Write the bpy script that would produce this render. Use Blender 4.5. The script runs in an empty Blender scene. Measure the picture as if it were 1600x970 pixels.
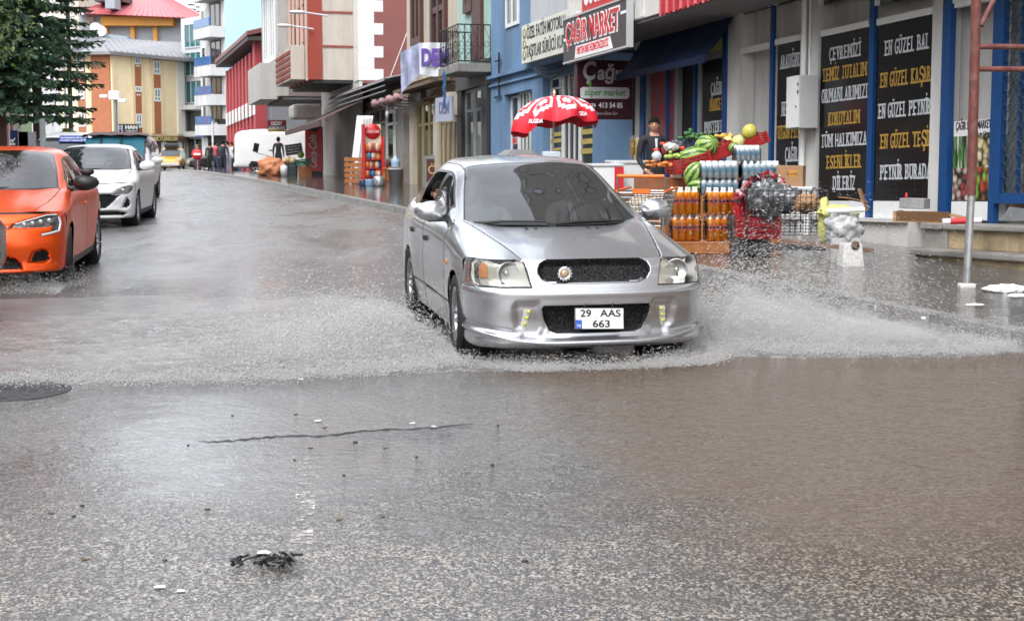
import bpy, bmesh, math, random
import numpy as np
from mathutils import Matrix, Vector
rnd = random.Random(7); rng = np.random.default_rng(7)
S = bpy.context.scene; COL = S.collection
R = math.radians
# ---------------------------------------------------------------- camera, sky, sun, exposure
FPX = 2100.0; CAMH = 1.52; PITCH = R(5); CYP = 403.7
cd = bpy.data.cameras.new('camera'); cam = bpy.data.objects.new('camera', cd); COL.objects.link(cam)
cam.location = (0, 0, CAMH); cam.rotation_euler = (R(90) - PITCH, 0, 0)
cd.sensor_width = 36; cd.lens = FPX / 1600 * 36; cd.shift_y = -(485 - CYP) / 1600
cd.clip_start = 0.05; cd.clip_end = 1500
cd.dof.use_dof = True; cd.dof.focus_distance = 9.3; cd.dof.aperture_fstop = 7.1
S.camera = cam
w = bpy.data.worlds.new('World'); S.world = w; w.use_nodes = True
nt = w.node_tree; nt.nodes.clear()
sky = nt.nodes.new('ShaderNodeTexSky'); sky.sky_type = 'NISHITA'; sky.sun_disc = False
SUN_EL, SUN_AZ = R(52), R(205)
sky.sun_elevation = SUN_EL; sky.sun_rotation = SUN_AZ; sky.air_density = 1.0; sky.dust_density = 1.2; sky.ozone_density = 1.0
hs = nt.nodes.new('ShaderNodeHueSaturation'); hs.inputs['Saturation'].default_value = 0.22
bg = nt.nodes.new('ShaderNodeBackground'); bg.inputs['Strength'].default_value = 0.15
wo = nt.nodes.new('ShaderNodeOutputWorld')
# overcast: the cloud cover is brighter overhead than at the horizon, with soft uneven clouds
tcw = nt.nodes.new('ShaderNodeTexCoord'); sxw = nt.nodes.new('ShaderNodeSeparateXYZ'); mrw = nt.nodes.new('ShaderNodeMapRange'); nzw = nt.nodes.new('ShaderNodeTexNoise'); mr2 = nt.nodes.new('ShaderNodeMapRange'); mlw = nt.nodes.new('ShaderNodeMath'); mxw = nt.nodes.new('ShaderNodeMix')
nt.links.new(tcw.outputs['Generated'], sxw.inputs[0]); nt.links.new(sxw.outputs[2], mrw.inputs[0]); nt.links.new(tcw.outputs['Generated'], nzw.inputs['Vector']); nzw.inputs['Scale'].default_value = 2.6; nzw.inputs['Detail'].default_value = 6
for i, v in enumerate((0.0, .8, 1.05, 2.5)): mrw.inputs[i + 1].default_value = v
for i, v in enumerate((.35, .68, .78, 1.25)): mr2.inputs[i + 1].default_value = v
nt.links.new(nzw.outputs[0], mr2.inputs[0]); mlw.operation = 'MULTIPLY'; nt.links.new(mrw.outputs[0], mlw.inputs[0]); nt.links.new(mr2.outputs[0], mlw.inputs[1])
mxw.data_type = 'RGBA'; mxw.blend_type = 'MULTIPLY'; mxw.inputs[0].default_value = 1; mxw.clamp_result = False
nt.links.new(sky.outputs[0], hs.inputs['Color']); nt.links.new(hs.outputs[0], mxw.inputs[6]); nt.links.new(mlw.outputs[0], mxw.inputs[7]); nt.links.new(mxw.outputs[2], bg.inputs[0]); nt.links.new(bg.outputs[0], wo.inputs[0])
sl = bpy.data.lights.new('sun', 'SUN'); sl.energy = 0.5; sl.angle = R(16); sl.color = (1, .97, .92)
so = bpy.data.objects.new('sun', sl); COL.objects.link(so)
sd = Vector((math.sin(SUN_AZ) * math.cos(SUN_EL), math.cos(SUN_AZ) * math.cos(SUN_EL), math.sin(SUN_EL)))
so.rotation_euler = sd.to_track_quat('Z', 'Y').to_euler(); so.location = (0, -5, 40)
S.view_settings.view_transform = 'Standard'; S.view_settings.look = 'None'; S.view_settings.exposure = 1.0
S.cycles.use_denoising = True; S.cycles.max_bounces = 8; S.cycles.transparent_max_bounces = 24; S.cycles.volume_bounces = 1
S.cycles.volume_step_rate = 2.0
S.cycles.sample_clamp_indirect = 6.0; S.cycles.caustics_reflective = False; S.cycles.caustics_refractive = False
# ---------------------------------------------------------------- measuring: a pixel of the 1600 px photo to a point of the street
def ray(px, py):
    u = (px - 800) / FPX; v = (py - CYP) / FPX
    c, s = math.cos(PITCH), math.sin(PITCH)
    return Vector((u, c - v * s, -s - v * c))
def at(px, py, Y):
    r = ray(px, py); k = Y / r.y
    return Vector((r.x * k, Y, CAMH + r.z * k))
def gnd(px, py, z=0.0):
    r = ray(px, py); k = (z - CAMH) / r.z
    return Vector((r.x * k, r.y * k, z))
# ---------------------------------------------------------------- mesh builder
class MB:
    def __init__(self, M=None): self.v = []; self.f = []; self.m = []; self.M = M; self.mi = 0; self.sm = []
    def add(self, vs, fs, smooth=False, M=None):
        n = len(self.v); A = M if M is not None else self.M
        if M is not None and self.M is not None: A = self.M @ M
        flip = False
        if A is not None:
            self.v += [tuple(A @ Vector(p)) for p in vs]; flip = A.to_3x3().determinant() < 0
        else: self.v += [tuple(p) for p in vs]
        for f in fs:
            g = [n + i for i in f]
            if flip: g.reverse()
            self.f.append(g); self.m.append(self.mi); self.sm.append(smooth)
        return self
    def box(self, x0, x1, y0, y1, z0, z1, M=None, taper=1.0):
        cx, cy = (x0 + x1) / 2, (y0 + y1) / 2; hx, hy = (x1 - x0) / 2 * taper, (y1 - y0) / 2 * taper
        v = [(x0, y0, z0), (x1, y0, z0), (x1, y1, z0), (x0, y1, z0), (cx - hx, cy - hy, z1), (cx + hx, cy - hy, z1), (cx + hx, cy + hy, z1), (cx - hx, cy + hy, z1)]
        return self.add(v, [(3, 2, 1, 0), (4, 5, 6, 7), (0, 1, 5, 4), (1, 2, 6, 5), (2, 3, 7, 6), (3, 0, 4, 7)], M=M)
    def cbox(self, c, d, M=None, rz=0, rx=0, ry=0, taper=1.0):
        T = Matrix.Translation(c) @ Matrix.Rotation(rz, 4, 'Z') @ Matrix.Rotation(ry, 4, 'Y') @ Matrix.Rotation(rx, 4, 'X')
        if M is not None: T = M @ T
        return self.box(-d[0] / 2, d[0] / 2, -d[1] / 2, d[1] / 2, -d[2] / 2, d[2] / 2, M=T, taper=taper)
    def quad(self, a, b, c, d): return self.add([a, b, c, d], [(0, 1, 2, 3)])
    def grid(self, P, smooth=True, closev=False, M=None):
        m, n = len(P), len(P[0]); vs = [tuple(p) for r in P for p in r]; fs = []
        for i in range(m - 1):
            for j in range(n if closev else n - 1):
                k = (j + 1) % n; fs.append((i * n + j, i * n + k, (i + 1) * n + k, (i + 1) * n + j))
        return self.add(vs, fs, smooth, M)
    def tube(self, pts, r, n=8, M=None, cap=True, closed=False):
        pts = [Vector(p) for p in pts]; rings = []
        rr = r if isinstance(r, (list, tuple)) else [r] * len(pts)
        up = None
        for i, p in enumerate(pts):
            if closed: t = pts[(i + 1) % len(pts)] - pts[i - 1]
            else: t = pts[min(i + 1, len(pts) - 1)] - pts[max(i - 1, 0)]
            t = t.normalized() if t.length > 1e-9 else Vector((0, 0, 1))
            if up is None: up = Vector((0, 0, 1)) if abs(t.z) < .9 else Vector((1, 0, 0))
            a = up - t * up.dot(t); a = a.normalized() if a.length > 1e-6 else t.orthogonal().normalized(); up = a; b = t.cross(a)
            rings.append([p + (a * math.cos(2 * math.pi * k / n) + b * math.sin(2 * math.pi * k / n)) * rr[i] for k in range(n)])
        if closed: rings.append(rings[0])
        self.grid(rings, n > 4, True, M)
        if cap and not closed:
            self.add(rings[0], [tuple(range(n))[::-1]], False, M); self.add(rings[-1], [tuple(range(n))], False, M)
        return self
    def lathe(self, prof, n=24, M=None, smooth=True):
        P = [[(r * math.cos(2 * math.pi * k / n), r * math.sin(2 * math.pi * k / n), z) for k in range(n)] for r, z in prof]
        return self.grid(P, smooth, True, M)
    def sph(self, c, r, n=12, m=8, M=None, f=None):
        sx, sy, sz = r if isinstance(r, (tuple, list)) else (r, r, r); P = []
        for i in range(m + 1):
            a = math.pi * i / m - math.pi / 2; row = []
            for k in range(n):
                b = 2 * math.pi * k / n; q = Vector((math.cos(a) * math.cos(b) * sx, math.cos(a) * math.sin(b) * sy, math.sin(a) * sz))
                if f: q = f(q)
                row.append(q + Vector(c))
            P.append(row)
        return self.grid(P, True, True, M)
    def prism(self, pts, d0, d1, M=None):
        n = len(pts); vs = [(x, y, d0) for x, y in pts] + [(x, y, d1) for x, y in pts]
        fs = [tuple(range(n))[::-1], tuple(range(n, 2 * n))] + [(i, (i + 1) % n, n + (i + 1) % n, n + i) for i in range(n)]
        return self.add(vs, fs, False, M)
    def text(self, s, h, M, w=None, align='c', bold=0.0, ital=0.0, depth=0.006, slab=False, cell=None):
        V, F = text_mesh(s, bold, ital, slab)
        if not V: return self
        xs = [p[0] for p in V]; x0, x1 = min(xs), max(xs); k = h / 0.69; kx = k
        if w: kx = w / (x1 - x0)
        ox = {'c': (x0 + x1) / 2, 'l': x0, 'r': x1}[align]
        return self.add([((x - ox) * kx, y * k, z * depth) for x, y, z in V], F, False, M)
_tc = {}
STEM = {'A': ('.1 .9', ''), 'B': ('.14', '.14'), 'D': ('.14', '.14'), 'E': ('.15', '.15'), 'F': ('.15', '.15'), 'K': ('.14 .86', '.14 .86'), 'I': ('.5', '.5'), 'İ': ('.5', '.5'),
        'L': ('.15', '.15'), 'M': ('.12 .88', '.12 .88'), 'N': ('.13', '.13 .87'), 'P': ('.15', '.15'), 'R': ('.14 .88', '.14'), 'T': ('.5', ''), 'U': ('', '.13 .87'), 'Ü': ('', '.13 .87'),
        'V': ('', '.1 .9'), 'Y': ('.5', '.1 .9'), '1': ('.6', '')}
def raw_text(s, bold, ital):
    k = (s, bold, ital)
    if k not in _tc:
        fc = bpy.data.curves.new('lettering', 'FONT'); fc.body = s; fc.extrude = 1.0; fc.offset = bold; fc.shear = ital; fc.resolution_u = 4
        o = bpy.data.objects.new('lettering', fc); me = bpy.data.meshes.new_from_object(o)
        _tc[k] = ([tuple(v.co) for v in me.vertices], [tuple(p.vertices) for p in me.polygons])
        bpy.data.objects.remove(o); bpy.data.meshes.remove(me); bpy.data.curves.remove(fc)
    return _tc[k]
def text_mesh(s, bold=0.0, ital=0.0, slab=False):
    if not slab: return raw_text(s, bold, ital)
    V, F, x = [], [], 0.0
    for ch in s:
        if ch == ' ': x += .26; continue
        v, f = raw_text(ch, bold, 0)
        base = {'İ': 'I', 'Ğ': 'G', 'Ş': 'S', 'Ü': 'U', 'Ç': 'C', 'Ö': 'O'}.get(ch, ch)
        vb, _ = raw_text(base, bold, 0); xa, xb = min(p[0] for p in vb), max(p[0] for p in vb)
        cw = {'I': .15, 'İ': .15, 'M': .5, "'": .08, '1': .22}.get(ch, .36); n = len(V)
        ins = 0.04 if ch in 'IİELT' else 0.0
        V += [(x + ins + (p[0] - xa) / (xb - xa) * (cw - 2 * ins), p[1], p[2]) for p in v]; F += [tuple(n + i for i in q) for q in f]
        for side, (y0, y1) in zip(STEM.get(ch, ('', '')), ((0, .085), (.605, .69))):
            for a in side.split():
                c = x + float(a) * cw; n = len(V); hw = .115
                V += [(c - hw, y0, -1.02), (c + hw, y0, -1.02), (c + hw, y1, -1.02), (c - hw, y1, -1.02), (c - hw, y0, 1.02), (c + hw, y0, 1.02), (c + hw, y1, 1.02), (c - hw, y1, 1.02)]
                F += [tuple(n + i for i in q) for q in ((3, 2, 1, 0), (4, 5, 6, 7), (0, 1, 5, 4), (1, 2, 6, 5), (2, 3, 7, 6), (3, 0, 4, 7))]
        x += cw + .09
    return V, F
def mesh_np(name, V, quads, smooth=True):
    me = bpy.data.meshes.new(name); V = np.asarray(V, np.float32); Q = np.asarray(quads, np.int32); k = Q.shape[1]
    me.vertices.add(len(V)); me.vertices.foreach_set('co', V.ravel())
    me.loops.add(Q.size); me.loops.foreach_set('vertex_index', Q.ravel())
    me.polygons.add(len(Q)); me.polygons.foreach_set('loop_start', np.arange(0, Q.size, k, dtype=np.int32))
    me.polygons.foreach_set('use_smooth', np.full(len(Q), smooth)); me.update(calc_edges=True)
    return me
def props(o, label=None, cat=None, group=None, kind=None):
    if label: o['label'] = label
    if cat: o['category'] = cat
    if group: o['group'] = group
    if kind: o['kind'] = kind
    return o
def thing(name, label, cat, loc=(0, 0, 0), rz=0.0, group=None):
    o = bpy.data.objects.new(name, None); COL.objects.link(o); o.location = loc; o.rotation_euler = (0, 0, rz); o.empty_display_size = .2
    return props(o, label, cat, group)
def link(o, parent=None):
    COL.objects.link(o)
    if parent is not None: o.parent = parent
    return o
def ob(name, mb, mats, parent=None, org=None, bevel=0.0, label=None, sub=0):
    """one mesh object; org = the world point its (world) coordinates are taken from"""
    V = mb.v
    if org is not None: V = [(x - org[0], y - org[1], z - org[2]) for x, y, z in V]
    me = bpy.data.meshes.new(name); me.from_pydata(V, [], mb.f)
    for m in (mats if isinstance(mats, (list, tuple)) else [mats]): me.materials.append(m)
    me.polygons.foreach_set('material_index', mb.m); me.polygons.foreach_set('use_smooth', mb.sm)
    if bevel:
        bm = bmesh.new(); bm.from_mesh(me); bmesh.ops.remove_doubles(bm, verts=bm.verts, dist=1e-5)
        es = [e for e in bm.edges if len(e.link_faces) == 2 and e.calc_face_angle(0) > .6]
        bmesh.ops.bevel(bm, geom=es, offset=bevel, segments=2, affect='EDGES', profile=.6, clamp_overlap=True)
        bm.to_mesh(me); bm.free()
    me.update(); o = bpy.data.objects.new(name, me); link(o, parent)
    if label: o['label'] = label
    return o
def org_of(p):
    while p.parent is not None: p = p.parent
    return p.location
def wob(name, mb, mats, parent, **k):
    """part given in world coordinates under an unrotated thing"""
    return ob(name, mb, mats, parent, org=org_of(parent), **k)
def solo(name, mb, mats, label, cat, loc=(0, 0, 0), rz=0, group=None, kind=None, **k):
    o = ob(name, mb, mats, None, **k); o.location = loc; o.rotation_euler = (0, 0, rz)
    return props(o, label, cat, group, kind)
def kids(o): return [c for c in bpy.data.objects if c.parent == o]
def dup(root, loc, rz=None, label=None, group=None):
    def rec(o, par):
        c = o.copy(); COL.objects.link(c)
        if par is not None: c.parent = par
        for k in kids(o): rec(k, c)
        return c
    r = rec(root, None); r.location = loc
    if rz is not None: r.rotation_euler = (0, 0, rz)
    if label: r['label'] = label
    if group: r['group'] = group
    return r
# ---------------------------------------------------------------- materials
MATS = {}
def mat(name, col, rough=.5, metal=0.0, var=0.0, scale=6.0, bump=0.0, bscale=40.0, coat=0.0, spec=.5, trans=0.0, dirt=None, dscale=1.5, damt=.5, streak=0.0, alpha=1.0, coords='Object', rvar=0.0, emit=None):
    if name in MATS: return MATS[name]
    m = bpy.data.materials.new(name); m.use_nodes = True; t = m.node_tree; b = t.nodes['Principled BSDF']
    b.inputs['Base Color'].default_value = (*col, 1); b.inputs['Roughness'].default_value = rough; b.inputs['Metallic'].default_value = metal
    b.inputs['Coat Weight'].default_value = coat; b.inputs['Coat Roughness'].default_value = .03; b.inputs['Specular IOR Level'].default_value = spec
    b.inputs['Transmission Weight'].default_value = trans; b.inputs['Alpha'].default_value = alpha
    if emit: b.inputs['Emission Color'].default_value = (*emit[0], 1); b.inputs['Emission Strength'].default_value = emit[1]
    L = t.links.new; N = t.nodes.new
    if var or bump or dirt or streak or rvar:
        tc = N('ShaderNodeTexCoord'); src = tc.outputs[coords]
        cur = None
        if var or rvar:
            n1 = N('ShaderNodeTexNoise'); n1.inputs['Scale'].default_value = scale; n1.inputs['Detail'].default_value = 6; n1.inputs['Roughness'].default_value = .65; L(src, n1.inputs['Vector'])
            mr = N('ShaderNodeMapRange'); mr.inputs[1].default_value = .25; mr.inputs[2].default_value = .75; mr.inputs[3].default_value = 1 - var; mr.inputs[4].default_value = 1 + var; L(n1.outputs[0], mr.inputs[0])
            mx = N('ShaderNodeMix'); mx.data_type = 'RGBA'; mx.blend_type = 'MULTIPLY'; mx.inputs[0].default_value = 1; mx.inputs[6].default_value = (*col, 1); L(mr.outputs[0], mx.inputs[7]); cur = mx.outputs[2]
            if rvar:
                m2 = N('ShaderNodeMapRange'); m2.inputs[1].default_value = .3; m2.inputs[2].default_value = .7; m2.inputs[3].default_value = max(.02, rough - rvar); m2.inputs[4].default_value = rough + rvar; L(n1.outputs[0], m2.inputs[0]); L(m2.outputs[0], b.inputs['Roughness'])
        if dirt:
            n2 = N('ShaderNodeTexNoise'); n2.inputs['Scale'].default_value = dscale; n2.inputs['Detail'].default_value = 9; n2.inputs['Roughness'].default_value = .7
            if streak:
                mp = N('ShaderNodeMapping'); mp.inputs['Scale'].default_value = (1, 1, 1 / (1 + streak)); L(src, mp.inputs[0]); L(mp.outputs[0], n2.inputs['Vector'])
            else: L(src, n2.inputs['Vector'])
            r2 = N('ShaderNodeMapRange'); r2.inputs[1].default_value = .48; r2.inputs[2].default_value = .72; r2.inputs[3].default_value = 0; r2.inputs[4].default_value = damt; L(n2.outputs[0], r2.inputs[0])
            m3 = N('ShaderNodeMix'); m3.data_type = 'RGBA'; L(r2.outputs[0], m3.inputs[0]); m3.inputs[7].default_value = (*dirt, 1)
            if cur: L(cur, m3.inputs[6])
            else: m3.inputs[6].default_value = (*col, 1)
            cur = m3.outputs[2]
        if cur: L(cur, b.inputs['Base Color'])
        if bump:
            n3 = N('ShaderNodeTexNoise'); n3.inputs['Scale'].default_value = bscale; n3.inputs['Detail'].default_value = 4; L(src, n3.inputs['Vector'])
            bp = N('ShaderNodeBump'); bp.inputs['Strength'].default_value = bump; bp.inputs['Distance'].default_value = .02; L(n3.outputs[0], bp.inputs['Height']); L(bp.outputs[0], b.inputs['Normal'])
    MATS[name] = m; return m
def glass(name, tint=(.55, .6, .6), refl=1.0, dark=.0, rough=.01, film=(.3, .33, .34), famt=0.0, ior=1.62):
    """window glass: see-through tint + Fresnel mirror (+ a film of dust)"""
    if name in MATS: return MATS[name]
    m = bpy.data.materials.new(name); m.use_nodes = True; t = m.node_tree; t.nodes.clear(); N = t.nodes.new; L = t.links.new
    o = N('ShaderNodeOutputMaterial'); tr = N('ShaderNodeBsdfTransparent'); tr.inputs[0].default_value = (*tint, 1)
    gl = N('ShaderNodeBsdfGlossy'); gl.inputs['Roughness'].default_value = rough; gl.inputs[0].default_value = (refl, refl, refl, 1)
    fr = N('ShaderNodeFresnel'); fr.inputs[0].default_value = ior
    df = N('ShaderNodeBsdfDiffuse'); df.inputs[0].default_value = (*film, 1)
    m0 = N('ShaderNodeMixShader'); m0.inputs[0].default_value = famt; L(tr.outputs[0], m0.inputs[1]); L(df.outputs[0], m0.inputs[2])
    mx = N('ShaderNodeMixShader'); L(fr.outputs[0], mx.inputs[0]); L(m0.outputs[0], mx.inputs[1]); L(gl.outputs[0], mx.inputs[2]); L(mx.outputs[0], o.inputs[0])
    MATS[name] = m; return m
BLACK = mat('black plastic', (.012, .012, .013), .45, bump=.1, bscale=200)
RUBBER = mat('tyre rubber', (.016, .016, .017), .6, var=.3, scale=30)
CHROME = mat('bright metal', (.75, .75, .76), .18, 1.0)
ALU = mat('rim alloy', (.42, .43, .44), .32, .9, var=.15, scale=20)
WHITEP = mat('white painted metal', (.72, .73, .72), .4, var=.06, dirt=(.35, .33, .3), damt=.35)
DARK = mat('dark interior', (.02, .02, .022), .7)
WHITE = mat('white lettering', (.8, .8, .8), .6)
REDL = mat('red lettering', (.6, .02, .03), .5)
# ================================================================ SETTING: road, pavements, water
def zg(Y): return -.0002 * max(0.0, min(Y, 150) - 40) ** 2              # the climb eases off beyond 40 m
FO = Vector((2.40, 26.47, 0)); FT = Vector((.3122, -.9500, 0)); FN = Vector((-.9500, -.3122, 0))
def FM(shear=.036, base=0.0):
    """frame of the right-hand house fronts: s along the street (towards the camera), o out to the kerb, z up; floors run level while the street climbs"""
    return Matrix(((FT.x, FN.x, 0, FO.x), (FT.y, FN.y, 0, FO.y), (shear, 0, 1, base), (0, 0, 0, 1)))
def fs(px, py, o=0.0, shear=.036):
    r = ray(px, py); c = Vector((0, 0, CAMH)) - FO - FN * o
    k = -(c.x * FN.x + c.y * FN.y) / (r.x * FN.x + r.y * FN.y)
    p = Vector((0, 0, CAMH)) + r * k; d = p - FO
    s = d.x * FT.x + d.y * FT.y
    return s, p.z - shear * s
class G:
    """tiny node-graph helper"""
    def __init__(self, name):
        self.m = bpy.data.materials.new(name); self.m.use_nodes = True; self.t = self.m.node_tree; self.t.nodes.clear()
        self.o = self.N('ShaderNodeOutputMaterial')
    def N(self, k, **kw):
        n = self.t.nodes.new(k)
        for a, b in kw.items(): setattr(n, a, b)
        return n
    def put(self, sock, v):
        if isinstance(v, bpy.types.NodeSocket): self.t.links.new(v, sock)
        elif isinstance(v, tuple) and len(v) == 3 and sock.type == 'RGBA': sock.default_value = (*v, 1)
        else: sock.default_value = v
    def math(self, op, a, b=0.0, c=0.0, clamp=False):
        n = self.N('ShaderNodeMath', operation=op, use_clamp=clamp)
        for i, v in enumerate((a, b, c)): self.put(n.inputs[i], v)
        return n.outputs[0]
    def noise(self, vec, scale, detail=5, rough=.6, dist=0.0):
        n = self.N('ShaderNodeTexNoise'); self.put(n.inputs['Vector'], vec); n.inputs['Scale'].default_value = scale; n.inputs['Detail'].default_value = detail; n.inputs['Roughness'].default_value = rough; n.inputs['Distortion'].default_value = dist
        return n.outputs[0]
    def vor(self, vec, scale, out=0, feature='F1'):
        n = self.N('ShaderNodeTexVoronoi', feature=feature); self.put(n.inputs['Vector'], vec); n.inputs['Scale'].default_value = scale
        return n.outputs[out]
    def map(self, vec, sc=(1, 1, 1), rot=0.0):
        n = self.N('ShaderNodeMapping'); self.put(n.inputs[0], vec); n.inputs['Scale'].default_value = sc; n.inputs['Rotation'].default_value = (0, 0, rot)
        return n.outputs[0]
    def ramp(self, v, a, b, lo=0.0, hi=1.0, smooth=False):
        n = self.N('ShaderNodeMapRange', interpolation_type='SMOOTHSTEP' if smooth else 'LINEAR'); self.put(n.inputs[0], v)
        for i, q in enumerate((a, b, lo, hi)): self.put(n.inputs[i + 1], q)
        return n.outputs[0]
    def mix(self, f, a, b, blend='MIX'):
        n = self.N('ShaderNodeMix', data_type='RGBA', blend_type=blend); self.put(n.inputs[0], f); self.put(n.inputs[6], a); self.put(n.inputs[7], b)
        return n.outputs[2]
    def bump(self, h, strength=.5, dist=.01, nrm=None):
        n = self.N('ShaderNodeBump'); self.put(n.inputs['Strength'], strength); n.inputs['Distance'].default_value = dist; self.put(n.inputs['Height'], h)
        if nrm is not None: self.put(n.inputs['Normal'], nrm)
        return n.outputs[0]
    def pos(self): return self.N('ShaderNodeTexCoord').outputs['Object']
    def xyz(self, v):
        n = self.N('ShaderNodeSeparateXYZ'); self.put(n.inputs[0], v); return n.outputs
    def out(self, bsdf): self.t.links.new(bsdf, self.o.inputs[0]); return self.m
    def pbr(self, col, rough, nrm=None, metal=0.0, spec=.5, coat=None, ior=1.5):
        b = self.N('ShaderNodeBsdfPrincipled'); self.put(b.inputs['IOR'], ior); self.put(b.inputs['Base Color'], col); self.put(b.inputs['Roughness'], rough); self.put(b.inputs['Metallic'], metal); self.put(b.inputs['Specular IOR Level'], spec)
        if nrm is not None: self.put(b.inputs['Normal'], nrm)
        if coat is not None: self.put(b.inputs['Coat Weight'], coat); b.inputs['Coat Roughness'].default_value = .04
        return b.outputs[0]
def road_material():
    g = G('wet asphalt'); P = g.pos(); x, y, z = g.xyz(P)
    n1 = g.noise(P, .9, 6, .6); n2 = g.noise(g.map(P, (1, 2.2, 1), .25), 2.4, 6, .65); wob_ = g.math('SUBTRACT', n1, .5); wob2 = g.math('SUBTRACT', n2, .5)
    wv = g.math('ADD', g.math('MULTIPLY', wob_, 2.4), g.math('MULTIPLY', wob2, 1.3))
    far = g.ramp(g.math('ADD', y, g.math('MULTIPLY', wv, 1.7)), 4.5, 5.9)                       # standing film further from the camera
    brown_l = g.math('ADD', g.math('ADD', x, g.math('MULTIPLY', y, .16)), g.math('MULTIPLY', wv, .85))
    side = g.math('MULTIPLY', g.ramp(brown_l, .95, 2.0, smooth=True), g.ramp(y, 10.5, 16, 1.0, .25))                       # muddy flow along the kerb side
    nearb = g.ramp(g.math('SUBTRACT', y, g.math('MULTIPLY', wv, .9)), 3.9, 5.2)
    side_f = g.math('MULTIPLY', side, g.math('MAXIMUM', nearb, .25))
    film = g.math('MAXIMUM', far, side_f)
    beyond = g.ramp(y, 13, 22, 1.0, .6)
    film = g.math('MULTIPLY', film, beyond)
    # stones of the old chipping surface
    vc = g.vor(P, 105, 1); vd = g.vor(P, 105, 0); sep = g.xyz(vc)
    stone = g.mix(g.ramp(sep[0], .55, .8), (.060, .058, .056), (.30, .25, .19))
    stone = g.mix(g.ramp(sep[1], .78, .82), stone, (.40, .37, .33))
    stone = g.mix(g.ramp(sep[2], .72, .78), stone, (.018, .018, .019))
    stone = g.mix(g.ramp(n2, .4, .7, 0.0, .55), stone, (.075, .07, .066))
    mud = g.mix(g.ramp(n2, .3, .75), (.082, .046, .025), (.112, .068, .040))
    greyw = g.mix(g.ramp(n1, .3, .7), (.045, .045, .045), (.08, .079, .078))
    wcol = g.mix(side, greyw, mud)
    wcol = g.mix(g.ramp(g.vor(P, 60, 0), .0, .55, .0, .35), wcol, stone)
    base = g.mix(film, stone, wcol)
    patch = g.ramp(g.noise(g.map(P, (1, .4, 1), .3), .75, 6, .66, .9), .38, .68)
    rr = g.math('ADD', g.ramp(film, 0, 1, .34, .035), g.math('MULTIPLY', g.ramp(y, 10, 20, 0.0, .34), patch))
    base = g.mix(g.math('MULTIPLY', g.ramp(y, 10, 16, 0, .75), patch), base, (.155, .152, .148))
    # ripples of the running water, long across the street
    rp = g.map(P, (.8, 1.15, 1), .35)
    r1 = g.noise(rp, 6, 4, .6, 2.2); r2 = g.noise(rp, 24, 4, .6, 1.6); r3 = g.noise(P, 2.2, 3, .5)
    rip = g.math('ADD', g.math('ADD', g.math('MULTIPLY', r1, .95), g.math('MULTIPLY', r2, .5)), g.math('MULTIPLY', r3, .9))
    calm = g.ramp(g.math('ADD', g.math('ADD', g.math('POWER', g.math('DIVIDE', g.math('ADD', x, 1.55), 1.15), 2.0), g.math('POWER', g.math('DIVIDE', g.math('SUBTRACT', y, 6.5), 1.5), 2.0)), g.math('MULTIPLY', wv, 1.1)), .35, 1.3, 1.0, 0.0)   # a smoother pool
    hs_ = g.math('ADD', g.math('MULTIPLY', g.ramp(vd, 0, .6, 1, 0), .55), g.math('MULTIPLY', sep[0], .5))
    b1 = g.bump(hs_, g.ramp(film, 0, 1, .75, .12), .006)
    b2 = g.bump(rip, g.math('MULTIPLY', g.ramp(film, 0, .6, .10, .55), g.math('MULTIPLY', g.ramp(y, 9, 26, 1, .6), g.ramp(calm, 0, 1, 1, .38))), .03, b1)
    return g.out(g.pbr(base, rr, b2, spec=g.ramp(side, 0, 1, .95, .42), ior=g.ramp(side, 0, 1, 1.75, 1.42)))
def pave_material(name, c1, c2, sx, sy, rough, rot):
    g = G(name); P = g.pos(); q = g.map(P, (1, 1, 1), rot)
    br = g.N('ShaderNodeTexBrick'); g.put(br.inputs['Vector'], q); br.inputs['Scale'].default_value = 1; br.inputs['Brick Width'].default_value = sx; br.inputs['Row Height'].default_value = sy
    br.inputs['Mortar Size'].default_value = .012; br.inputs['Color1'].default_value = (*c1, 1); br.inputs['Color2'].default_value = (*c2, 1); br.inputs['Mortar'].default_value = (.02, .02, .02, 1); br.inputs['Bias'].default_value = -.2
    n = g.noise(P, 3, 6, .65); n4 = g.noise(P, 14, 4, .6); col = g.mix(g.ramp(n, .35, .7, 0, .6), br.outputs[0], (.06, .052, .045))
    rr = g.ramp(n, .35, .65, rough * .5, rough * 1.7)
    h = g.math('ADD', g.math('MULTIPLY', br.outputs[1], -.6), g.math('MULTIPLY', g.noise(g.map(P, (1, 1.6, 1)), 7, 3), .8))
    return g.out(g.pbr(col, rr, g.bump(h, .22, .012), spec=.6))
# road sheet: a fine grid near the camera, out to the horizon
mb = MB()
xs = [-400, -60, -20, -8, 0, 8, 20, 60, 400]; ys = [-60, 0, 4, 12, 25, 40, 46, 52, 58, 64, 70, 78, 86, 94, 104, 116, 130, 400]
mb.grid([[(x, y, zg(y)) for x in xs] for y in ys][::-1], True)
solo('road', mb, road_material(), 'wet grey asphalt street climbing away under running muddy rain water', 'road', kind='structure')
KO = 4.0                                                                # kerb distance from the house fronts
F0 = FM(0.0)
PZ = .13
mb = MB()
def fp_(s, o, z): q = FO + FT * s + FN * o; return (q.x, q.y, z + zg(q.y))
sl_ = [40, 10, -6, -14] + [-15 - 5 * i for i in range(15)]
mb.grid([[fp_(s, o, z) for o, z in ((-1, PZ), (KO - .16, PZ), (KO - .16, -.05))] for s in sl_], False)
solo('pavement', mb, pave_material('wet dark paving', (.085, .075, .068), (.12, .108, .10), .6, .4, .09, R(18.2)), 'dark wet stone pavement in front of the shops', 'pavement', kind='structure')
mb = MB(F0); s = -70
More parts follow.
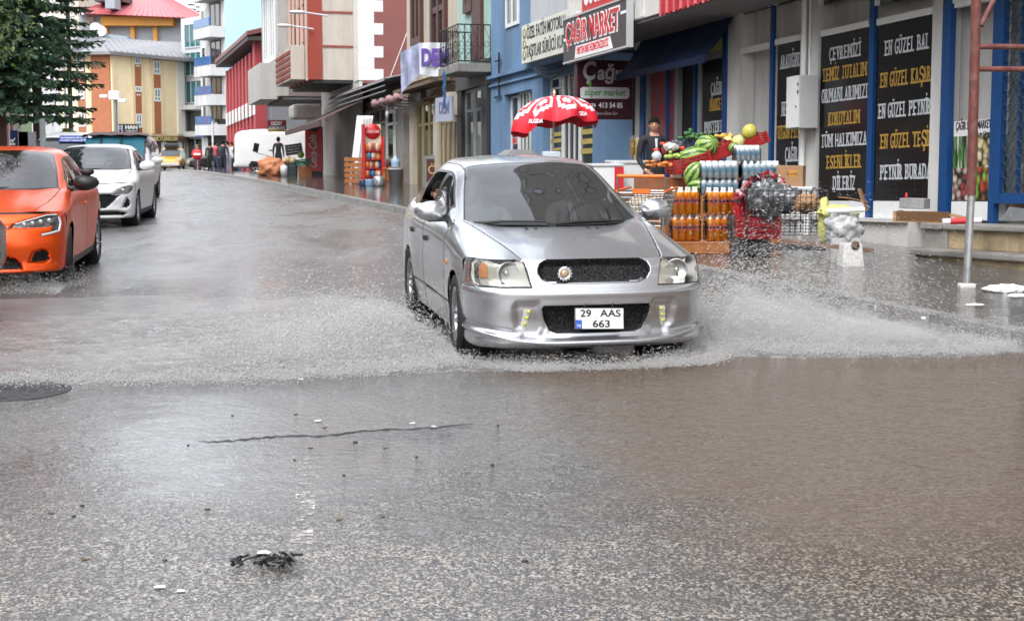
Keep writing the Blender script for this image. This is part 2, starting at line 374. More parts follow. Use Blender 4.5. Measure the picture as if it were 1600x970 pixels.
while s < 40:
    l = .98; j = rnd.uniform(-.006, .006)
    yy = (FO + FT * s).y; mb.box(s, s + l - .02, KO - .157, KO + j, -.04 + zg(yy), PZ + .012 + rnd.uniform(-.004, .004) + zg(yy)); s += l
solo('kerb', mb, mat('kerb stone', (.26, .255, .245), .25, var=.25, scale=5, dirt=(.06, .06, .06), dscale=3, damt=.7, bump=.4), 'row of pale wet kerb stones along the right pavement', 'kerb', kind='structure', bevel=.012)
# pavement on the far left behind the parked cars
mb = MB(); LK = [(-9.3, -20), (-9.3, 14), (-11.2, 24), (-14.6, 42), (-22, 64), (-30, 90)]
mb.grid([[(x, y, -.04 + zg(y)), (x, y, .13 + zg(y)), (-60, y, .13 + zg(y))] for x, y in LK], False)
solo('pavement_across', mb, pave_material('wet grey paving', (.10, .10, .10), (.14, .14, .138), .4, .4, .12, 0), 'grey pavement behind the parked cars on the far side of the street', 'pavement', kind='structure')
# thin water sheet standing on the flooded pavement and in the gutter
def water_material():
    g = G('muddy water'); P = g.pos(); rp = g.map(P, (.8, 1.2, 1), .3)
    r1 = g.noise(rp, 6, 4, .6, 2.0); r2 = g.noise(rp, 22, 3, .6, 1.5)
    h = g.math('ADD', r1, g.math('MULTIPLY', r2, .35))
    col = g.mix(g.ramp(g.noise(P, 1.5, 5), .3, .7), (.085, .080, .073), (.135, .128, .118))
    return g.out(g.pbr(col, .05, g.bump(h, .4, .03), spec=.6))
MUDW = water_material()
mb = MB(F0)
out = [(3.4, .9), (5.2, .45), (8.0, .55), (11.5, .62), (16, .4), (20, .5), (20, 3.82), (3, 3.82), (1.6, 3.0), (2.2, 1.9)]
mb.add([(a, b, PZ + .004) for a, b in out], [tuple(range(len(out)))])
solo('pavement_water', mb, MUDW, 'shallow brown rain water flooding the pavement before the market', 'water', kind='structure')
# ================================================================ BUILDINGS
def wall_mat(name, col, var=.08, dirt=(.16, .15, .14), damt=.35, rough=.75, streak=6.0, bump=.25):
    return mat(name, col, rough, var=var, scale=1.2, dirt=dirt, dscale=.9, damt=damt, streak=streak, bump=bump, bscale=25)
PANE = mat('window pane', (.022, .028, .03), .04, spec=.9, var=.5, scale=1.1)
PANEL = mat('pale window pane', (.16, .19, .2), .05, spec=.9, var=.5, scale=.8)
TEAL = mat('teal curtain glass', (.02, .11, .12), .05, spec=1.0, var=.35, scale=.35)
WFRAME = mat('white window frame', (.74, .75, .74), .35, var=.04)
BROWNF = mat('brown window frame', (.075, .028, .02), .5, var=.3)
BLUEF = mat('blue painted steel', (.006, .055, .185), .4, var=.15, scale=5)
GOLD = mat('gold anodised frame', (.36, .27, .10), .35, .6, var=.15)
DGREY = mat('dark grey cladding', (.035, .035, .038), .5, var=.2)
CONC = mat('bare concrete', (.28, .265, .245), .8, var=.2, scale=3, dirt=(.07, .065, .06), dscale=1.2, damt=.75, streak=5, bump=.4)
SOFF = mat('grey soffit', (.20, .20, .20), .8, var=.15)
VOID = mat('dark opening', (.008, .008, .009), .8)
def WM(A, B, z=0.0):
    """frame of a wall from plan point A to B: x along it, y out of it, z up"""
    A = Vector((A[0], A[1], z)); d = Vector((B[0], B[1], z)) - A; L = d.length; d.normalize(); n = Vector((d.y, -d.x, 0))
    return Matrix(((d.x, n.x, 0, A.x), (d.y, n.y, 0, A.y), (0, 0, 1, z), (0, 0, 0, 1))), L
def window(T, M, x0, x1, z0, z1, fm=None, gm=None, o=0.0, fw=.06, mull=1, tr=None, name='window', dep=.05, sill=False):
    mb = MB(M); fm = fm or WFRAME; gm = gm or PANE
    mb.box(x0, x0 + fw, o - .02, o + dep, z0, z1); mb.box(x1 - fw, x1, o - .02, o + dep, z0, z1); mb.box(x0 + fw, x1 - fw, o - .02, o + dep, z1 - fw, z1); mb.box(x0 + fw, x1 - fw, o - .02, o + dep, z0, z0 + fw)
    for i in range(1, mull + 1):
        c = x0 + (x1 - x0) * i / (mull + 1); mb.box(c - fw * .4, c + fw * .4, o - .02, o + dep * .9, z0 + fw, z1 - fw)
    if tr: mb.box(x0 + fw, x1 - fw, o - .02, o + dep * .8, tr - fw * .4, tr + fw * .4)
    f = wob(name, mb, fm, T)
    g = MB(M); g.box(x0 + fw * .5, x1 - fw * .5, o - .015, o + dep * .35, z0 + fw * .5, z1 - fw * .5); wob('pane', g, gm, f)
    if sill: q = MB(M); q.box(x0 - .08, x1 + .08, o - .01, o + .13, z0 - .08, z0 - .005); wob('sill', q, CONC, f)
    return f
def blk(T, name, M, mats, boxes, **k):
    mb = MB(M)
    for b in boxes: mb.box(*b)
    return wob(name, mb, mats, T, **k)
def letters(T, name, M, items, mt, **k):
    """raised lettering: (text, x, y, height, width) in the sign's own frame"""
    for it in items:                                                    # every line of writing is a part
        s, x, y, h = it[:4]; wd = it[4] if len(it) > 4 else None
        mb = MB().text(s, h, M @ Matrix.Translation((x, y, 0)), w=wd, **k); r = wob(name, mb, mt, T)
    return r
def signframe(M, x, o, z, face=1):
    """x right along the wall as seen from the street, y up, z out"""
    return M @ Matrix(((face, 0, 0, x), (0, 0, 1, o), (0, 1, 0, z), (0, 0, 0, 1)))
# ---- the market with its white and blue shop front
MS = .040; MM = FM(MS)
def mk(px, py, o=0.0): return fs(px, py, o, MS)
MW = wall_mat('market white wall', (.60, .59, .56), damt=.5)
T = thing('market_building', 'white market building with blue posts and black lettered shop windows', 'building', FO + FT * 4)
sA = mk(990, 150)[0]; sZ = 44.0  # building lengthened unseen past the camera to shade the street
zS = mk(1000, 30, 1.2)[1]                                               # soffit level
zT = 21.0
blk(T, 'wall', MM, MW, [(sA + .02, sZ, -8, -.25, -.6, zT), (mk(1136, 150)[0], mk(1158, 150)[0], -.24, .0, -.5, zS), (mk(1252, 150)[0], mk(1279.5, 150)[0], -.24, .03, -.5, zS), (mk(1456, 150)[0], mk(1474, 150)[0], -.24, .02, -.5, zS), (sA + .03, mk(1000, 150)[0], -.24, .0, -.5, zS)])
sO = mk(887, 60, 1.2)[0]
ov = blk(T, 'overhang', MM, [mat('ribbed white cladding', (.62, .61, .58), .5, var=.08, dirt=(.25, .24, .22), dscale=1.0, damt=.5, streak=8), SOFF], [(sO, sZ, -.2, 1.2, zS, zS + 2.2)])
blk(T, 'upper_wall', MM, wall_mat('umber unseen wall', (.13, .10, .085), damt=.4), [(sO, sZ, -.2, 1.21, zS + 2.203, zT)])  # unseen storeys, made dark and tall to darken reflections in windscreen and water
mb = MB(MM); s = sO + .05
while s < 3.2: mb.box(s, s + .05, 1.2, 1.225, zS + .02, zS + 2.2); s += .1
wob('cladding_rib', mb, MATS['ribbed white cladding'], ov)
blk(T, 'soffit', MM, SOFF, [(sO + .03, sZ - .02, .0, 1.15, zS - .06, zS - .004)])
# red and white striped valance under the overhang
mb = MB(MM); va, vb = mk(1029, 20, 1.3)[0], mk(1112, 0, 1.3)[0]; n = 22; zv1 = mk(1029, 8, 1.3)[1]; zv0 = mk(1029, 26, 1.3)[1]
for i in range(n):
    mb.mi = 0 if i % 3 else 1; a, b = va + (vb - va) * i / n, va + (vb - va) * (i + 1) / n
    mb.box(a, b - (vb - va) * .001, 1.27, 1.29 + .012 * (i % 2), zv0 + .02 * (i % 2), zv1 + .5)
wob('valance', mb, [mat('red valance cloth', (.42, .02, .03), .7, var=.2), mat('pink valance stripe', (.62, .16, .17), .7)], T)
def mrect(x0, x1, y0, y1, yx=None): # pixel rectangle -> s0, s1, z0, z1 (y at the middle)
    xm = (x0 + x1) / 2
    return mk(x0, (y0 + y1) / 2)[0], mk(x1, (y0 + y1) / 2)[0], mk(xm, y1)[1], mk(xm, y0)[1]
BANNER = mat('black window film', (.010, .010, .011), .22, var=.3, scale=2)
OCHRE = mat('ochre lettering', (.42, .25, .045), .6, var=.15, scale=9); SILV = mat('silver lettering', (.50, .52, .54), .6, var=.15, scale=9)
def banner(x0, x1, y0, y1, lines, name='lettered_panel', h=.17, wmax=None):
    s0, s1, z0, z1 = mrect(x0, x1, y0, y1)
    f = blk(T, name, MM, BANNER, [(s0, s1, -.06, .0, z0, z1)])
    for tx, yy, xa, xb, c, hp in lines:                                 # text with its pixel row and pixel span
        sa, za = mk(xa, yy); sb, _ = mk(xb, yy); hh = hp
        M = signframe(MM, sa, .002, za)
        wob('lettering', MB().text(tx, hh, M, w=sb - sa, align='l', depth=.005, slab=True, bold=.006), (SILV, OCHRE)[c], f)
    return f
banner(1097.5, 1129, 94, 250, [('ÇAĞIR', 150, 1111, 1129, 0, .22), ('MARKET', 174, 1109, 1129, 1, .2), ("1985'TEN B", 209, 1101, 1129, 0, .2)])
banner(1214, 1252, 66, 262, [('ARADIĞINIZ', 109, 1219, 1253, 0, .21), ('NE VARSA', 182, 1221, 1252, 0, .22), ('UYGUN FİYAT', 218, 1215, 1253, 1, .21), ('ÇAĞIR', 253, 1227, 1247, 0, .22)])
banner(1281, 1357, 50, 311, [('ÇEVREMİZİ', 96, 1296, 1345, 0, .19), ('TEMİZ TUTALIM', 128.5, 1286, 1355, 1, .19), ('ORMANLARIMIZI', 162, 1284, 1355.5, 0, .2), ('KORUYALIM', 197, 1294, 1344, 1, .19), ('TÜM HALKIMIZA', 231, 1284, 1355, 0, .19), ('ESENLİKLER', 264, 1291, 1346, 1, .19), ('DİLERİZ', 297, 1301, 1336, 0, .2)])
banner(1370, 1455.5, 30, 313, [('EN GÜZEL BAL', 88, 1382, 1451, 0, .2), ('EN GÜZEL KAŞAR', 138, 1375, 1455, 1, .2), ('EN GÜZEL PEYNİR', 186, 1372, 1455, 0, .2), ('EN GÜZEL YEŞİL', 233, 1375, 1455, 1, .2), ('PEYNİR BURADA', 281, 1375, 1455, 0, .2)])
def mframe(x0, x1, y0, y1, rail=None, gm=None, bot=None, nm='window_frame', mull=0):
    s0, s1, z0, z1 = mrect(x0, x1, y0, y1)
    f = MB(MM); w_ = .05
    f.box(s0, s0 + w_, -.05, .035, z0, zS - .07); f.box(s1 - w_, s1, -.05, .035, z0, zS - .07)
    if rail: zr = mk((x0 + x1) / 2, rail)[1]; f.box(s0 + w_, s1 - w_, -.05, .03, zr - .045, zr + .045)
    fr = wob(nm, f, WFRAME, T)
    if gm: g = MB(MM); g.box(s0 + .02, s1 - .02, -.07, -.02, z0, zS - .08); wob('pane', g, gm, fr)
    return fr
SHOPGL = mat('shop window glass', (.10, .115, .115), .03, spec=1.0, var=.7, scale=1.3)  # uneven grey in the base colour stands in for reflections
mframe(1157, 1204, 250, 0, 76, SHOPGL)
for a, b, r_ in ((1209, 1253.5, 63), (1279, 1359, 46), (1366, 1457.5, 27)): mframe(a, b, 330, 0, r_, mat('shop glass dark', (.03, .033, .035), .04, spec=.9, var=.6, scale=2))
mframe(1486, 1554, 335, 0, 2, SHOPGL)
# blue steel posts of the shop front
for a, b in ((1001, 1007.5), (1129.5, 1136), (1203.5, 1208), (1357.5, 1365), (1474, 1487), (1553, 1562)):
    blk(T, 'blue_post', MM, BLUEF, [(mk(a, 180)[0], mk(b, 180)[0], -.03, .025 if b - a < 9 else .05, -.45, zS - .06)])
# sills and low wall under the windows
s0 = mk(1136, 300)[0]; zs1 = mk(1400, 314)[1]; zs2 = mk(1400, 341)[1]
blk(T, 'parapet', MM, WFRAME, [(s0, mk(1357, 320)[0], -.2, .015, zs2, zs1 - .003), (mk(1366, 320)[0], mk(1456, 320)[0], -.2, .015, zs2, zs1 - .003), (mk(1488, 320)[0], mk(1553, 320)[0], -.2, .015, zs2, zs1 - .003)])
blk(T, 'plinth', MM, wall_mat('plinth white', (.55, .54, .51), damt=.7), [(s0 - .02, mk(1430, 320)[0], -.22, .10, -.8, zs2 - .05), (s0 - .02, mk(1430, 320)[0], -.22, .16, zs2 - .05, zs2 - .002)])
# entrance under the blue awning
e0, e1 = mk(1008, 180)[0], mk(1129, 180)[0]
blk(T, 'entrance_void', MM, VOID, [(e0, e1, -.23, -.12, -.5, zS - .1)])
mb = MB(MM)
for px in (1011, 1056, 1092): s = mk(px, 180)[0]; mb.box(s - .06, s + .06, -.1, .0, -.45, zS - .5)
for a, b, y in ((1011, 1056, 104), (1092, 1130, 88)): mb.box(mk(a, 180)[0] + .061, mk(b, 180)[0] - .061, -.1, -.01, mk((a + b) / 2, y)[1] - .06, mk((a + b) / 2, y)[1] + .06)
wob('door_frame', mb, mat('shaded door frame', (.24, .245, .25), .45), T)  # white frame greyed in its colour to suggest the awning's shade
blk(T, 'door_bar', MM, BLUEF, [(mk(a, 180)[0] - .03, mk(a, 180)[0] + .03, -.06, .02, -.45, zS - .5) for a in (1042, 1085)])
g = G('poster of packets'); P = g.pos(); v = g.vor(g.map(P, (1, 1, 1.4)), 9, 1); q = g.xyz(v)
POST = g.out(g.pbr(g.mix(g.ramp(q[0], .3, .7), (.32, .03, .03), (.16, .07, .10)), .3)); t_ = POST.node_tree
blk(T, 'poster', MM, POST, [(mk(1014, 170)[0], mk(1052, 170)[0], -.09, -.04, mk(1033, 236)[1], mk(1033, 110)[1])])
mb = MB(MM)
for a, b in ((1025, 1040), (1045, 1052), (1063, 1070), (1074, 1082), (1085, 1090)): mb.box(mk(a, 80)[0], mk(b, 80)[0], -.1, -.05, mk(a, 93)[1], mk(a, 82)[1]); mb.box(mk(a, 80)[0], mk(b, 80)[0], -.1, -.05, mk(a, 79)[1], mk(a, 74)[1])
wob('transom_reflection', mb, mat('pale transom reflection', (.42, .42, .40), .3, var=.4, scale=4), T)  # pale blocks painting white reflections into the transom glass
blk(T, 'yellow_notice', MM, mat('yellow notice', (.42, .42, .12), .6), [(mk(1109, 70)[0], mk(1128, 70)[0], -.03, .0, mk(1118, 80)[1], mk(1118, 62)[1])])
# blue roller awning sloping down over the door
a0, a1 = mk(992, 80, .2)[0], mk(1134, 40, .2)[0]; zt = mk(1060, 30, .1)[1]; P = []
for i in range(25):
    s = a0 + (a1 - a0) * i / 24; row = []
    for j in range(9):
        u = j / 8; row.append((s, .06 + .5 * u, zS - .08 - .66 * u - .05 * math.sin(u * 3.14) * (1 + .3 * math.sin(i * .9))))
    P.append(row)
mb = MB(MM); mb.grid(P); mb.box(a0, a1, .54, .59, zS - .84, zS - .72); wob('awning', mb, mat('navy awning cloth', (.003, .014, .05), .6, var=.3, scale=3), T)
# mesh door at the right edge
s0, s1 = mk(1563, 180)[0], mk(1563, 180)[0] + 1.3; zb = mk(1580, 318)[1]
mb = MB(MM)
for a, b in ((s0, s0 + .09), (s1 - .09, s1)): mb.box(a, b, -.02, .06, zb, zS - .07)
mb.box(s0 + .09, s1 - .09, -.02, .055, zb, zb + .12); mb.box(s0 + .35, s0 + .38, -.01, .03, zb + .12, zS - .1)
d = wob('mesh_door', mb, BLUEF, T)
mb = MB(MM); hw, hh = .052, .085; r_ = 0; z = zb + .12
while z < zS - .1:
    s = s0 + .09 + (hw if r_ % 2 else 0)
    while s < s1 - .1:
        for (ax, az), (bx, bz) in (((0, 0), (hw, hh * .35)), ((hw, hh * .35), (2 * hw, 0)), ((hw, hh * .35), (hw, hh))):
            if s + bx < s1 - .08: mb.tube([(s + ax, .045, z + az), (s + bx, .045, z + bz)], .006, 3, cap=False)
        s += 2 * hw
    z += hh; r_ += 1
wob('wire_mesh', mb, mat('dark wire', (.02, .03, .05), .5), d)
blk(T, 'door_pane', MM, SHOPGL, [(s0 + .1, s1 - .1, -.12, -.04, zb - .1, zS - .1)])
# posters in the right-hand window
pa, pb = mk(1490.5, 260)[0], mk(1551, 260)[0]; pm = (pa + pb) / 2
zz = lambda y: mk(1520, y)[1]
f = blk(T, 'window_sign', MM, mat('white sign board', (.70, .68, .70), .4), [(pa, pb, -.02, .012, zz(212), zz(188))])
letters(f, 'lettering', signframe(MM, pm, .014, zz(202)), [('ÇAĞIR SÜPER MARKET', 0, 0, .10, (pb - pa) * .9), ('Kalite ve Güven', .16, -.085, .05, .34)], BLACK, depth=.003, bold=.01)
for nm, a, b, y0, y1, c1, c2, sc, st in (('leek_poster', pa, pm - .01, 212, 262, (.05, .22, .03), (.55, .68, .5), 26, (1, 1, .12)), ('potato_poster', pm - .01, pb, 212, 262, (.55, .44, .20), (.75, .66, .42), 12, (1, 1, 1)), ('onion_poster', pa, pm - .01, 262, 313, (.35, .05, .06), (.62, .50, .44), 11, (1, 1, 1)), ('pepper_poster', pm - .01, pb, 262, 313, (.20, .42, .04), (.50, .06, .02), 15, (1, 1, .6))):
    g = G(nm); P = g.pos(); q = g.map(P, st); v = g.xyz(g.vor(q, sc, 1)); dd = g.vor(q, sc, 0)
    c = g.mix(g.ramp(v[0], .35, .65), c1, c2); m_ = g.out(g.pbr(g.mix(g.ramp(dd, .25, .75), c, (.02, .02, .015)), .4))
    blk(T, nm, MM, m_, [(a, b - .002, -.02, .01, zz(y1), zz(y0) - .002)])
# hanging things on the wall: conduit + meter cabinet
mb = MB(MM); s = mk(1262, 200)[0]; mb.tube([(s, .09, -.3), (s, .09, zS - .05)], .045, 10); mb.tube([(s + .1, .05, zS - .05), (s + .1, .05, 2.2)], .02, 6)
wob('conduit', mb, WHITEP, T)
for fl in range(5):                                                     # upper floors, above the picture
    for i in range(6):
        x = sO + 1.2 + i * 2.9; window(T, MM, x, x + 1.5, zS + 2.9 + fl * 3.2, zS + 4.6 + fl * 3.2, BROWNF, o=1.21)
# entrance steps of stone at the right
T = thing('stone_steps', 'worn beige stone steps with stained risers below the blue mesh door', 'steps', FO + FT * 10)
STONE = mat('stained stone', (.44, .345, .21), .45, var=.25, scale=5, dirt=(.10, .075, .05), dscale=2.2, damt=.8, streak=2, bump=.5, bscale=30)
STONE2 = mat('grey worn stone', (.30, .285, .26), .45, var=.2, scale=4, dirt=(.08, .075, .065), dscale=2, damt=.7, bump=.5)
sa = mk(1432, 360, .75)[0]; zst = mk(1500, 350, .5)[1]
for i, (o1, z0, z1, s_) in enumerate(((.55, zst - .30, zst - .07, sa + .36), (.85, zst - .58, zst - .37, sa + .12))):
    st = blk(T, 'step', MM, STONE, [(s_, 16, .12 if i == 0 else .2, o1, z0, z1)], bevel=.015)
    wob('tread', MB(MM).box(s_ - .05, 16.02, .1, o1 + .06, z1 + .002, z1 + .07), STONE2, st, bevel=.018)
blk(T, 'side_wall', MM, STONE2, [(sa - .08, sa + .355, .17, .58, zst - .9, zst - .07), (sa - .12, sa + .30, .165, .62, zst - .068, zst)], bevel=.01)
blk(T, 'base', MM, STONE2, [(sa - .35, 16, .1, 1.15, -.9, zst - .60)], bevel=.02)
# ---- signs of the market
o_ = 1.25; sL, zL = mk(888, 65, o_); sR, zR = mk(988, 36, o_); zc = (zL + zR) / 2; hh = .80
T = thing('shop_sign', 'dark grey shop sign with red white-edged letters ÇAĞIR MARKET on the overhang', 'shop sign', FO + FT * sL + FN * o_ + Vector((0, 0, 2.8)))
blk(T, 'board', MM, mat('charcoal board', (.055, .05, .048), .4, var=.15), [(sL, sR, o_, o_ + .10, zc - hh / 2, zc + hh / 2)])
blk(T, 'frame', MM, mat('grey trim', (.45, .45, .45), .4), [(sL, sR, o_, o_ + .115, zc - hh / 2 - .035, zc - hh / 2 - .002), (sL, sR, o_, o_ + .115, zc + hh / 2 + .002, zc + hh / 2 + .035), (sR + .002, sR + .05, o_, o_ + .115, zc - hh / 2 - .035, zc + hh / 2 + .035)])
W_ = sR - sL; SF = signframe(MM, sL, o_ + .102, zc)
blk(T, 'white_bar', MM, WHITE, [(sL, sL + .05 * W_, o_ + .1, o_ + .104, zc + .0, zc + .05), (sR - .09 * W_, sR, o_ + .1, o_ + .104, zc + .16, zc + .21)])
f = letters(T, 'lettering_edge', SF, [('ÇAĞIR MARKET', W_ * .47, -.09, .40, W_ * .86)], WHITE, depth=.004, bold=.05)
letters(T, 'lettering', SF, [('ÇAĞIR MARKET', W_ * .47, -.075, .375, W_ * .835)], mat('sign red', (.55, .03, .04), .45), depth=.012, bold=.012)
mb = MB(SF); mb.prism([(W_ * .2, -.385), (W_ * .8, -.385), (W_ * .76, -.16), (W_ * .22, -.16)], 0, .006); wob('slogan_plate', mb, WHITE, T)
letters(T, 'slogan', SF @ Matrix.Translation((0, 0, .007)), [("1985'TEN BERİ HİZMETİNİZDEYİZ", W_ * .49, -.32, .13, W_ * .5)], REDL, depth=.004, bold=.012)
sL2, z2 = mk(914, 15, 1.24); sR2, _ = mk(979, 0, 1.24)
T = thing('red_sign', 'red sign with white script above the dark grey shop sign', 'sign', FO + FT * sL2 + FN * 1.24 + Vector((0, 0, 4)))
zb2 = zc + hh / 2 + .05
blk(T, 'board', MM, mat('cola red', (.50, .012, .02), .35, var=.1), [(sL2, sR2, 1.232, 1.30, zb2, zb2 + 1.0)])
letters(T, 'lettering', signframe(MM, (sL2 + sR2) / 2, 1.302, zb2 + .12), [('Coca-Cola', 0, 0, .62, (sR2 - sL2) * .9)], WHITE, depth=.006, ital=.3, bold=.01)
# hanging sign across the pavement, facing down the street
HM = Matrix(((-FN.x, FT.x, 0, FO.x + FN.x * 1.24), (-FN.y, FT.y, 0, FO.y + FN.y * 1.24), (0, 0, 1, 0), (0, 0, 0, 1))) # x away from the kerb, y towards the camera, z up
z0, z1 = at(945, 187, 26.2).z, at(945, 94.5, 26.2).z; H_ = z1 - z0
T = thing('hanging_sign', 'maroon hanging sign lettered Çağır süper market with a phone number', 'shop sign', FO + FN * .6 + Vector((0, 0, z0)))
blk(T, 'board', HM, mat('maroon board', (.045, .006, .012), .35, var=.1), [(0, 1.17, -.08, .08, z0, z1)], bevel=.012)
SG = HM @ Matrix(((1, 0, 0, 0), (0, 0, 1, .082), (0, 1, 0, z0), (0, 0, 0, 1)))
GREYL = mat('grey lettering', (.42, .42, .43), .5)
letters(T, 'lettering', SG, [('Ç', .26, H_ * .68, .33, .27), ('ağır', .72, H_ * .68, .26, .60)], GREYL, depth=.006, bold=.03, ital=.12)
mb = MB(SG); mb.prism([(.09, .40), (1.04, .40), (1.09, .44), (1.09, .575), (1.06, .62), (.12, .62), (.07, .585), (.07, .43)], 0, .006); wob('white_band', mb, mat('white band', (.55, .55, .56), .5), T)
letters(T, 'green_lettering', SG @ Matrix.Translation((0, 0, .007)), [('süper market', .58, .46, .125, .86)], mat('green lettering', (.04, .22, .03), .5), depth=.004, bold=.012, ital=.15)
mb = MB(SG); mb.sph((.27, H_ * .60, .004), (.035, .06, .01), 10, 6); wob('leaf_mark', mb, mat('green leaf mark', (.08, .38, .04), .5), T)
letters(T, 'phone_number', SG, [('0474', .30, .235, .07, .17), ('413 54 85', .70, .225, .10, .50)], WHITE, depth=.004, bold=.015)
letters(T, 'motto', SG, [('Kalite ve Güven İçin', .58, .09, .06, .52)], GREYL, depth=.003, ital=.35)
blk(T, 'bracket', HM, BLACK, [(0, 1.25, -.02, .02, z1 + .16, z1 + .20), (.55, .57, -.01, .01, z1, z1 + .16), (1.2, 1.24, -.02, .02, z0 - .3, z1 + .16)])
# ---- blue driving school
BS = .036; BM = FM(BS); bk = lambda px, py, o=0.0: fs(px, py, o, BS)
BLW = wall_mat('blue rendered wall', (.150, .265, .425), var=.12, dirt=(.085, .13, .19), damt=.7, streak=7)
T = thing('driving_school_building', 'blue rendered building with a white driving school signboard', 'building', FO + FT * -5)
s0, s1 = bk(767, 150)[0], sA; zt = 12.0
L1, L2, R1, R2 = bk(788, 190)[0], bk(831, 190)[0], bk(848, 190)[0], bk(926, 190)[0]
zl, zr, zled = bk(810, 144)[1], bk(880, 116)[1], bk(827, 108)[1]
blk(T, 'wall', BM, BLW, [(s0, s1, -8, -.3, -1, zt), (s0, L1, -.299, 0, -1, zled), (L2, R1, -.299, 0, -1, zled), (R2, s1, -.299, 0, -1, zled), (L1, L2, -.299, 0, zl, zled), (R1, R2, -.299, 0, zr, zled), (s0, s1, -.299, -.01, zled + .004, zt)])
blk(T, 'ledge', BM, BLW, [(s0, s1, 0, .12, zled - .02, zled + .06), (s0, s1, 0, .06, zled - .22, zled - .17)])
def bwin(a, b, y0, y1, **k):
    window(T, BM, bk(a, 190)[0], bk(b, 190)[0], bk((a + b) / 2, y1)[1], bk((a + b) / 2, y0)[1], o=-.22, **k)
bwin(788, 800, 150, 262, mull=0); bwin(801, 823, 142, 262, mull=3, tr=bk(812, 185)[1]); bwin(824, 831, 140, 262, mull=0)
bwin(849, 868, 120, 262, mull=0, tr=bk(858, 138)[1]); bwin(869, 894, 112, 262, mull=2); bwin(895, 926, 106, 262, mull=0)
NOT = mat('window notices', (.45, .36, .10), .6, var=.3)
for a, b, y0, y1 in ((851, 866, 208, 214), (850, 866, 218, 224), (852, 866, 232, 236), (897, 923, 203, 211), (897, 923, 218, 226), (897, 923, 233, 241)):
    sa_, sb_ = bk(a, 200)[0], bk(b, 200)[0]; blk(T, 'notice', BM, NOT, [(sa_, sb_, -.2, -.165, bk(a, y1)[1], bk(a, y0)[1])])
for a, b, y0, y1, tx in ((790, 799, 197, 209, 'KURS'), (791, 798, 215, 226, 'B'), (825, 831, 193, 206, 'ÖZEL'), (826, 831, 212, 222, 'EV')):
    sa_, sb_ = bk(a, 200)[0], bk(b, 200)[0]; f = blk(T, 'red_notice', BM, mat('pink notice', (.55, .30, .32), .6), [(sa_, sb_, -.2, -.165, bk(a, y1)[1], bk(a, y0)[1])])
    letters(f, 'lettering', signframe(BM, (sa_ + sb_) / 2, -.164, bk(a, y1 - 2)[1]), [(tx, 0, 0, .12, (sb_ - sa_) * .8)], REDL, depth=.004, bold=.03)
ws0, ws1 = bk(791, 10)[0], bk(811, 10)[0]
window(T, BM, ws0, ws1, bk(802, 41)[1], bk(802, 41)[1] + 1.9, o=-.02, fw=.09)
zbal = bk(860, 72, .55)[1]
blk(T, 'bay', BM, wall_mat('pale grey render', (.46, .47, .49), damt=.3), [(bk(829, 20, .3)[0], s1 - .05, -.1, .3, zbal, zt)])
bb = blk(T, 'balcony', BM, BLW, [(bk(817, 80, .5)[0], s1 - .1, .31, .50, bk(860, 96, .5)[1], bk(860, 74, .5)[1])])
mb = MB(BM); s = bk(832, 50, .48)[0]; zr0, zr1 = bk(850, 52, .48)[1], bk(850, 36, .48)[1]
while s < s1 - .1: mb.box(s, s + .06, .44, .5, zr0 - .5, zr1); s += .13
mb.box(bk(832, 50, .48)[0], s1 - .1, .43, .51, zr1, zr1 + .06); wob('railing', mb, BLACK, bb)
for k_ in range(3):
    window(T, BM, s0 + 1.5 + k_ * 2.6, s0 + 2.9 + k_ * 2.6, 7.6, 9.2, o=-.01)
mb = MB(BM); s = bk(783, 150)[0]; z_ = bk(783, 150)[1]; mb.tube([(s, .06, z_), (s, .06, z_ + 1.1)], .025, 5); mb.tube([(s - .3, .06, z_ + .9), (s + .1, .06, z_ + .9)], .025, 5); mb.tube([(s - .4, .05, z_ - .02), (s + .1, .05, z_ - .02)], .025, 5)
def cable(a, b, sag, r=.014, n=14): return [tuple(Vector(a).lerp(Vector(b), i / n) + Vector((0, 0, -sag * 4 * (i / n) * (1 - i / n)))) for i in range(n + 1)]
sa_, za_ = bk(826, 94, .2); sb_, zb_ = bk(900, 90, .2)
wob('bracket', mb, BLACK, T)
for q in range(3): wob('cable', MB(BM).tube(cable((sa_, .2, za_), (sb_, .2 + .05 * q, zb_), .25 + .1 * q), .018, 4), BLACK, T)
s0_, z0_ = bk(816.5, 71, .62); s1_ = bk(905, 60, .62)[0]; Hs = .86
T = thing('school_sign', 'white signboard with two lines of black capitals on the blue building', 'sign', FO + FT * s0_ + FN * .6 + Vector((0, 0, 2.6)))
blk(T, 'board', BM, mat('cream signboard', (.66, .66, .58), .45, var=.05, dirt=(.3, .3, .25), damt=.3), [(s0_, s1_, .52, .64, z0_ - Hs / 2, z0_ + Hs / 2)])
SF = signframe(BM, s0_, .642, z0_); wd = bk(888, 60, .64)[0] - s0_
letters(T, 'lettering', SF, [('ÖZEL FATİH MOTORLU', wd * .53, .09, .26, wd * .82), ('TAŞITLAR SÜRÜCÜ KURSU', wd * .56, -.32, .26, wd * .90)], BLACK, depth=.005, bold=.012)
mb = MB(SF)
for k_ in range(3): mb.lathe([(.07, 0), (.12, 0), (.12, .006), (.07, .006)], 14, Matrix.Translation((.2, -.24 + .24 * k_, 0)))
wob('emblem', mb, mat('olive emblem', (.28, .30, .10), .5), T)
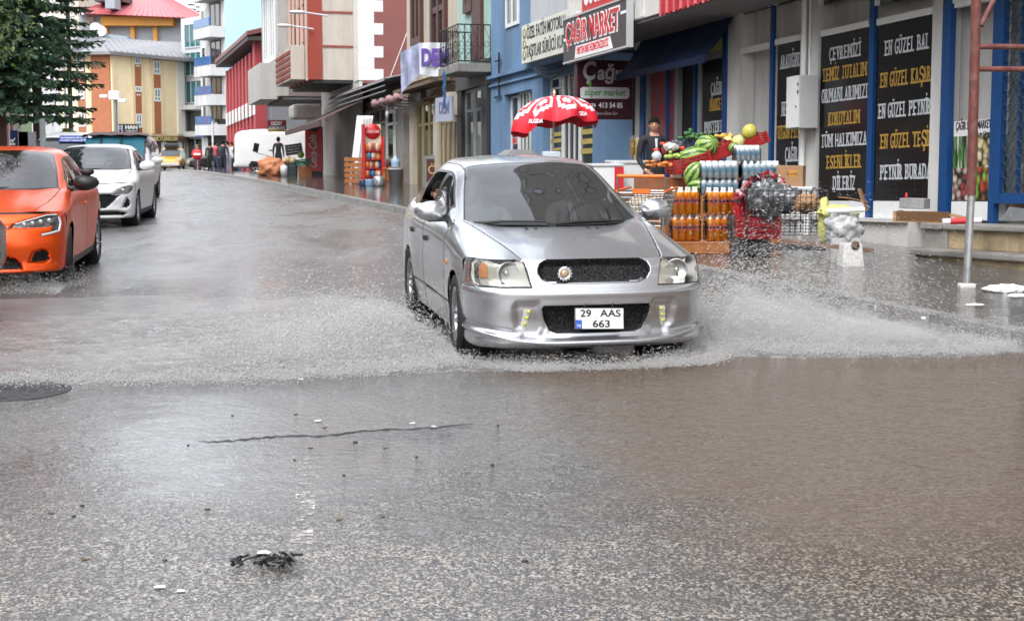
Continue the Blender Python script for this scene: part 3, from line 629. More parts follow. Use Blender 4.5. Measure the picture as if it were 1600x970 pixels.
# ---- old two-coloured building with the iron balcony
DM = BM; dk = bk
T = thing('balcony_building', 'old cream and mint building with brown window frames and iron balcony', 'building', FO + FT * -14)
s0, s1 = dk(636, 100)[0], dk(766, 100)[0]; sm = dk(716, 60)[0]; zf = dk(750, 95)[1]
CREAM = wall_mat('old cream wall', (.56, .50, .40), damt=.6); MINT = wall_mat('mint wall', (.40, .60, .54), damt=.45)
blk(T, 'wall', DM, CREAM, [(s0, sm - .002, -8, 0, zf, 11.5), (s0, s1 - .01, -8, -.15, -1.2, zf - .003)])
blk(T, 'mint_wall', DM, MINT, [(sm, s1 - .01, -8, 0, zf, 11.5)])
for a, b, y in ((646, 662, 70), (677, 700, 100), (729, 742, 20)):
    sa_, sb_ = dk(a, 40)[0], dk(b, 40)[0]; zb_ = dk((a + b) / 2, y)[1]; window(T, DM, sa_, sb_, zb_, zb_ + 2.3, BROWNF, PANE, .0, .22, 1, dep=.12, tr=zb_ + 1.6)
sa_, sb_ = dk(742, 40)[0], dk(756, 40)[0]; blk(T, 'balcony_door', DM, BROWNF, [(sa_, sb_, -.02, .1, zf + .02, zf + 2.3)])
# balcony
zs_ = dk(740, 92, .85)[1]; c0, c1 = dk(690, 90, .85)[0], dk(719, 70, .85)[0]
bal = blk(T, 'balcony', DM, CONC, [(c0, c1, .002, .95, zs_ - .22, zs_)], bevel=.02)
mb = MB(DM); zr = zs_ + 1.0
pth = [(c0 + .05, .02), (c0 + .05, .9), (c1 - .05, .9), (c1 - .05, .02)]
for (xa, oa), (xb, ob_) in zip(pth, pth[1:]):
    L_ = math.hypot(xb - xa, ob_ - oa); n = max(3, int(L_ / .16))
    for zz_ in (zs_ + .06, zr): mb.tube([(xa, oa, zz_), (xb, ob_, zz_)], .018, 5)
    for i in range(n + 1):
        x, o = xa + (xb - xa) * i / n, oa + (ob_ - oa) * i / n; mb.tube([(x, o, zs_ + .06), (x, o, zr)], .011, 4, cap=False)
        if i < n:
            x2, o2 = xa + (xb - xa) * (i + 1) / n, oa + (ob_ - oa) * (i + 1) / n; zm = (zs_ + zr) / 2
            mb.tube([(x, o, zr), (x2, o2, zm + .1)], .008, 3, cap=False); mb.tube([(x, o, zs_ + .06), (x2, o2, zm - .1)], .008, 3, cap=False)
            cx, co = (x + x2) / 2, (o + o2) / 2
            mb.tube([(cx + (x2 - x) * .42 * math.cos(a), co + (o2 - o) * .42 * math.cos(a), zm + .07 * math.sin(a)) for a in np.linspace(0, 6.28, 9)[:-1]], .008, 3, closed=True)
wob('railing', mb, BLACK, bal)
mb = MB(DM); mb.grid([[(c0 + .5 + .3 * i / 6, .955 + .02 * math.sin(j * 2), zs_ - .05 - .13 * j - .06 * abs(i - 3) * (j == 0)) for i in range(7)] for j in range(9)]); wob('blue_rag', mb, mat('blue rag', (.02, .10, .25), .8), bal)
# shop fronts below
FASC = mat('grey fascia', (.095, .09, .09), .6, var=.2, dirt=(.2, .19, .18), dscale=2, damt=.3)
q0, q1 = dk(717, 200)[0], dk(764, 200)[0]; zq = dk(740, 138)[1]
blk(T, 'fascia', DM, FASC, [(q0, q1, -.14, .10, zq, zf - .01)]); blk(T, 'dark_pier', DM, DGREY, [(q0, q0 + .45, -.14, .06, -1.2, zq), (q1 - .5, q1, -.14, .06, -1.2, zq)])
for a, b in ((724, 738), (738.5, 750), (750.5, 760)): window(T, DM, dk(a, 200)[0], dk(b, 200)[0], dk(740, 262)[1], zq, mat('grey shop frame', (.30, .31, .32), .4), SHOPGL, -.1, .09, 0, tr=dk(740, 172)[1])
p0, p1 = dk(686, 200)[0], dk(715, 200)[0]
blk(T, 'white_pier', DM, CREAM, [(dk(679, 200)[0], p0 - .01, -.14, .05, -1.2, dk(682, 165)[1]), (p1 + .02, q0 - .02, -.14, .04, -1.2, zf)])
for i in range(4): a = p0 + (p1 - p0) * i / 4; window(T, DM, a, a + (p1 - p0) / 4 - .02, -.6, dk(700, 188)[1], GOLD, mat('cream shutter', (.42, .40, .34), .5, var=.1), -.1, .07, 0)
g0, g1 = dk(649, 200)[0], dk(678, 200)[0]
for i in range(3): a = g0 + (g1 - g0) * i / 3; window(T, DM, a, a + (g1 - g0) / 3 - .02, -.8, dk(664, 158)[1], GOLD, PANE, -.1, .10, 0, tr=dk(664, 194)[1])
blk(T, 'shop_surround', DM, CREAM, [(g0 - .5, g0 - .02, -.14, .08, -1.2, dk(650, 150)[1]), (g0 - .5, g1 + .05, -.14, .12, dk(664, 156)[1], dk(664, 143)[1])])
blk(T, 'canopy', DM, mat('rusty brown canopy', (.16, .115, .08), .7, var=.3), [(dk(640, 130)[0], p1, -.1, .55, dk(680, 136)[1], dk(680, 131)[1])])
for k_ in range(5): wob('cable', MB(DM).tube(cable((g0 - 2, .3 + .1 * k_, zf - .2 - .1 * k_), (q0, .2, zf - .5 + .1 * k_), .3 + .06 * k_), .016, 4), BLACK, T)
sb_, zb_ = dk(710, 165); blk(T, 'meter_box', DM, mat('cream meter box', (.55, .52, .42), .5), [(sb_ - .12, sb_ + .5, .05, .3, zb_ - .3, zb_ + .35)])
blk(T, 'junction_box', DM, mat('brown box', (.05, .035, .028), .6), [(dk(662, 150)[0], dk(672, 150)[0], .12, .3, dk(667, 160)[1], dk(667, 145)[1])])
# the two party banners
BNR = mat('white banner cloth', (.62, .62, .66), .75, var=.08, bump=.4, bscale=6); PURP = mat('violet lettering', (.11, .05, .30), .6)
Yb = 38.4; A_, B_ = at(655, 95, Yb), at(703, 95, Yb); zt_, zb_ = at(680, 67, Yb).z, at(680, 116, Yb).z
T = thing('cloth_banner', 'white cloth banner with large violet letters DEM beside the iron balcony', 'banner', (A_.x, Yb, zb_))
mb = MB(); n = 16
P = [[(A_.x + (B_.x - A_.x) * i / n, Yb + .05 * math.sin(i * .8 + j * .4), zt_ + (zb_ - zt_) * j / 8 - .07 * math.sin(i / n * 3.14) * (j / 8)) for i in range(n + 1)] for j in range(9)]
P2 = [[(A_.x - .50 * i / 6, Yb + .10 * math.sin(i * 1.9 + j * .3) - .05 * i, zt_ + (zb_ - zt_) * j / 8 * (1 + .05 * i) - .05 * i) for i in range(7)] for j in range(9)]
mb.grid(P); wob('cloth', mb, BNR, T)
mb = MB(); mb.grid(P2); wob('cloth_fold', mb, mat('lilac crumpled cloth', (.42, .44, .60), .75, var=.4, scale=3, bump=.5, bscale=8), T)
LM = Matrix(((1, 0, 0, (A_.x + B_.x) / 2 + .02), (0, 0, -1, Yb - .065), (0, 1, 0, zb_ + (zt_ - zb_) * .28), (0, 0, 0, 1)))
letters(T, 'lettering', LM, [('DEM', 0, 0, (zt_ - zb_) * .5, (B_.x - A_.x) * .9)], PURP, depth=.006, bold=.05)
Ys = 38.0; A_, B_ = at(680, 170, Ys + 1), at(706, 170, Ys - 1.2); zt_, zb_ = at(693, 152, Ys).z, at(693, 190, Ys).z
M_, L_ = WM((A_.x, A_.y), (B_.x, B_.y))
T = thing('party_sign', 'small slanted white sign lettered DEM over the cream shutters', 'sign', (A_.x, A_.y, zb_))
blk(T, 'board', M_, mat('pale blue sign', (.42, .46, .58), .5, var=.1), [(0, L_, -.06, 0, zb_, zt_)])
letters(T, 'lettering', M_ @ Matrix(((1, 0, 0, L_ / 2), (0, 0, 1, .002), (0, 1, 0, zb_ + .22), (0, 0, 0, 1))), [('DEM', .1, .0, .32, L_ * .6)], mat('slate lettering', (.16, .15, .30), .6), depth=.005, bold=.04)
# ---- low shop with the corrugated edge
T = thing('low_shop', 'old low shop with corrugated tin eaves and white framed doors', 'shop', FO + FT * -24)
ck = bk; CM = BM
s0, s1 = ck(545, 200)[0], ck(636, 200)[0]; ze = ck(590, 148)[1]
blk(T, 'wall', CM, CONC, [(s0, s1, -7, -.2, -1.2, ze - .1), (ck(626, 220)[0], s1, -.199, .12, -1.2, ze - .15), (s0, ck(556, 200)[0], -.199, .1, -1.2, ze - .15)])
mb = MB(CM); zE, zI = ck(590, 133, .6)[1], ck(590, 133, .6)[1] + .3; n = 120
for k_ in range(3):
    P = [[(s0 - .4 + (s1 - s0 + .3) * i / n, .75 - .02 * k_, zE - .17 * k_ + .02), (s0 - .4 + (s1 - s0 + .3) * i / n, .70 - .02 * k_, zE + .07 - .17 * k_)] for i in range(0, n + 1, 10)]
    mb.grid(P, False)
mb.grid([[(s0 - .4 + (s1 - s0 + .3) * i / n, -6 + 6.7 * j, zE + 1.5 - 1.4 * j + .025 * math.sin(i * 1.6)) for i in range(n + 1)] for j in range(2)])
wob('tin_roof', mb, mat('corrugated tin', (.42, .43, .45), .35, .5, var=.2, scale=3), T)
window(T, CM, ck(599, 220)[0], ck(611, 220)[0], -.9, ck(605, 172)[1], WFRAME, PANE, -.15, .12, 0, tr=ck(605, 194)[1], name='door')
window(T, CM, ck(612, 220)[0], ck(626, 220)[0], -.9, ck(618, 165)[1], WFRAME, PANE, -.15, .12, 1, tr=ck(618, 192)[1], name='door')
window(T, CM, ck(556, 200)[0], ck(598, 200)[0], -.4, ck(578, 172)[1], mat('grey old frame', (.35, .34, .32), .6), mat('dim shop glass', (.09, .09, .085), .1, var=.6, scale=2), -.15, .1, 4, tr=ck(578, 195)[1])
mb = MB(CM); zz_ = ck(600, 160, .5)[1]
mb.tube([(ck(588, 160, .5)[0] + i * .35, .55 + .06 * math.sin(i * 2), zz_ + .06 * math.sin(i * 3.1)) for i in range(12)], [.13 + .05 * math.sin(i * 2.2) for i in range(12)], 8)
wob('rolled_awning', mb, mat('striped rag awning', (.36, .22, .22), .8, var=.7, scale=14), T)
mb = MB(CM); mb.lathe([(.0, .07), (.05, .06), (.06, 0), (.03, -.12), (0, -.14)], 10, Matrix.Translation((ck(605, 178, .5)[0], .5, ck(605, 178, .5)[1]))); mb.tube([(ck(605, 178, .5)[0], .5, ck(605, 178, .5)[1]), (ck(605, 178, .5)[0], .5, zz_)], .01, 4); wob('bulb', mb, WHITE, T)
# ---- tall brown gable house behind it
T = thing('brown_gable_house', 'tall house with brown red gable wall and white toothed corner stones', 'building', FO + FT * -31)
gs = ck(566, 60)[0]; BRW = wall_mat('brown red render', (.235, .085, .075), var=.1, dirt=(.30, .16, .14), damt=.25)
blk(T, 'wall', CM, BRW, [(gs - 7.9, gs, -9, .0, ze + .6, 16)])
fr = ck(540, 60)[0]; WFAC = wall_mat('pale front wall', (.58, .56, .53), damt=.5)
blk(T, 'front_wall', CM, WFAC, [(gs - 8, gs - .03, .002, .12, -1.2, 16)])
mb = MB(CM); z = ck(560, 128)[1]; k_ = 0
while z < 15: mb.box(gs - .8, gs + .003, -.45 if k_ % 2 else -.8, .16, z, z + .42); z += .425; k_ += 1
wob('corner_stone', mb, mat('white quoin', (.74, .74, .72), .6, var=.05), T)
for k_ in range(3):
    z = ck(548, 78)[1] + k_ * 3.1
    for x in (gs - 6.2, gs - 3.6): window(T, CM, x, x + 1.9, z, z + 1.9, WFRAME, PANEL, .12, .15, 1)
blk(T, 'bay_base', CM, WFAC, [(gs - 7.5, gs - 1.4, .13, .6, ck(548, 118)[1], ck(548, 90)[1])])
mb = MB(CM); mb.tube([(gs + .012, -1.0, ck(570, 125)[1]), (gs + .012, -2.2, ck(570, 125)[1] + 3), (gs + .012, -2.9, 12)], .025, 4); wob('cable', mb, mat('white cable', (.6, .5, .5), .6), T)
# ---- overhanging house with the beige ribbed side and brick red front
T = thing('overhang_house', 'overhanging house with beige banded side wall and brick red front', 'building', FO + FT * -42)
oj = 1.65; hs_ = ck(489, 60, oj)[0]; he = ck(456, 60, oj)[0]; zso = ck(489, 125, oj)[1]
BEIGE = wall_mat('beige render', (.60, .545, .47), damt=.4); RED1 = wall_mat('brick red cladding', (.30, .05, .03), damt=.25)
blk(T, 'upper_wall', CM, BEIGE, [(he, hs_, -8, oj, zso, 16)])
blk(T, 'lower_wall', CM, CONC, [(he, hs_ + .5, -8, -.4, -1.5, zso - .01)])
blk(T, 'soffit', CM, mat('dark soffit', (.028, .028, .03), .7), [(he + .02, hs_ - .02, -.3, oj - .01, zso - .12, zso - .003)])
blk(T, 'band', CM, RED1, [(hs_ - .02, hs_ + .03, -7.9, oj - .01, zso + .02 + 1.28 * i + 1.2, zso + .10 + 1.28 * i + 1.2) for i in range(9)])
blk(T, 'front', CM, RED1, [(he, hs_ - .0, oj + .002, oj + .12, zso, 16)])
blk(T, 'corner_strip', CM, RED1, [(hs_ - .3, hs_ + .034, oj - .35, oj + .16, zso, 16)])
mb = MB(CM)
for i in range(5): x = he + (hs_ - he) * (i + .5) / 5; mb.box(x - .05, x + .05, oj + .12, oj + .22, zso, 16)
wob('white_rib', mb, mat('pale strip', (.62, .5, .42), .6), T)
for x, w_ in ((he + .5, 2.2), (hs_ - 3.2, 2.6)):
    for k_ in (0, 1): 
        b_ = blk(T, 'balcony', CM, BEIGE, [(x, x + w_, oj + .23, oj + .75, zso + .05 + k_ * 6.1, zso + 1.35 + k_ * 6.1)]); blk(b_, 'brick_face', CM, RED1, [(x + .1, x + w_ - .1, oj + .752, oj + .78, zso + .15 + k_ * 6.1 + .22 * j, zso + .28 + k_ * 6.1 + .22 * j) for j in range(5)])
        window(T, CM, x + .4, x + w_ - .4, zso + 1.5 + k_ * 6.1, zso + 3 + k_ * 6.1, BROWNF, PANE, oj + .1)
mb = MB(CM)
for y, px in ((20, 484), (41, 463)):
    s_, z_ = ck(px, y, 2.3); mb.tube([(s_, oj, z_ - .1), (s_, 2.5, z_)], .03, 6); mb.sph((s_, 2.75, z_), (.10, .32, .07), 10, 6)
wob('street_lamp_head', mb, mat('lamp grey', (.6, .6, .6), .4), T)
mb = MB(CM); s_ = hs_
for px, w_, m_ in ((512, .6, 0), (522, .5, 0), (532, .4, 1)):
    s2 = ck(px, 220)[0]; mb.mi = m_; mb.box(s2 - w_, s2 + w_, -.42, .1, -1.5, zso - .15)
wob('column', mb, [mat('violet grey column', (.09, .075, .09), .4, var=.4, scale=1.5), mat('yellow column', (.42, .32, .05), .5, var=.3)], T)
window(T, CM, he, hs_ - 1.5, -.8, zso - 1.0, mat('grey old frame', (.35, .34, .32), .6), PANE, -.38, .12, 4)
# sloping dark awning beside it
mb = MB(CM); sa_, sb_ = ck(446, 200, 2.2)[0], ck(500, 190, 2.2)[0]
mb.grid([[(sa_, 2.2, ck(446, 207, 2.2)[1]), (sb_, 2.2, ck(446, 207, 2.2)[1] + .1)], [(sa_, -.2, ck(446, 207, 2.2)[1] + 1.1), (sb_, -.2, ck(446, 207, 2.2)[1] + 1.2)]], False); mb.box(sa_, sb_, 2.15, 2.22, ck(446, 207, 2.2)[1] - .12, ck(446, 207, 2.2)[1] + .06)
wob('awning', mb, mat('brown awning', (.10, .055, .05), .7), T)
# ---- grey house
T = thing('grey_house', 'grey mauve apartment house with tall pale window bays over the street', 'building', FO + FT * -54)
og = 1.5; hs_ = ck(441, 60, og)[0]; he = ck(414, 60, og)[0]; zso = ck(441, 151, og)[1]
MAUV = wall_mat('mauve grey render', (.28, .235, .225), damt=.25); PALE = wall_mat('pale grey front', (.50, .48, .45), damt=.5)
blk(T, 'upper_wall', CM, MAUV, [(he, hs_, -9, og, zso, 17)]); blk(T, 'lower_wall', CM, CONC, [(he, hs_, -9, -.4, -1.5, zso - .05)])
blk(T, 'soffit', CM, SOFF, [(he + .05, hs_ - .05, -.3, og - .02, zso - .14, zso - .003)])
blk(T, 'front', CM, PALE, [(he, hs_ - .02, og + .002, og + .15, zso, 17), (hs_ - .6, hs_ + .03, og - .25, og + .2, zso + .01, 17)])
for k_ in range(3):
    for x in (he + .8, (he + hs_) / 2 + .2):
        window(T, CM, x, x + (hs_ - he) * .3, zso + 1.7 + 5.6 * k_, zso + 5.4 + 5.6 * k_, WFRAME, PANEL, og + .15, .25, 1); blk(T, 'balcony', CM, PALE, [(x - .3, x + (hs_ - he) * .34, og + .16, og + .9, zso - .1 + 5.6 * k_, zso + 1.5 + 5.6 * k_)])
window(T, CM, he + 1, hs_ - 1, -1, zso - 1.2, WFRAME, PANE, -.38, .2, 3)
mb = MB(CM); s_, z_ = ck(432, 175, 2.2); mb.cbox((s_, 1.0, z_), (1.4, 1.2, .6)); wob('shop_hood', mb, WFAC, T, bevel=.15)
# restaurant sign
A_ = at(418, 195, 66); B_ = at(447, 195, 66); z0, z1 = at(432, 206, 66).z, at(432, 188, 66).z; xm = (A_.x + B_.x) / 2
T = thing('restaurant_sign', 'small dark red sign lettered LEZZET DÜRÜM EVİ hanging above the white van', 'sign', (xm, 66, z0))
mb = MB(); mb.box(A_.x, B_.x, 66, 66.15, z0, z1); wob('board', mb, mat('dark sign board', (.03, .02, .018), .5), T)
mb = MB(); mb.box(A_.x, B_.x, 65.98, 66.0 - .002, (z0 + z1) / 2, z1); wob('red_half', mb, mat('deep red', (.22, .012, .015), .5), T)
mb = MB(); mb.box(A_.x, B_.x, 65.98, 66.0 - .002, z0 + .03, z0 + .12); wob('yellow_line', mb, mat('yellow line', (.55, .36, .03), .5), T)
LMf = lambda x, y, z: Matrix(((1, 0, 0, x), (0, 0, -1, y), (0, 1, 0, z), (0, 0, 0, 1)))
hz = z1 - z0
letters(T, 'lettering', LMf(xm, 65.975, z0), [('LEZZET', 0, hz * .58, hz * .27, (B_.x - A_.x) * .6), ('DÜRÜM EVİ', 0, hz * .2, hz * .24, (B_.x - A_.x) * .88)], WHITE, depth=.01, bold=.03)
# ---- red pilaster building
T = thing('red_pilaster_building', 'low red building with tall pilasters under a wide dark roof overhang', 'building', FO + FT * -78)
rs = ck(406, 120)[0]; re_ = ck(357, 120)[0]; zev = ck(385, 70)[1]
REDW = wall_mat('red facade', (.36, .05, .055), damt=.25); GRYW = wall_mat('grey block wall', (.17, .175, .185), damt=.3)
blk(T, 'wall', CM, GRYW, [(re_, rs, -9, -.3, -2.5, ck(400, 62)[1])])
blk(T, 'red_wall', CM, mat('deep red wall', (.24, .025, .03), .6, var=.15), [(re_, rs - .05, -.299, -.1, -2.5, ck(390, 92)[1])])
mb = MB(CM); n = 9
for i in range(n): x = re_ + (rs - re_) * (i + .3) / n; mb.box(x, x + .75, -.1, .25, -2.5, ck(390, 88)[1])
mb.box(rs - .9, rs + .02, -.35, .28, -2.5, ck(400, 62)[1]); wob('pilaster', mb, REDW, T)
for i in range(n): blk(T, 'white_panel', CM, mat('white spandrel', (.68, .66, .64), .6), [(re_ + (rs - re_) * (i + .45) / n, re_ + (rs - re_) * (i + .95) / n, .26, .32, ck(385, 188)[1], ck(385, 166)[1])])
zr_ = ck(400, 60)[1]
mb = MB(CM); mb.add([(re_ - 1, .8, zr_ - .1), (rs + .8, .8, zr_ - .1), (rs + .8, -9, zr_ + 2.2), (re_ - 1, -9, zr_ + 2.2), (re_ - 1, .8, zr_ + .15), (rs + .8, .8, zr_ + .15), (rs + .8, -9, zr_ + 2.6), (re_ - 1, -9, zr_ + 2.6)], [(0, 1, 2, 3), (4, 7, 6, 5), (0, 4, 5, 1), (1, 5, 6, 2), (0, 3, 7, 4)])
wob('roof', mb, mat('dark red roof', (.17, .05, .05), .5, var=.2), T)
blk(T, 'soffit', CM, mat('brown eaves', (.05, .04, .038), .7), [(re_ - 1, rs + .7, -.3, .75, zr_ - .35, zr_ - .12)])
blk(T, 'grey_annex', CM, GRYW, [(rs + .03, rs + 1.0, -8, -.5, -2, zr_ - .4)])
# ---- white balcony tower with the light blue gable
T = thing('balcony_tower', 'white tower of balconies with blue glass parapets and light blue gable', 'building', FO + FT * -96)
Yt = 112.0; W3 = wall_mat('white tower wall', (.50, .50, .495), damt=.4); LB = wall_mat('light blue gable', (.42, .64, .74), var=.04, damt=.12)
A_, B_, C_ = at(313, 100, Yt + 6), at(352, 100, Yt), at(424, 100, Yt + 2)
mb = MB(); pl = [(A_.x, A_.y), (B_.x, B_.y), (C_.x, C_.y), (C_.x, C_.y + 14), (A_.x, A_.y + 14)]; mb.prism(pl, -2, at(330, -60, Yt).z); wob('wall', mb, W3, T)
M_, L_ = WM(pl[1], pl[2]); blk(T, 'gable', M_, LB, [(.0, L_ - .05, .002, .12, -2, at(330, -60, Yt).z)])
M_, L_ = WM(pl[0], pl[1])
zf_ = [at(340, y, Yt).z for y in (255, 205, 158, 112, 52, -8)]
for i in range(1, 6):
    b_ = blk(T, 'balcony', M_, W3, [(L_ * .35, L_ + .05, .01, 1.3, zf_[i] - .35, zf_[i] + .55)]); blk(b_, 'glass_parapet', M_, mat('blue parapet glass', (.03, .12, .30), .08, var=.3), [(L_ * .38, L_, 1.2, 1.33, zf_[i] + .552, zf_[i] + 1.25)])
    window(T, M_, L_ * .45, L_ * .85, zf_[i] + .6, zf_[i] + 2.7, BROWNF, PANE, .02, .15, 1); window(T, M_, L_ * .08, L_ * .25, zf_[i] + 1, zf_[i] + 2.4, WFRAME, PANE, .02, .15, 0)
f = blk(T, 'shop_fascia', M_, mat('black fascia', (.012, .011, .012), .35), [(L_ * .55, L_, .02, .5, at(343, 209, Yt).z, at(343, 186, Yt).z)])
letters(f, 'lettering', M_ @ Matrix(((1, 0, 0, L_ * .78), (0, 0, 1, .51), (0, 1, 0, at(343, 203, Yt).z), (0, 0, 0, 1))), [('Lina', 0, .1, .75, 1.25), ('MODA', .1, -.28, .25, .9)], WHITE, depth=.02, ital=.35, bold=.02)
f = blk(T, 'blue_sign', M_, mat('royal blue sign', (.01, .06, .26), .4), [(.1, L_ * .5, .3, .6, at(323, 214, Yt).z, at(323, 199, Yt).z)])
letters(f, 'lettering', M_ @ Matrix(((1, 0, 0, L_ * .2), (0, 0, 1, .61), (0, 1, 0, at(323, 211, Yt).z), (0, 0, 0, 1))), [('S', 0, 0, .5, .35)], WHITE, depth=.02, bold=.03)
blk(T, 'shop_void', M_, VOID, [(L_ * .3, L_, .01, .1, -2, at(343, 212, Yt).z)])
# ---- apartment block at the end of the street
Yh = 124.0; T = thing('corner_block', 'peach rendered corner block with brick red stripe and grey tin roof', 'building', at(165, 240, Yh))
pl = [at(96, 150, Yh + 9), at(144, 150, Yh), at(175, 150, Yh - .5), at(287, 150, Yh + 7)]; pl = [(p.x, p.y) for p in pl]; back = [(pl[3][0] + 2, Yh + 22), (pl[0][0], Yh + 22)]
PEACH = wall_mat('peach render', (.88, .72, .46), var=.08, dirt=(.72, .48, .28), damt=.25, streak=2); BRK = mat('brick red stripe', (.36, .125, .055), .7, var=.15, scale=2)
zt = at(165, 82, Yh).z; zb = at(165, 250, Yh).z
mb = MB(); mb.prism(pl + back, zb, zt); wob('wall', mb, PEACH, T)
mb = MB(); ap = at(160, 58, Yh + 10); e = 1.0; rim = [(p[0] + d_[0], p[1] + d_[1], zt + d_[2]) for p, d_ in zip(pl + back, ((-1.2, -.6, .0), (-.8, -1, .0), (.2, -1, .0), (1.5, -.9, -.25), (1, 1, 0), (-1, 1, 0)))]
tops = [(ap.x - .5, Yh + 11, ap.z), (pl[3][0] - 2, Yh + 15, ap.z - .2)]; n = len(rim); vs = rim + tops + [(x, y, z - .28) for x, y, z in rim]
mb.add(vs, [(0, 1, 6), (1, 2, 6), (2, 3, 7, 6), (3, 4, 7), (4, 5, 6, 7), (5, 0, 6)] + [(i, n + 2 + i, n + 2 + (i + 1) % n, (i + 1) % n) for i in range(n)] + [tuple(range(n + 2, 2 * n + 2))])
rf = wob('roof', mb, mat('grey tin roof', (.20, .195, .20), .4, .3, var=.3, scale=.8), T)
mb = MB()
for k_ in range(16):
    u = k_ / 15; a = Vector(rim[2]).lerp(Vector(rim[3]), u); b = Vector(tops[0]).lerp(Vector(tops[1]), u); mb.tube([a + Vector((0, 0, .06)), b + Vector((0, 0, .06))], .05, 4)
for k_ in range(9):
    u = k_ / 8; a = Vector(rim[0]).lerp(Vector(rim[1]), u); mb.tube([a + Vector((0, 0, .06)), Vector(tops[0]) + Vector((0, 0, .06))], .05, 4)
wob('roof_seam', mb, MATS['grey tin roof'], rf)
M1, l1 = WM(pl[0], pl[1]); M2, l2 = WM(pl[1], pl[2]); M3, l3 = WM(pl[2], pl[3])
blk(T, 'brick_corner', M2, BRK, [(0, l2 - .1, .003, .12, zb + 2.4, zt - .3)])
QU = mat('cream quoin', (.74, .60, .36), .7)
blk(T, 'corner_quoin', M3, QU, [(-.05, .35 + .15 * (i % 2), .0, .15, zb + 2.4 + .55 * i, zb + 2.93 + .55 * i) for i in range(int((zt - zb - 3) / .55))])
blk(T, 'corner_quoin', M1, QU, [(l1 - .75 - .2 * (i % 2), l1 + .05, .0, .15, zb + 2.4 + .55 * i, zb + 2.93 + .55 * i) for i in range(int((zt - zb - 3) / .55))])
zy = lambda y: at(215, y, Yh + 2).z
def hx(px): # pixel column -> distance along the long front
    a, b = Vector((pl[2][0], pl[2][1])), Vector((pl[3][0], pl[3][1])); k = (px - 800) / FPX; d = b - a
    return (a.x - k * a.y) / (k * d.y - d.x) * d.length
for a, b, rows in ((214, 224.5, ((90, 101), (135, 144), (178, 200))), (243, 254.5, ((93, 115), (137, 158)))):
    blk(T, 'brick_stripe', M3, BRK, [(hx(a), hx(b), .003, .06, zb + 2.4, zt - .35)]); blk(T, 'pale_strip', M3, QU, [(hx(a) - .32, hx(a) - .002, .003, .13, zb + 2.4, zt - .3), (hx(b) + .002, hx(b) + .32, .003, .13, zb + 2.4, zt - .3)])
    for y0, y1 in rows: window(T, M3, hx(a) + .04, hx(b) - .04, zy(y1), zy(y0), WFRAME, PANEL, .07, .14, 1, tr=zy(y0) - .8)
blk(T, 'pale_strip', M3, mat('white strip', (.74, .72, .66), .6), [(l3 - .9, l3 + .02, .003, .15, zb + 2.4, zt - .3)])
blk(T, 'brick_stripe', M1, BRK, [(l1 * .56, l1 * .80, .003, .06, zb + 2.4, zt - .4)])
for y0, y1 in ((87, 112), (132, 155), (176, 198)): window(T, M1, l1 * .57, l1 * .79, zy(y1), zy(y0), WFRAME, PANE, .07, .16, 1, tr=zy(y0) - .9)
sg = blk(T, 'shop_band', M3, mat('brown shop band', (.10, .055, .04), .5), [(hx(232), l3, .01, .5, zy(221), zy(212.5))])
letters(sg, 'lettering', M3 @ Matrix(((1, 0, 0, hx(255)), (0, 0, 1, .51), (0, 1, 0, zy(220)), (0, 0, 0, 1))), [('AKTÜRKLER', 0, 0, .36, 3.2)], mat('gold lettering', (.50, .44, .16), .5), depth=.02, bold=.03)
blk(T, 'shop_void', M3, mat('dim shop', (.05, .055, .05), .4), [(hx(232), l3 - .2, .01, .05, zb, zy(221.5))]); blk(T, 'shop_pier', M3, WFRAME, [(hx(p), hx(p + 5), .052, .3, zb, zy(221.5)) for p in (253, 278)])
# HAN sign
h0, h1 = hx(178.5), hx(214); T2 = thing('block_sign', 'black sign with big white letters HAN on the peach block', 'sign', at(196, 207, Yh))
blk(T2, 'board', M3, mat('black board', (.012, .012, .012), .4), [(h0, h1, .3, .5, zy(207.5), zy(194.5))])
HS = M3 @ Matrix(((1, 0, 0, h0), (0, 0, 1, .502), (0, 1, 0, zy(207.5)), (0, 0, 0, 1))); WH = h1 - h0; HH = zy(194.5) - zy(207.5)
letters(T2, 'lettering', HS, [('HAN', WH * .66, HH * .42, HH * .42, WH * .54)], WHITE, depth=.02, bold=.05)
mb = MB(HS)
for b in ((.06, .12, .05, .92), (.22, .28, .05, .92), (.12, .22, .62, .78), (.12, .22, .38, .5), (.38, .94, .14, .26)): mb.box(b[0] * WH, b[1] * WH, b[2] * HH, b[3] * HH, 0, .02)
wob('logo', mb, mat('silver logo', (.5, .5, .5), .4), T2)
# glass office beside it
A_, B_ = at(284, 100, Yh + 8), at(316, 100, Yh + 5); M_, L_ = WM((A_.x, A_.y), (B_.x, B_.y))
T = thing('glass_office', 'narrow office tower of teal curtain glass with silver floor bands', 'building', (A_.x, A_.y, 0))
SIL = mat('silver panel', (.55, .57, .58), .35, .3, var=.05)
blk(T, 'wall', M_, SIL, [(0, L_, -10, 0, -2, at(300, 30, Yh + 8).z)])
for y0, y1 in ((38, 76), (82, 120), (126, 162)):
    z0, z1 = at(300, y1, Yh + 7).z, at(300, y0, Yh + 7).z; window(T, M_, L_ * .2, L_, z0, z1, SIL, TEAL, .02, .1, 2, dep=.12)
blk(T, 'bay', M_, SIL, [(L_ * .15, L_, .01, .9, at(300, 172, Yh + 7).z, at(300, 165, Yh + 7).z)])
window(T, M_, L_ * .25, L_, at(300, 205, Yh + 7).z, at(300, 174, Yh + 7).z, DGREY, PANE, .02, .1, 2); window(T, M_, L_ * .2, L_, -1, at(300, 214, Yh + 7).z, SIL, PANE, .02, .2, 1)
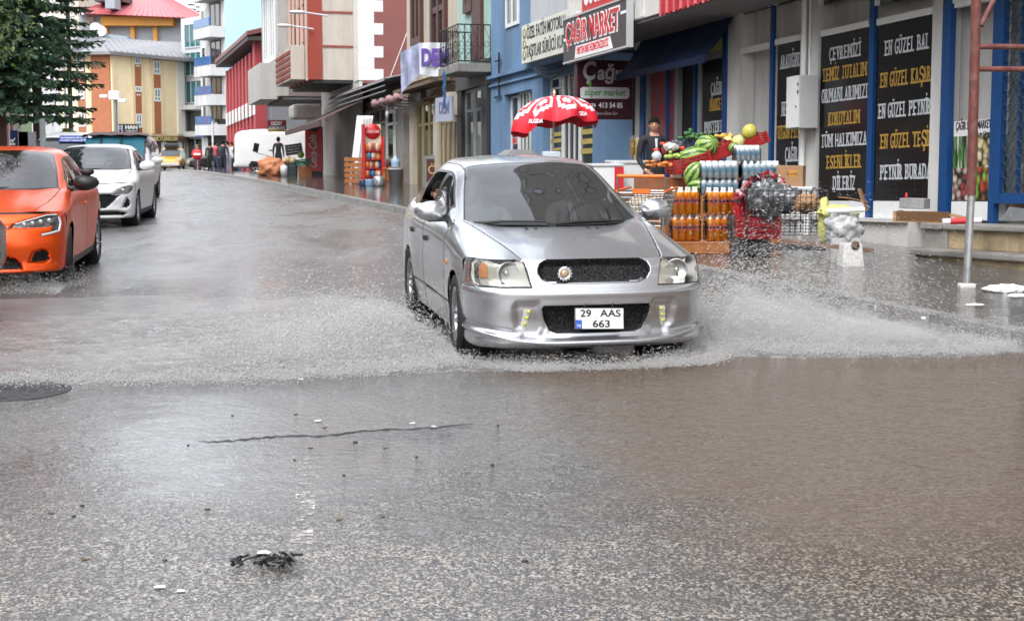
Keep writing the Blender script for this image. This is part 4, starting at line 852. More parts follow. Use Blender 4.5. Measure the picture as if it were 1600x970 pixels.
blk(T, 'ledge', M_, SIL, [(L_ * .1, L_, .01, .7, at(300, 214, Yh + 7).z, at(300, 206, Yh + 7).z)])
# big house with the pink roof behind
Yp = 165.0; T = thing('pink_roof_house', 'large grey and orange house with pink metal roof behind the peach block', 'building', at(220, 100, Yp))
p3 = lambda px, py: (at(px, py, Yp).x, at(px, py, Yp).z)
def flat(name, px0, px1, py0, py1, d0, d1, m, par=None):
    a, b = p3(px0, py1), p3(px1, py0); mb = MB(); mb.box(a[0], b[0], Yp - d1, Yp - d0, a[1], b[1]); return wob(name, mb, m, par or T)
GR2 = wall_mat('blue grey render', (.30, .32, .35), damt=.2); ORG = wall_mat('orange render', (.60, .27, .06), damt=.15)
flat('wall', 130, 330, 24, 240, -12, 0, GR2); flat('orange_band', 163, 275, 28, 42, .01, 1.5, ORG)
for a in (165, 207, 242): flat('orange_pier', a, a + 5, 42.3, 110, .01, .6, ORG)
f = flat('window', 139, 148, 26, 38, .01, .15, ORG); flat('pane', 141, 147, 27, 37, .16, .2, PANE, f)
mb = MB(); e0, e1 = p3(126, 24), p3(330, 33); apx = p3(212, -14)
mb.add([(e0[0], Yp - 3, e0[1]), (e1[0], Yp - 3, e1[1]), (e1[0], Yp + 16, e1[1]), (e0[0], Yp + 16, e0[1]), (apx[0] - 3, Yp + 7, apx[1]), (apx[0] + 2, Yp + 7, apx[1])], [(0, 1, 5, 4), (1, 2, 5), (2, 3, 4, 5), (3, 0, 4), (3, 2, 1, 0)])
rf = wob('roof', mb, mat('pink metal roof', (.50, .13, .14), .35, .0, var=.12, scale=1.2), T)
mb = MB()
for k_ in range(26):
    u = k_ / 25; a = Vector((e0[0], Yp - 3, e0[1])).lerp(Vector((e1[0], Yp - 3, e1[1])), u); b = Vector((apx[0] - 3, Yp + 7, apx[1])).lerp(Vector((apx[0] + 2, Yp + 7, apx[1])), u); mb.tube([a + Vector((0, 0, .05)), b + Vector((0, 0, .05))], .07, 4)
wob('roof_seam', mb, MATS['pink metal roof'], rf)
flat('chimney', 178, 192, -4, 18, 1, 3.5, GR2, rf); flat('dormer', 152, 196, -8, 4, -3, 1, DGREY, rf)
# low grey roof with dishes between them
Yl = 145.0; a, b = at(118, 58, Yl), at(199, 62, Yl); T = thing('tin_roof_house', 'small house under a low grey roof with satellite dishes', 'building', a)
mb = MB(); z0, z1 = at(150, 47, Yl).z, at(150, 62, Yl).z; mb.add([(a.x, Yl, z0), (b.x, Yl, z1 + .3), (b.x, Yl + 10, z1 + .3), (a.x, Yl + 10, z0), (a.x, Yl, z0 - .35), (b.x, Yl, z1 - .05), (b.x, Yl + 10, z1 - .05), (a.x, Yl + 10, z0 - .35)], [(0, 1, 2, 3), (4, 7, 6, 5), (0, 4, 5, 1), (1, 5, 6, 2), (0, 3, 7, 4)])
wob('roof', mb, mat('slate blue tin', (.27, .31, .34), .4, .2), T)
mb = MB(); mb.box(a.x + 1, b.x - 1, Yl + .8, Yl + 9, 0, z1 - .1); wob('wall', mb, CREAM, T)
for px, py in ((149, 45), (156, 49)):
    c = at(px, py, Yl - .5); mb = MB(); mb.lathe([(0, 0), (.35, .06), (.62, .2)], 16, Matrix.Translation(c) @ Matrix.Rotation(R(75), 4, 'X') @ Matrix.Rotation(R(25), 4, 'Y')); mb.tube([c, c - Vector((0, -.3, 1.0))], .04, 5); wob('satellite_dish', mb, mat('dish white', (.7, .7, .7), .4), T)
# beige block far left
Yq = 175.0; a, b = at(60, 60, Yq), at(124, 60, Yq); T = thing('beige_tower', 'plain beige tower block rising behind the spruce branches', 'building', (a.x, Yq, 0))
mb = MB(); mb.box(a.x, b.x, Yq, Yq + 12, -2, at(90, -60, Yq).z); wob('wall', mb, wall_mat('beige tower wall', (.56, .51, .43), damt=.2), T)
mb = MB(); mb.box(a.x - 1, at(122, 60, Yq).x, Yq - .5, Yq - .01, -2, at(90, 46, Yq).z); wob('white_base', mb, W3, T)
for px, y in ((101, 40), (75, 40), (101, 8), (75, 8)):
    c = at(px, y, Yq); mb = MB(); mb.box(c.x - .8, c.x + .8, Yq - .1, Yq, c.z - .8, c.z + .9); f = wob('window', mb, WFRAME, T); mb = MB(); mb.box(c.x - .6, c.x + .1, Yq - .15, Yq - .101, c.z - .6, c.z + .7); wob('pane', mb, PANE, f)
# row across the street behind the trees; lengthened and raised unseen for window reflections and street shade
T = thing('shop_row', 'dim shop row half hidden behind the spruce trees across the street', 'building', (-15, 30, 0))
GRW = wall_mat('grey shop wall', (.40, .38, .36), damt=.5); lb, la = (-21.8, 60), (-13.0, -16); M_, L_ = WM(la, lb)
blk(T, 'wall', M_, GRW, [(0, L_, -9, 0, -1.5, 15.0)])
x = 1.0; k_ = 0
while x < L_ - 3:
    window(T, M_, x, x + 2.6, .2, 2.7, (WFRAME, DGREY, GOLD)[k_ % 3], (PANE, SHOPGL)[k_ % 2], .02, .1, 1 + k_ % 2); [window(T, M_, x + .5, x + 2.1, 4.6 + q_, 6.2 + q_, WFRAME, PANE, .02) for q_ in (0, 3.4, 6.8)]
    x += 3.4; k_ += 1
blk(T, 'fascia', M_, DGREY, [(.5, L_ - .5, .01, .35, 2.85, 3.5)])
blk(T, 'column', M_, BEIGE, [(.3 + 6.8 * i, .75 + 6.8 * i, .01, .3, -.2, 14.8) for i in range(11)])
# ================================================================ VEHICLES
def spl(P, ts):
    """smooth curve through the points P (K, ..) at fractional indices ts"""
    P = np.asarray(P, float); K = len(P); ts = np.clip(np.asarray(ts, float), 0, K - 1); i = np.minimum(ts.astype(int), K - 2); f = (ts - i)
    f = f.reshape((-1,) + (1,) * (P.ndim - 1))
    d = np.linalg.norm((P[1:] - P[:-1]).reshape(K - 1, -1), axis=1) + 1e-6
    m = np.zeros_like(P)
    for k in range(K):
        if k == 0: m[k] = (P[1] - P[0]) / d[0]
        elif k == K - 1: m[k] = (P[-1] - P[-2]) / d[-1]
        else: a, b = (P[k] - P[k - 1]) / d[k - 1], (P[k + 1] - P[k]) / d[k]; m[k] = (a * d[k] + b * d[k - 1]) / (d[k] + d[k - 1])
    dd = d[i].reshape(f.shape); p0, p1, m0, m1 = P[i], P[i + 1], m[i] * dd, m[i + 1] * dd
    f2, f3 = f * f, f * f * f
    return p0 * (2 * f3 - 3 * f2 + 1) + m0 * (f3 - 2 * f2 + f) + p1 * (-2 * f3 + 3 * f2) + m1 * (f3 - f2)
def even(P, step):
    """fractional indices that sample the polyline P (K, n, 3) evenly with about the given step; keeps every control index"""
    P = np.asarray(P, float); d = np.linalg.norm(P[1:] - P[:-1], axis=-1)
    d = d.max(axis=1) if d.ndim > 1 else d; ts = []
    for k in range(len(d)): n = max(1, int(math.ceil(d[k] / step))); ts += list(k + np.arange(n) / n)
    return np.array(ts + [len(d)])
def sdf_poly(px, pz, poly):
    """signed distance to a polygon (inside negative)"""
    poly = np.asarray(poly, float); d = np.full(px.shape, 1e9); s = np.ones(px.shape)
    for i in range(len(poly)):
        a, b = poly[i], poly[i - 1]; ex, ez = b[0] - a[0], b[1] - a[1]; wx, wz = px - a[0], pz - a[1]
        t = np.clip((wx * ex + wz * ez) / (ex * ex + ez * ez + 1e-12), 0, 1); d = np.minimum(d, (wx - ex * t) ** 2 + (wz - ez * t) ** 2)
        c1, c2, c3 = pz >= a[1], pz < b[1], ex * wz > ez * wx; s = np.where((c1 & c2 & c3) | (~c1 & ~c2 & ~c3), -s, s)
    return s * np.sqrt(d)
def sdf_line(px, pz, pts):
    d = np.full(px.shape, 1e9)
    for a, b in zip(pts, pts[1:]):
        ex, ez = b[0] - a[0], b[1] - a[1]; wx, wz = px - a[0], pz - a[1]; t = np.clip((wx * ex + wz * ez) / (ex * ex + ez * ez + 1e-12), 0, 1); d = np.minimum(d, np.hypot(wx - ex * t, wz - ez * t))
    return d
def sstep(a, b, x): t = np.clip((x - a) / (b - a), 0, 1); return t * t * (3 - 2 * t)
def gnorm(P):
    du = np.gradient(P, axis=0); dv = np.gradient(P, axis=1); n = np.cross(du, dv); return n / (np.linalg.norm(n, axis=2, keepdims=True) + 1e-9)
import re
PAIRED = ('front_door', 'rear_door', 'headlight', 'fog_grille', 'fender_nose', 'side_window#0', 'side_window#1', 'side_window#2', 'side_window', 'window_frame', 'sill_trim', 'wheel_arch', 'roof_trim')
def sd(res, nm, s_): return res[nm + '~L'] if s_ < 0 else res[nm]
def patch_parts(T, P, lab, mats, out_from, drop=(), parents=None):
    """cut a fine grid into one mesh per label; lab is (m-1, n-1) of names"""
    P = np.asarray(P); N = gnorm(P); C = P - np.asarray(out_from)
    flip = (N * C).sum() < 0
    if flip: N = -N
    m, n = P.shape[:2]; idx = np.arange(m * n).reshape(m, n)
    Q = np.stack([idx[:-1, :-1], idx[:-1, 1:], idx[1:, 1:], idx[1:, :-1]], -1).reshape(-1, 4)
    if not flip: pass
    A = P.reshape(-1, 3); q0 = Q[len(Q) // 2]; 
    fn = np.cross(A[Q[:, 1]] - A[Q[:, 0]], A[Q[:, 3]] - A[Q[:, 0]]); 
    if (fn * N.reshape(-1, 3)[Q[:, 0]]).sum() < 0: Q = Q[:, ::-1]
    L = np.asarray(lab).reshape(-1).copy(); res = {}; fx = A[Q].mean(1)[:, 0]
    for nm in PAIRED: L[(L == nm) & (fx < 0)] = nm + '~L'
    for nm in dict.fromkeys(L.tolist()):
        if nm in drop or not nm: continue
        q = Q[L == nm]; use, inv = np.unique(q, return_inverse=True); me = mesh_np(re.split('[#~]', nm)[0], A[use], inv.reshape(-1, 4))
        me.normals_split_custom_set_from_vertices(N.reshape(-1, 3)[use].tolist())
        me.materials.append(mats[nm.split('~')[0]]); o = bpy.data.objects.new(re.split('[#~]', nm)[0], me); link(o, T); res[nm] = o
    return res
def wheel(T, x, y, z, r, w, side, rimm=None, turn=0.0, spokes=7, twin=True, hub=.62):
    """side +1: outer face towards +x"""
    M = Matrix.Translation((x, y, z)) @ Matrix.Rotation(turn, 4, 'Z') @ Matrix.Rotation(R(90) * side, 4, 'Y'); rr = r * hub * 1.08
    wo_ = bpy.data.objects.new('wheel', None); link(wo_, T); wo_.empty_display_size = .1
    mb = MB(); h = w / 2
    mb.lathe([(rr, -h * .8), (r * .9, -h), (r * .97, -h * .88), (r, -h * .62), (r * .992, -h * .3), (r * .98, -h * .28), (r * .98, -h * .22), (r * .995, -h * .2), (r * .995, h * .2), (r * .98, h * .22), (r * .98, h * .28), (r * .992, h * .3), (r, h * .62), (r * .97, h * .88), (r * .9, h), (rr * 1.02, h * .85), (rr, h * .7)], 40, M)
    ob('tyre', mb, RUBBER, wo_)
    mb = MB(); mb.lathe([(rr * 1.01, -h * .7), (rr * .95, -h * .2), (rr * .95, h * .6), (rr * 1.02, h * .88), (rr * .98, h * .9), (rr * .9, h * .72)], 40, M)
    mb.lathe([(0, h * .62), (rr * .18, h * .62), (rr * .2, h * .5), (rr * .2, h * .1)], 24, M)
    for k in range(spokes):
        for s_ in ((-1, 1) if twin else (0,)):
            a = 2 * math.pi * k / spokes; A = M @ Matrix.Rotation(a, 4, 'Z'); wd = rr * (.07 if twin else .13); of = s_ * rr * .10
            mb.add([(rr * .15, of * .6 - wd, h * .5), (rr * .15, of * .6 + wd, h * .5), (rr * .93, of * 1.6 + wd * .8, h * .66), (rr * .93, of * 1.6 - wd * .8, h * .66), (rr * .15, of * .6 - wd, h * .2), (rr * .15, of * .6 + wd, h * .2), (rr * .93, of * 1.6 + wd * .8, h * .3), (rr * .93, of * 1.6 - wd * .8, h * .3)], [(0, 1, 2, 3), (7, 6, 5, 4), (0, 4, 5, 1), (1, 5, 6, 2), (2, 6, 7, 3), (3, 7, 4, 0)], M=A)
    ob('rim', mb, rimm or ALU, wo_)
    mb = MB(); mb.lathe([(0, h * -.1), (rr * .94, h * -.1)], 24, M); ob('brake_disc', mb, mat('brake dark', (.03, .03, .03), .5, .6), wo_)
    return wo_
def paint(name, col, metal=.0, rough=.3, dirt=(.10, .095, .09), damt=.25, coat=.55):
    """car paint with a clear coat and a little road film"""
    if name in MATS: return MATS[name]
    g = G(name); P = g.pos(); n = g.noise(P, 3.5, 8, .7); x, y, z = g.xyz(P)
    low = g.ramp(z, .1, .75, .55, .0); d = g.math('MULTIPLY', g.math('ADD', g.ramp(n, .45, .75, 0, .45), low), damt, clamp=True)
    drops = g.vor(P, 150, 0); dm = g.ramp(drops, .16, .30, 1, 0)
    c = g.mix(d, col, dirt); b = g.pbr(c, rough, None, metal, .5, coat)
    bp = g.bump(dm, .05, .002); pb = g.t.nodes['Principled BSDF']; g.t.links.new(bp, pb.inputs['Coat Normal'])
    MATS[name] = g.out(b); return MATS[name]
LAMPGL = glass('lamp lens', (.93, .93, .9), film=(.5, .48, .42), famt=.05)
CARGL = glass('car glass', ior=2.1, tint=(.30, .33, .33), film=(.30, .33, .34), famt=.07)
CARGLS = glass('side car glass', (.42, .45, .44), film=(.2, .2, .2), famt=.06)
SEAM = mat('dark panel gap', (.012, .012, .013), .6)
g = G('black honeycomb'); P = g.pos(); GRILLE = g.out(g.pbr(g.mix(g.ramp(g.vor(g.map(P, (1, .01, 1.3)), 62, 0, 'DISTANCE_TO_EDGE'), .03, .16), (.045, .045, .047), (.001, .001, .001)), .6, spec=.08))
def mirror_curves(cs):
    """half curves from the centre out -> full set from -x to +x"""
    cs = [np.asarray(c, float) for c in cs]; neg = [c * np.array([-1, 1, 1]) for c in cs[:0:-1]]; return neg + cs
def surf(curves, stepu, stepv):
    C = np.stack(curves, 1); tu = even(C, stepu); A = spl(C, tu); B = np.swapaxes(A, 0, 1); tv = even(B, stepv); S_ = spl(B, tv)
    return np.swapaxes(S_, 0, 1), tu, tv
def centers(P): return (P[:-1, :-1] + P[1:, :-1] + P[:-1, 1:] + P[1:, 1:]) / 4
def hatchback(T, sp):
    """body of a hatchback: nose patch, lofted lower body and greenhouse, cut into panels. local x across, y to the rear, z up"""
    st = sp['step']; rows = np.array(sp['nose'], float); ye = sp['nose_end']; n_ = sp.get('plan', 3.0)
    tz = even(rows[:, None, [0, 0, 0]] * np.array([1, 0, 0]), st * .8); rw = spl(rows, tz); nt_ = int(2.9 / st)
    th = np.linspace(-1, 1, nt_); th = np.sign(th) * np.abs(th) ** .9 * (math.pi / 2)
    def fas(t, r):
        z, yo, w_ = r[..., 0], r[..., 1], r[..., 2]; s_, c_ = np.sin(t), np.cos(t)
        return np.stack([w_ * np.sign(s_) * np.abs(s_) ** (2 / n_), yo + (ye - yo) * (1 - np.clip(c_, 0, 1) ** (2 / n_)), z + 0 * t], -1)
    # even spacing along the nose
    q = fas(th, rows[len(rows) // 2][None, :].repeat(len(th), 0)); d = np.r_[0, np.cumsum(np.linalg.norm(np.diff(q, axis=0), axis=1))]; th = np.interp(np.linspace(0, d[-1], nt_), d, th)
    P = fas(th[None, :].repeat(len(rw), 0), rw[:, None, :].repeat(nt_, 1)); X, Z = np.abs(P[..., 0]), P[..., 2]
    # crest of the hood edge may dip: shift rows near the top
    if 'crest' in sp: zc_ = sp['crest'](X); k = sstep(sp['crest_from'], rows[-1, 0], Z); P[..., 2] += (zc_ - rows[-1, 0]) * k; Z = P[..., 2]
    Nn = gnorm(P); Nn *= np.sign((Nn[..., 1]).mean()) * -1 if (Nn[..., 1]).mean() != 0 else 1
    for f in sp['nose_shape']: P = f(P, X, Z, Nn)
    Cx = centers(P); lx, lz = np.abs(Cx[..., 0]), Cx[..., 2]; sx = Cx[..., 0]
    lab = np.full(lx.shape, 'bumper', dtype=object)
    for nm, fn in sp['nose_labels']: lab[fn(lx, lz, sx, Cx[..., 1])] = nm
    res = patch_parts(T, P, lab, sp['mats'], (0, 1.2, .4), drop=sp.get('drop', ()))
    # lower body: starts on the upper edge and the side edges of the nose
    topr = rw[-1]
    def edge(xt): # point of the nose's upper row at lateral fraction
        t = np.array([xt]); p = fas(t, topr[None, :])[0]
        if 'crest' in sp: p[2] = sp['crest'](abs(p[0]))
        return p
    sidez = lambda z: fas(np.array([math.pi / 2]), spl(rows, [np.interp(z, rows[:, 0], np.arange(len(rows)))]))[0]
    cur = []
    for kind, a, rest in sp['body']:
        p = edge(a) if kind == 't' else sidez(a)
        cur.append(np.array([tuple(p)] + rest))
    full = mirror_curves(cur); B, tu, tv = surf(full, st * 1.3, st * 1.1); J = len(cur) - 1
    kv = np.abs(tv - J); KV = kv[None, :].repeat(len(tu), 0); KU = tu[:, None].repeat(len(tv), 1)
    Nb = gnorm(B); Nb *= np.sign((Nb * (B - np.array([0, 2, .5]))).sum())
    for f in sp['body_shape']: B = f(B, KU, KV, Nb)
    Cb = centers(B); cku, ckv = centers(KU[..., None])[..., 0], centers(KV[..., None])[..., 0]
    lab = np.full(cku.shape, 'body', dtype=object)
    for nm, fn in sp['body_labels']: lab[fn(Cb, cku, ckv)] = nm
    ax, ay, az = np.abs(Cb[..., 0]), Cb[..., 1], Cb[..., 2]
    for wy in sp['wheels']: lab[(np.hypot(ay - wy, az - sp['wz']) < sp['arch']) & (ckv > sp['side_from']) ] = ''
    # snap the arch edges to a circle
    res.update(patch_parts(T, B, lab, sp['mats'], (0, 2, .4), drop=sp.get('drop', ())))
    Gs, gu, gv = surf(mirror_curves(sp['house']), st * 1.2, st * 1.2); J = len(sp['house']) - 1
    KV = np.abs(gv - J)[None, :].repeat(len(gu), 0); KU = gu[:, None].repeat(len(gv), 1)
    Ng = gnorm(Gs); Ng *= np.sign((Ng * (Gs - np.array([0, 2.4, .8]))).sum())
    for f in sp['house_shape']: Gs = f(Gs, KU, KV, Ng)
    Cg = centers(Gs); cku, ckv = centers(KU[..., None])[..., 0], centers(KV[..., None])[..., 0]
    lab = np.full(cku.shape, 'roof', dtype=object)
    for nm, fn in sp['house_labels']: lab[fn(Cg, cku, ckv)] = nm
    res.update(patch_parts(T, Gs, lab, sp['mats'], (0, 2.4, .8), drop=sp.get('drop', ())))
    # inside: floor pan, wheel tubs, dashboard, seats
    wv = sp['w']; mb = MB(); mb.box(-wv + .06, wv - .06, .55, 3.9, .16, .24); mb.box(-wv + .10, wv - .10, .5, 1.25, .24, .62)
    for wy in sp['wheels']:
        for s_ in (-1, 1):
            Mw = Matrix.Translation((s_ * (wv - .16), wy, sp['wz'])) @ Matrix.Rotation(R(90) * s_, 4, 'Y'); mb.lathe([(0, -.12), (sp['arch'] + .012, -.12), (sp['arch'] + .012, .13)], 32, Mw)
    ob('underbody', mb, DARK, T)
    cy, cz = sp['cowl']; mb = MB()
    mb.grid([[(x, cy + .06 - .03 * abs(x) + dy, cz + dz - .02 * abs(x)) for x in np.linspace(-wv + .12, wv - .12, 9)] for dy, dz in ((0, -.01), (.25, .01), (.42, -.02), (.46, -.14), (.40, -.4))])
    ob('dashboard', mb, DARK, T)
    seat = mat('grey seat cloth', (.045, .045, .05), .9, var=.3, scale=20)
    for s_ in (-1, 1):
        mb = MB(); x = s_ * .37; y = cy + .98
        mb.cbox((x, y - .12, .42), (.46, .5, .16)); mb.cbox((x, y + .22, .76), (.44, .13, .62), rx=R(-14)); ob('seat', mb, seat, T, bevel=.05)
        mb = MB(); mb.cbox((x, y + .34, 1.13), (.24, .10, .16), rx=R(-8)); ob('headrest', mb, seat, T, bevel=.04)
    mb = MB(); mb.cbox((0, cy + 1.95, .78), (1.2, .14, .56), rx=R(-16)); ob('rear_bench', mb, seat, T, bevel=.05)
    mb = MB(); Mw = Matrix.Translation((.37, cy + .50, cz + .01)) @ Matrix.Rotation(R(-62), 4, 'X')
    mb.tube([Mw @ Vector((.18 * math.cos(a), .18 * math.sin(a), 0)) for a in np.linspace(0, 6.283, 25)[:-1]], .016, 6, closed=True); mb.cbox((0, 0, 0), (.34, .05, .02), M=Mw); ob('steering_wheel', mb, BLACK, T)
    return res
def recess(poly, depth, edge=.012, both=True, inset=0.0):
    def f(P, X, Z, N):
        d = sdf_poly(X if both else P[..., 0], Z, poly); k = sstep(edge, -edge * .3, d); return P - N * (depth * k)[..., None]
    return f
def groove(pts, wd=.005, depth=.006, axes='xz', cond=None):
    def f(P, X, Z, N):
        a = {'x': np.abs(P[..., 0]), 'y': P[..., 1], 'z': P[..., 2]}; d = sdf_line(a[axes[0]], a[axes[1]], pts); k = sstep(wd * 1.6, wd * .5, d)
        if cond is not None: k = k * cond(P, X, Z)
        return P - N * (depth * k)[..., None]
    return f
def inpoly(poly, grow=0.0): return lambda lx, lz, sx, sy: sdf_poly(lx, lz, poly) < grow
def near_line(pts, axes, wd, cond=None):
    def f(C, ku, kv):
        a = {'x': np.abs(C[..., 0]), 'y': C[..., 1], 'z': C[..., 2]}; m = sdf_line(a[axes[0]], a[axes[1]], pts) < wd
        return m if cond is None else m & cond(C, ku, kv)
    return f
def house_labels(A, B, C_, glass_rows, belt=.97, frame=.016):
    """glass of the cabin: windscreen up to control row A, side glasses given as y ranges"""
    L = [('windscreen_trim', lambda C, u, v: (u < A + .06) & (v < 1.97) & (u > .0)),
         ('windscreen', lambda C, u, v: (u > .05) & (u < A - .01) & (v < 1.9)),
         ('window_frame', lambda C, u, v: (v > 3.05) & (C[..., 1] > B[0] - .03) & (C[..., 1] < B[-1] + .03) & (u > .55) & (u < C_))]
    for i, (a, b) in enumerate(glass_rows):
        L.append((f'side_window#{i}', lambda C, u, v, a=a, b=b: (v > 3.13) & (v < belt) & (C[..., 1] > a) & (C[..., 1] < b) & (u > .62) & (u < C_ - .05)))
    L.append(('rear_window', lambda C, u, v: (u > C_ + .12) & (u < 4.92) & (v < 1.85)))
    return L
# ---------------------------------------------------------------- the silver hatchback driving through the puddle
SLV = paint('silver paint', (.53, .54, .56), .86, .27)
T = thing('silver_hatchback', 'wet silver hatchback with white two-line number plate ploughing through the puddle', 'car', (.572, 8.945, .0), .2085)
HL = [(.445, .550), (.485, .708), (.56, .722), (.70, .735), (.775, .728), (.80, .70), (.808, .62), (.80, .565), (.775, .552)]
SLOT = [(0, .578), (.30, .583), (.355, .603), (.378, .637), (.378, .668), (.365, .695), (.33, .712), (0, .718), (-.1, .718), (-.1, .578)]
INT = [(-.1, .247), (.27, .247), (.315, .262), (.355, .34), (.368, .405), (.36, .418), (-.1, .418)]
LEDR = [(.415, .425), (.535, .425), (.545, .40), (.525, .285), (.48, .245), (.40, .235), (.375, .28), (.395, .36)]
LEDP = [(.448, .405), (.492, .405), (.508, .275), (.472, .268)]
def lip(P, X, Z, N):
    zr = .175 + .085 * np.clip((X - .25) / .6, 0, 1) ** 2; k = np.exp(-((Z - zr) / .016) ** 2) * .016; k2 = -.012 * np.exp(-((Z - zr - .04) / .02) ** 2)
    k3 = .012 * np.exp(-((Z - .51) / .03) ** 2) * (P[..., 1] < .44)
    return P + N * (k + k2 + k3)[..., None]
def hl_cond(P, X, Z): return 1.0
NR = [(.135, .035, .80), (.155, .0, .822), (.175, -.012, .828), (.20, .0, .828), (.24, .028, .828), (.30, .028, .834), (.40, .002, .840), (.50, .0, .840), (.548, .022, .838), (.60, .055, .832), (.68, .075, .826), (.728, .105, .812)]
bl_ = [(0, .46), (.84, .46)]
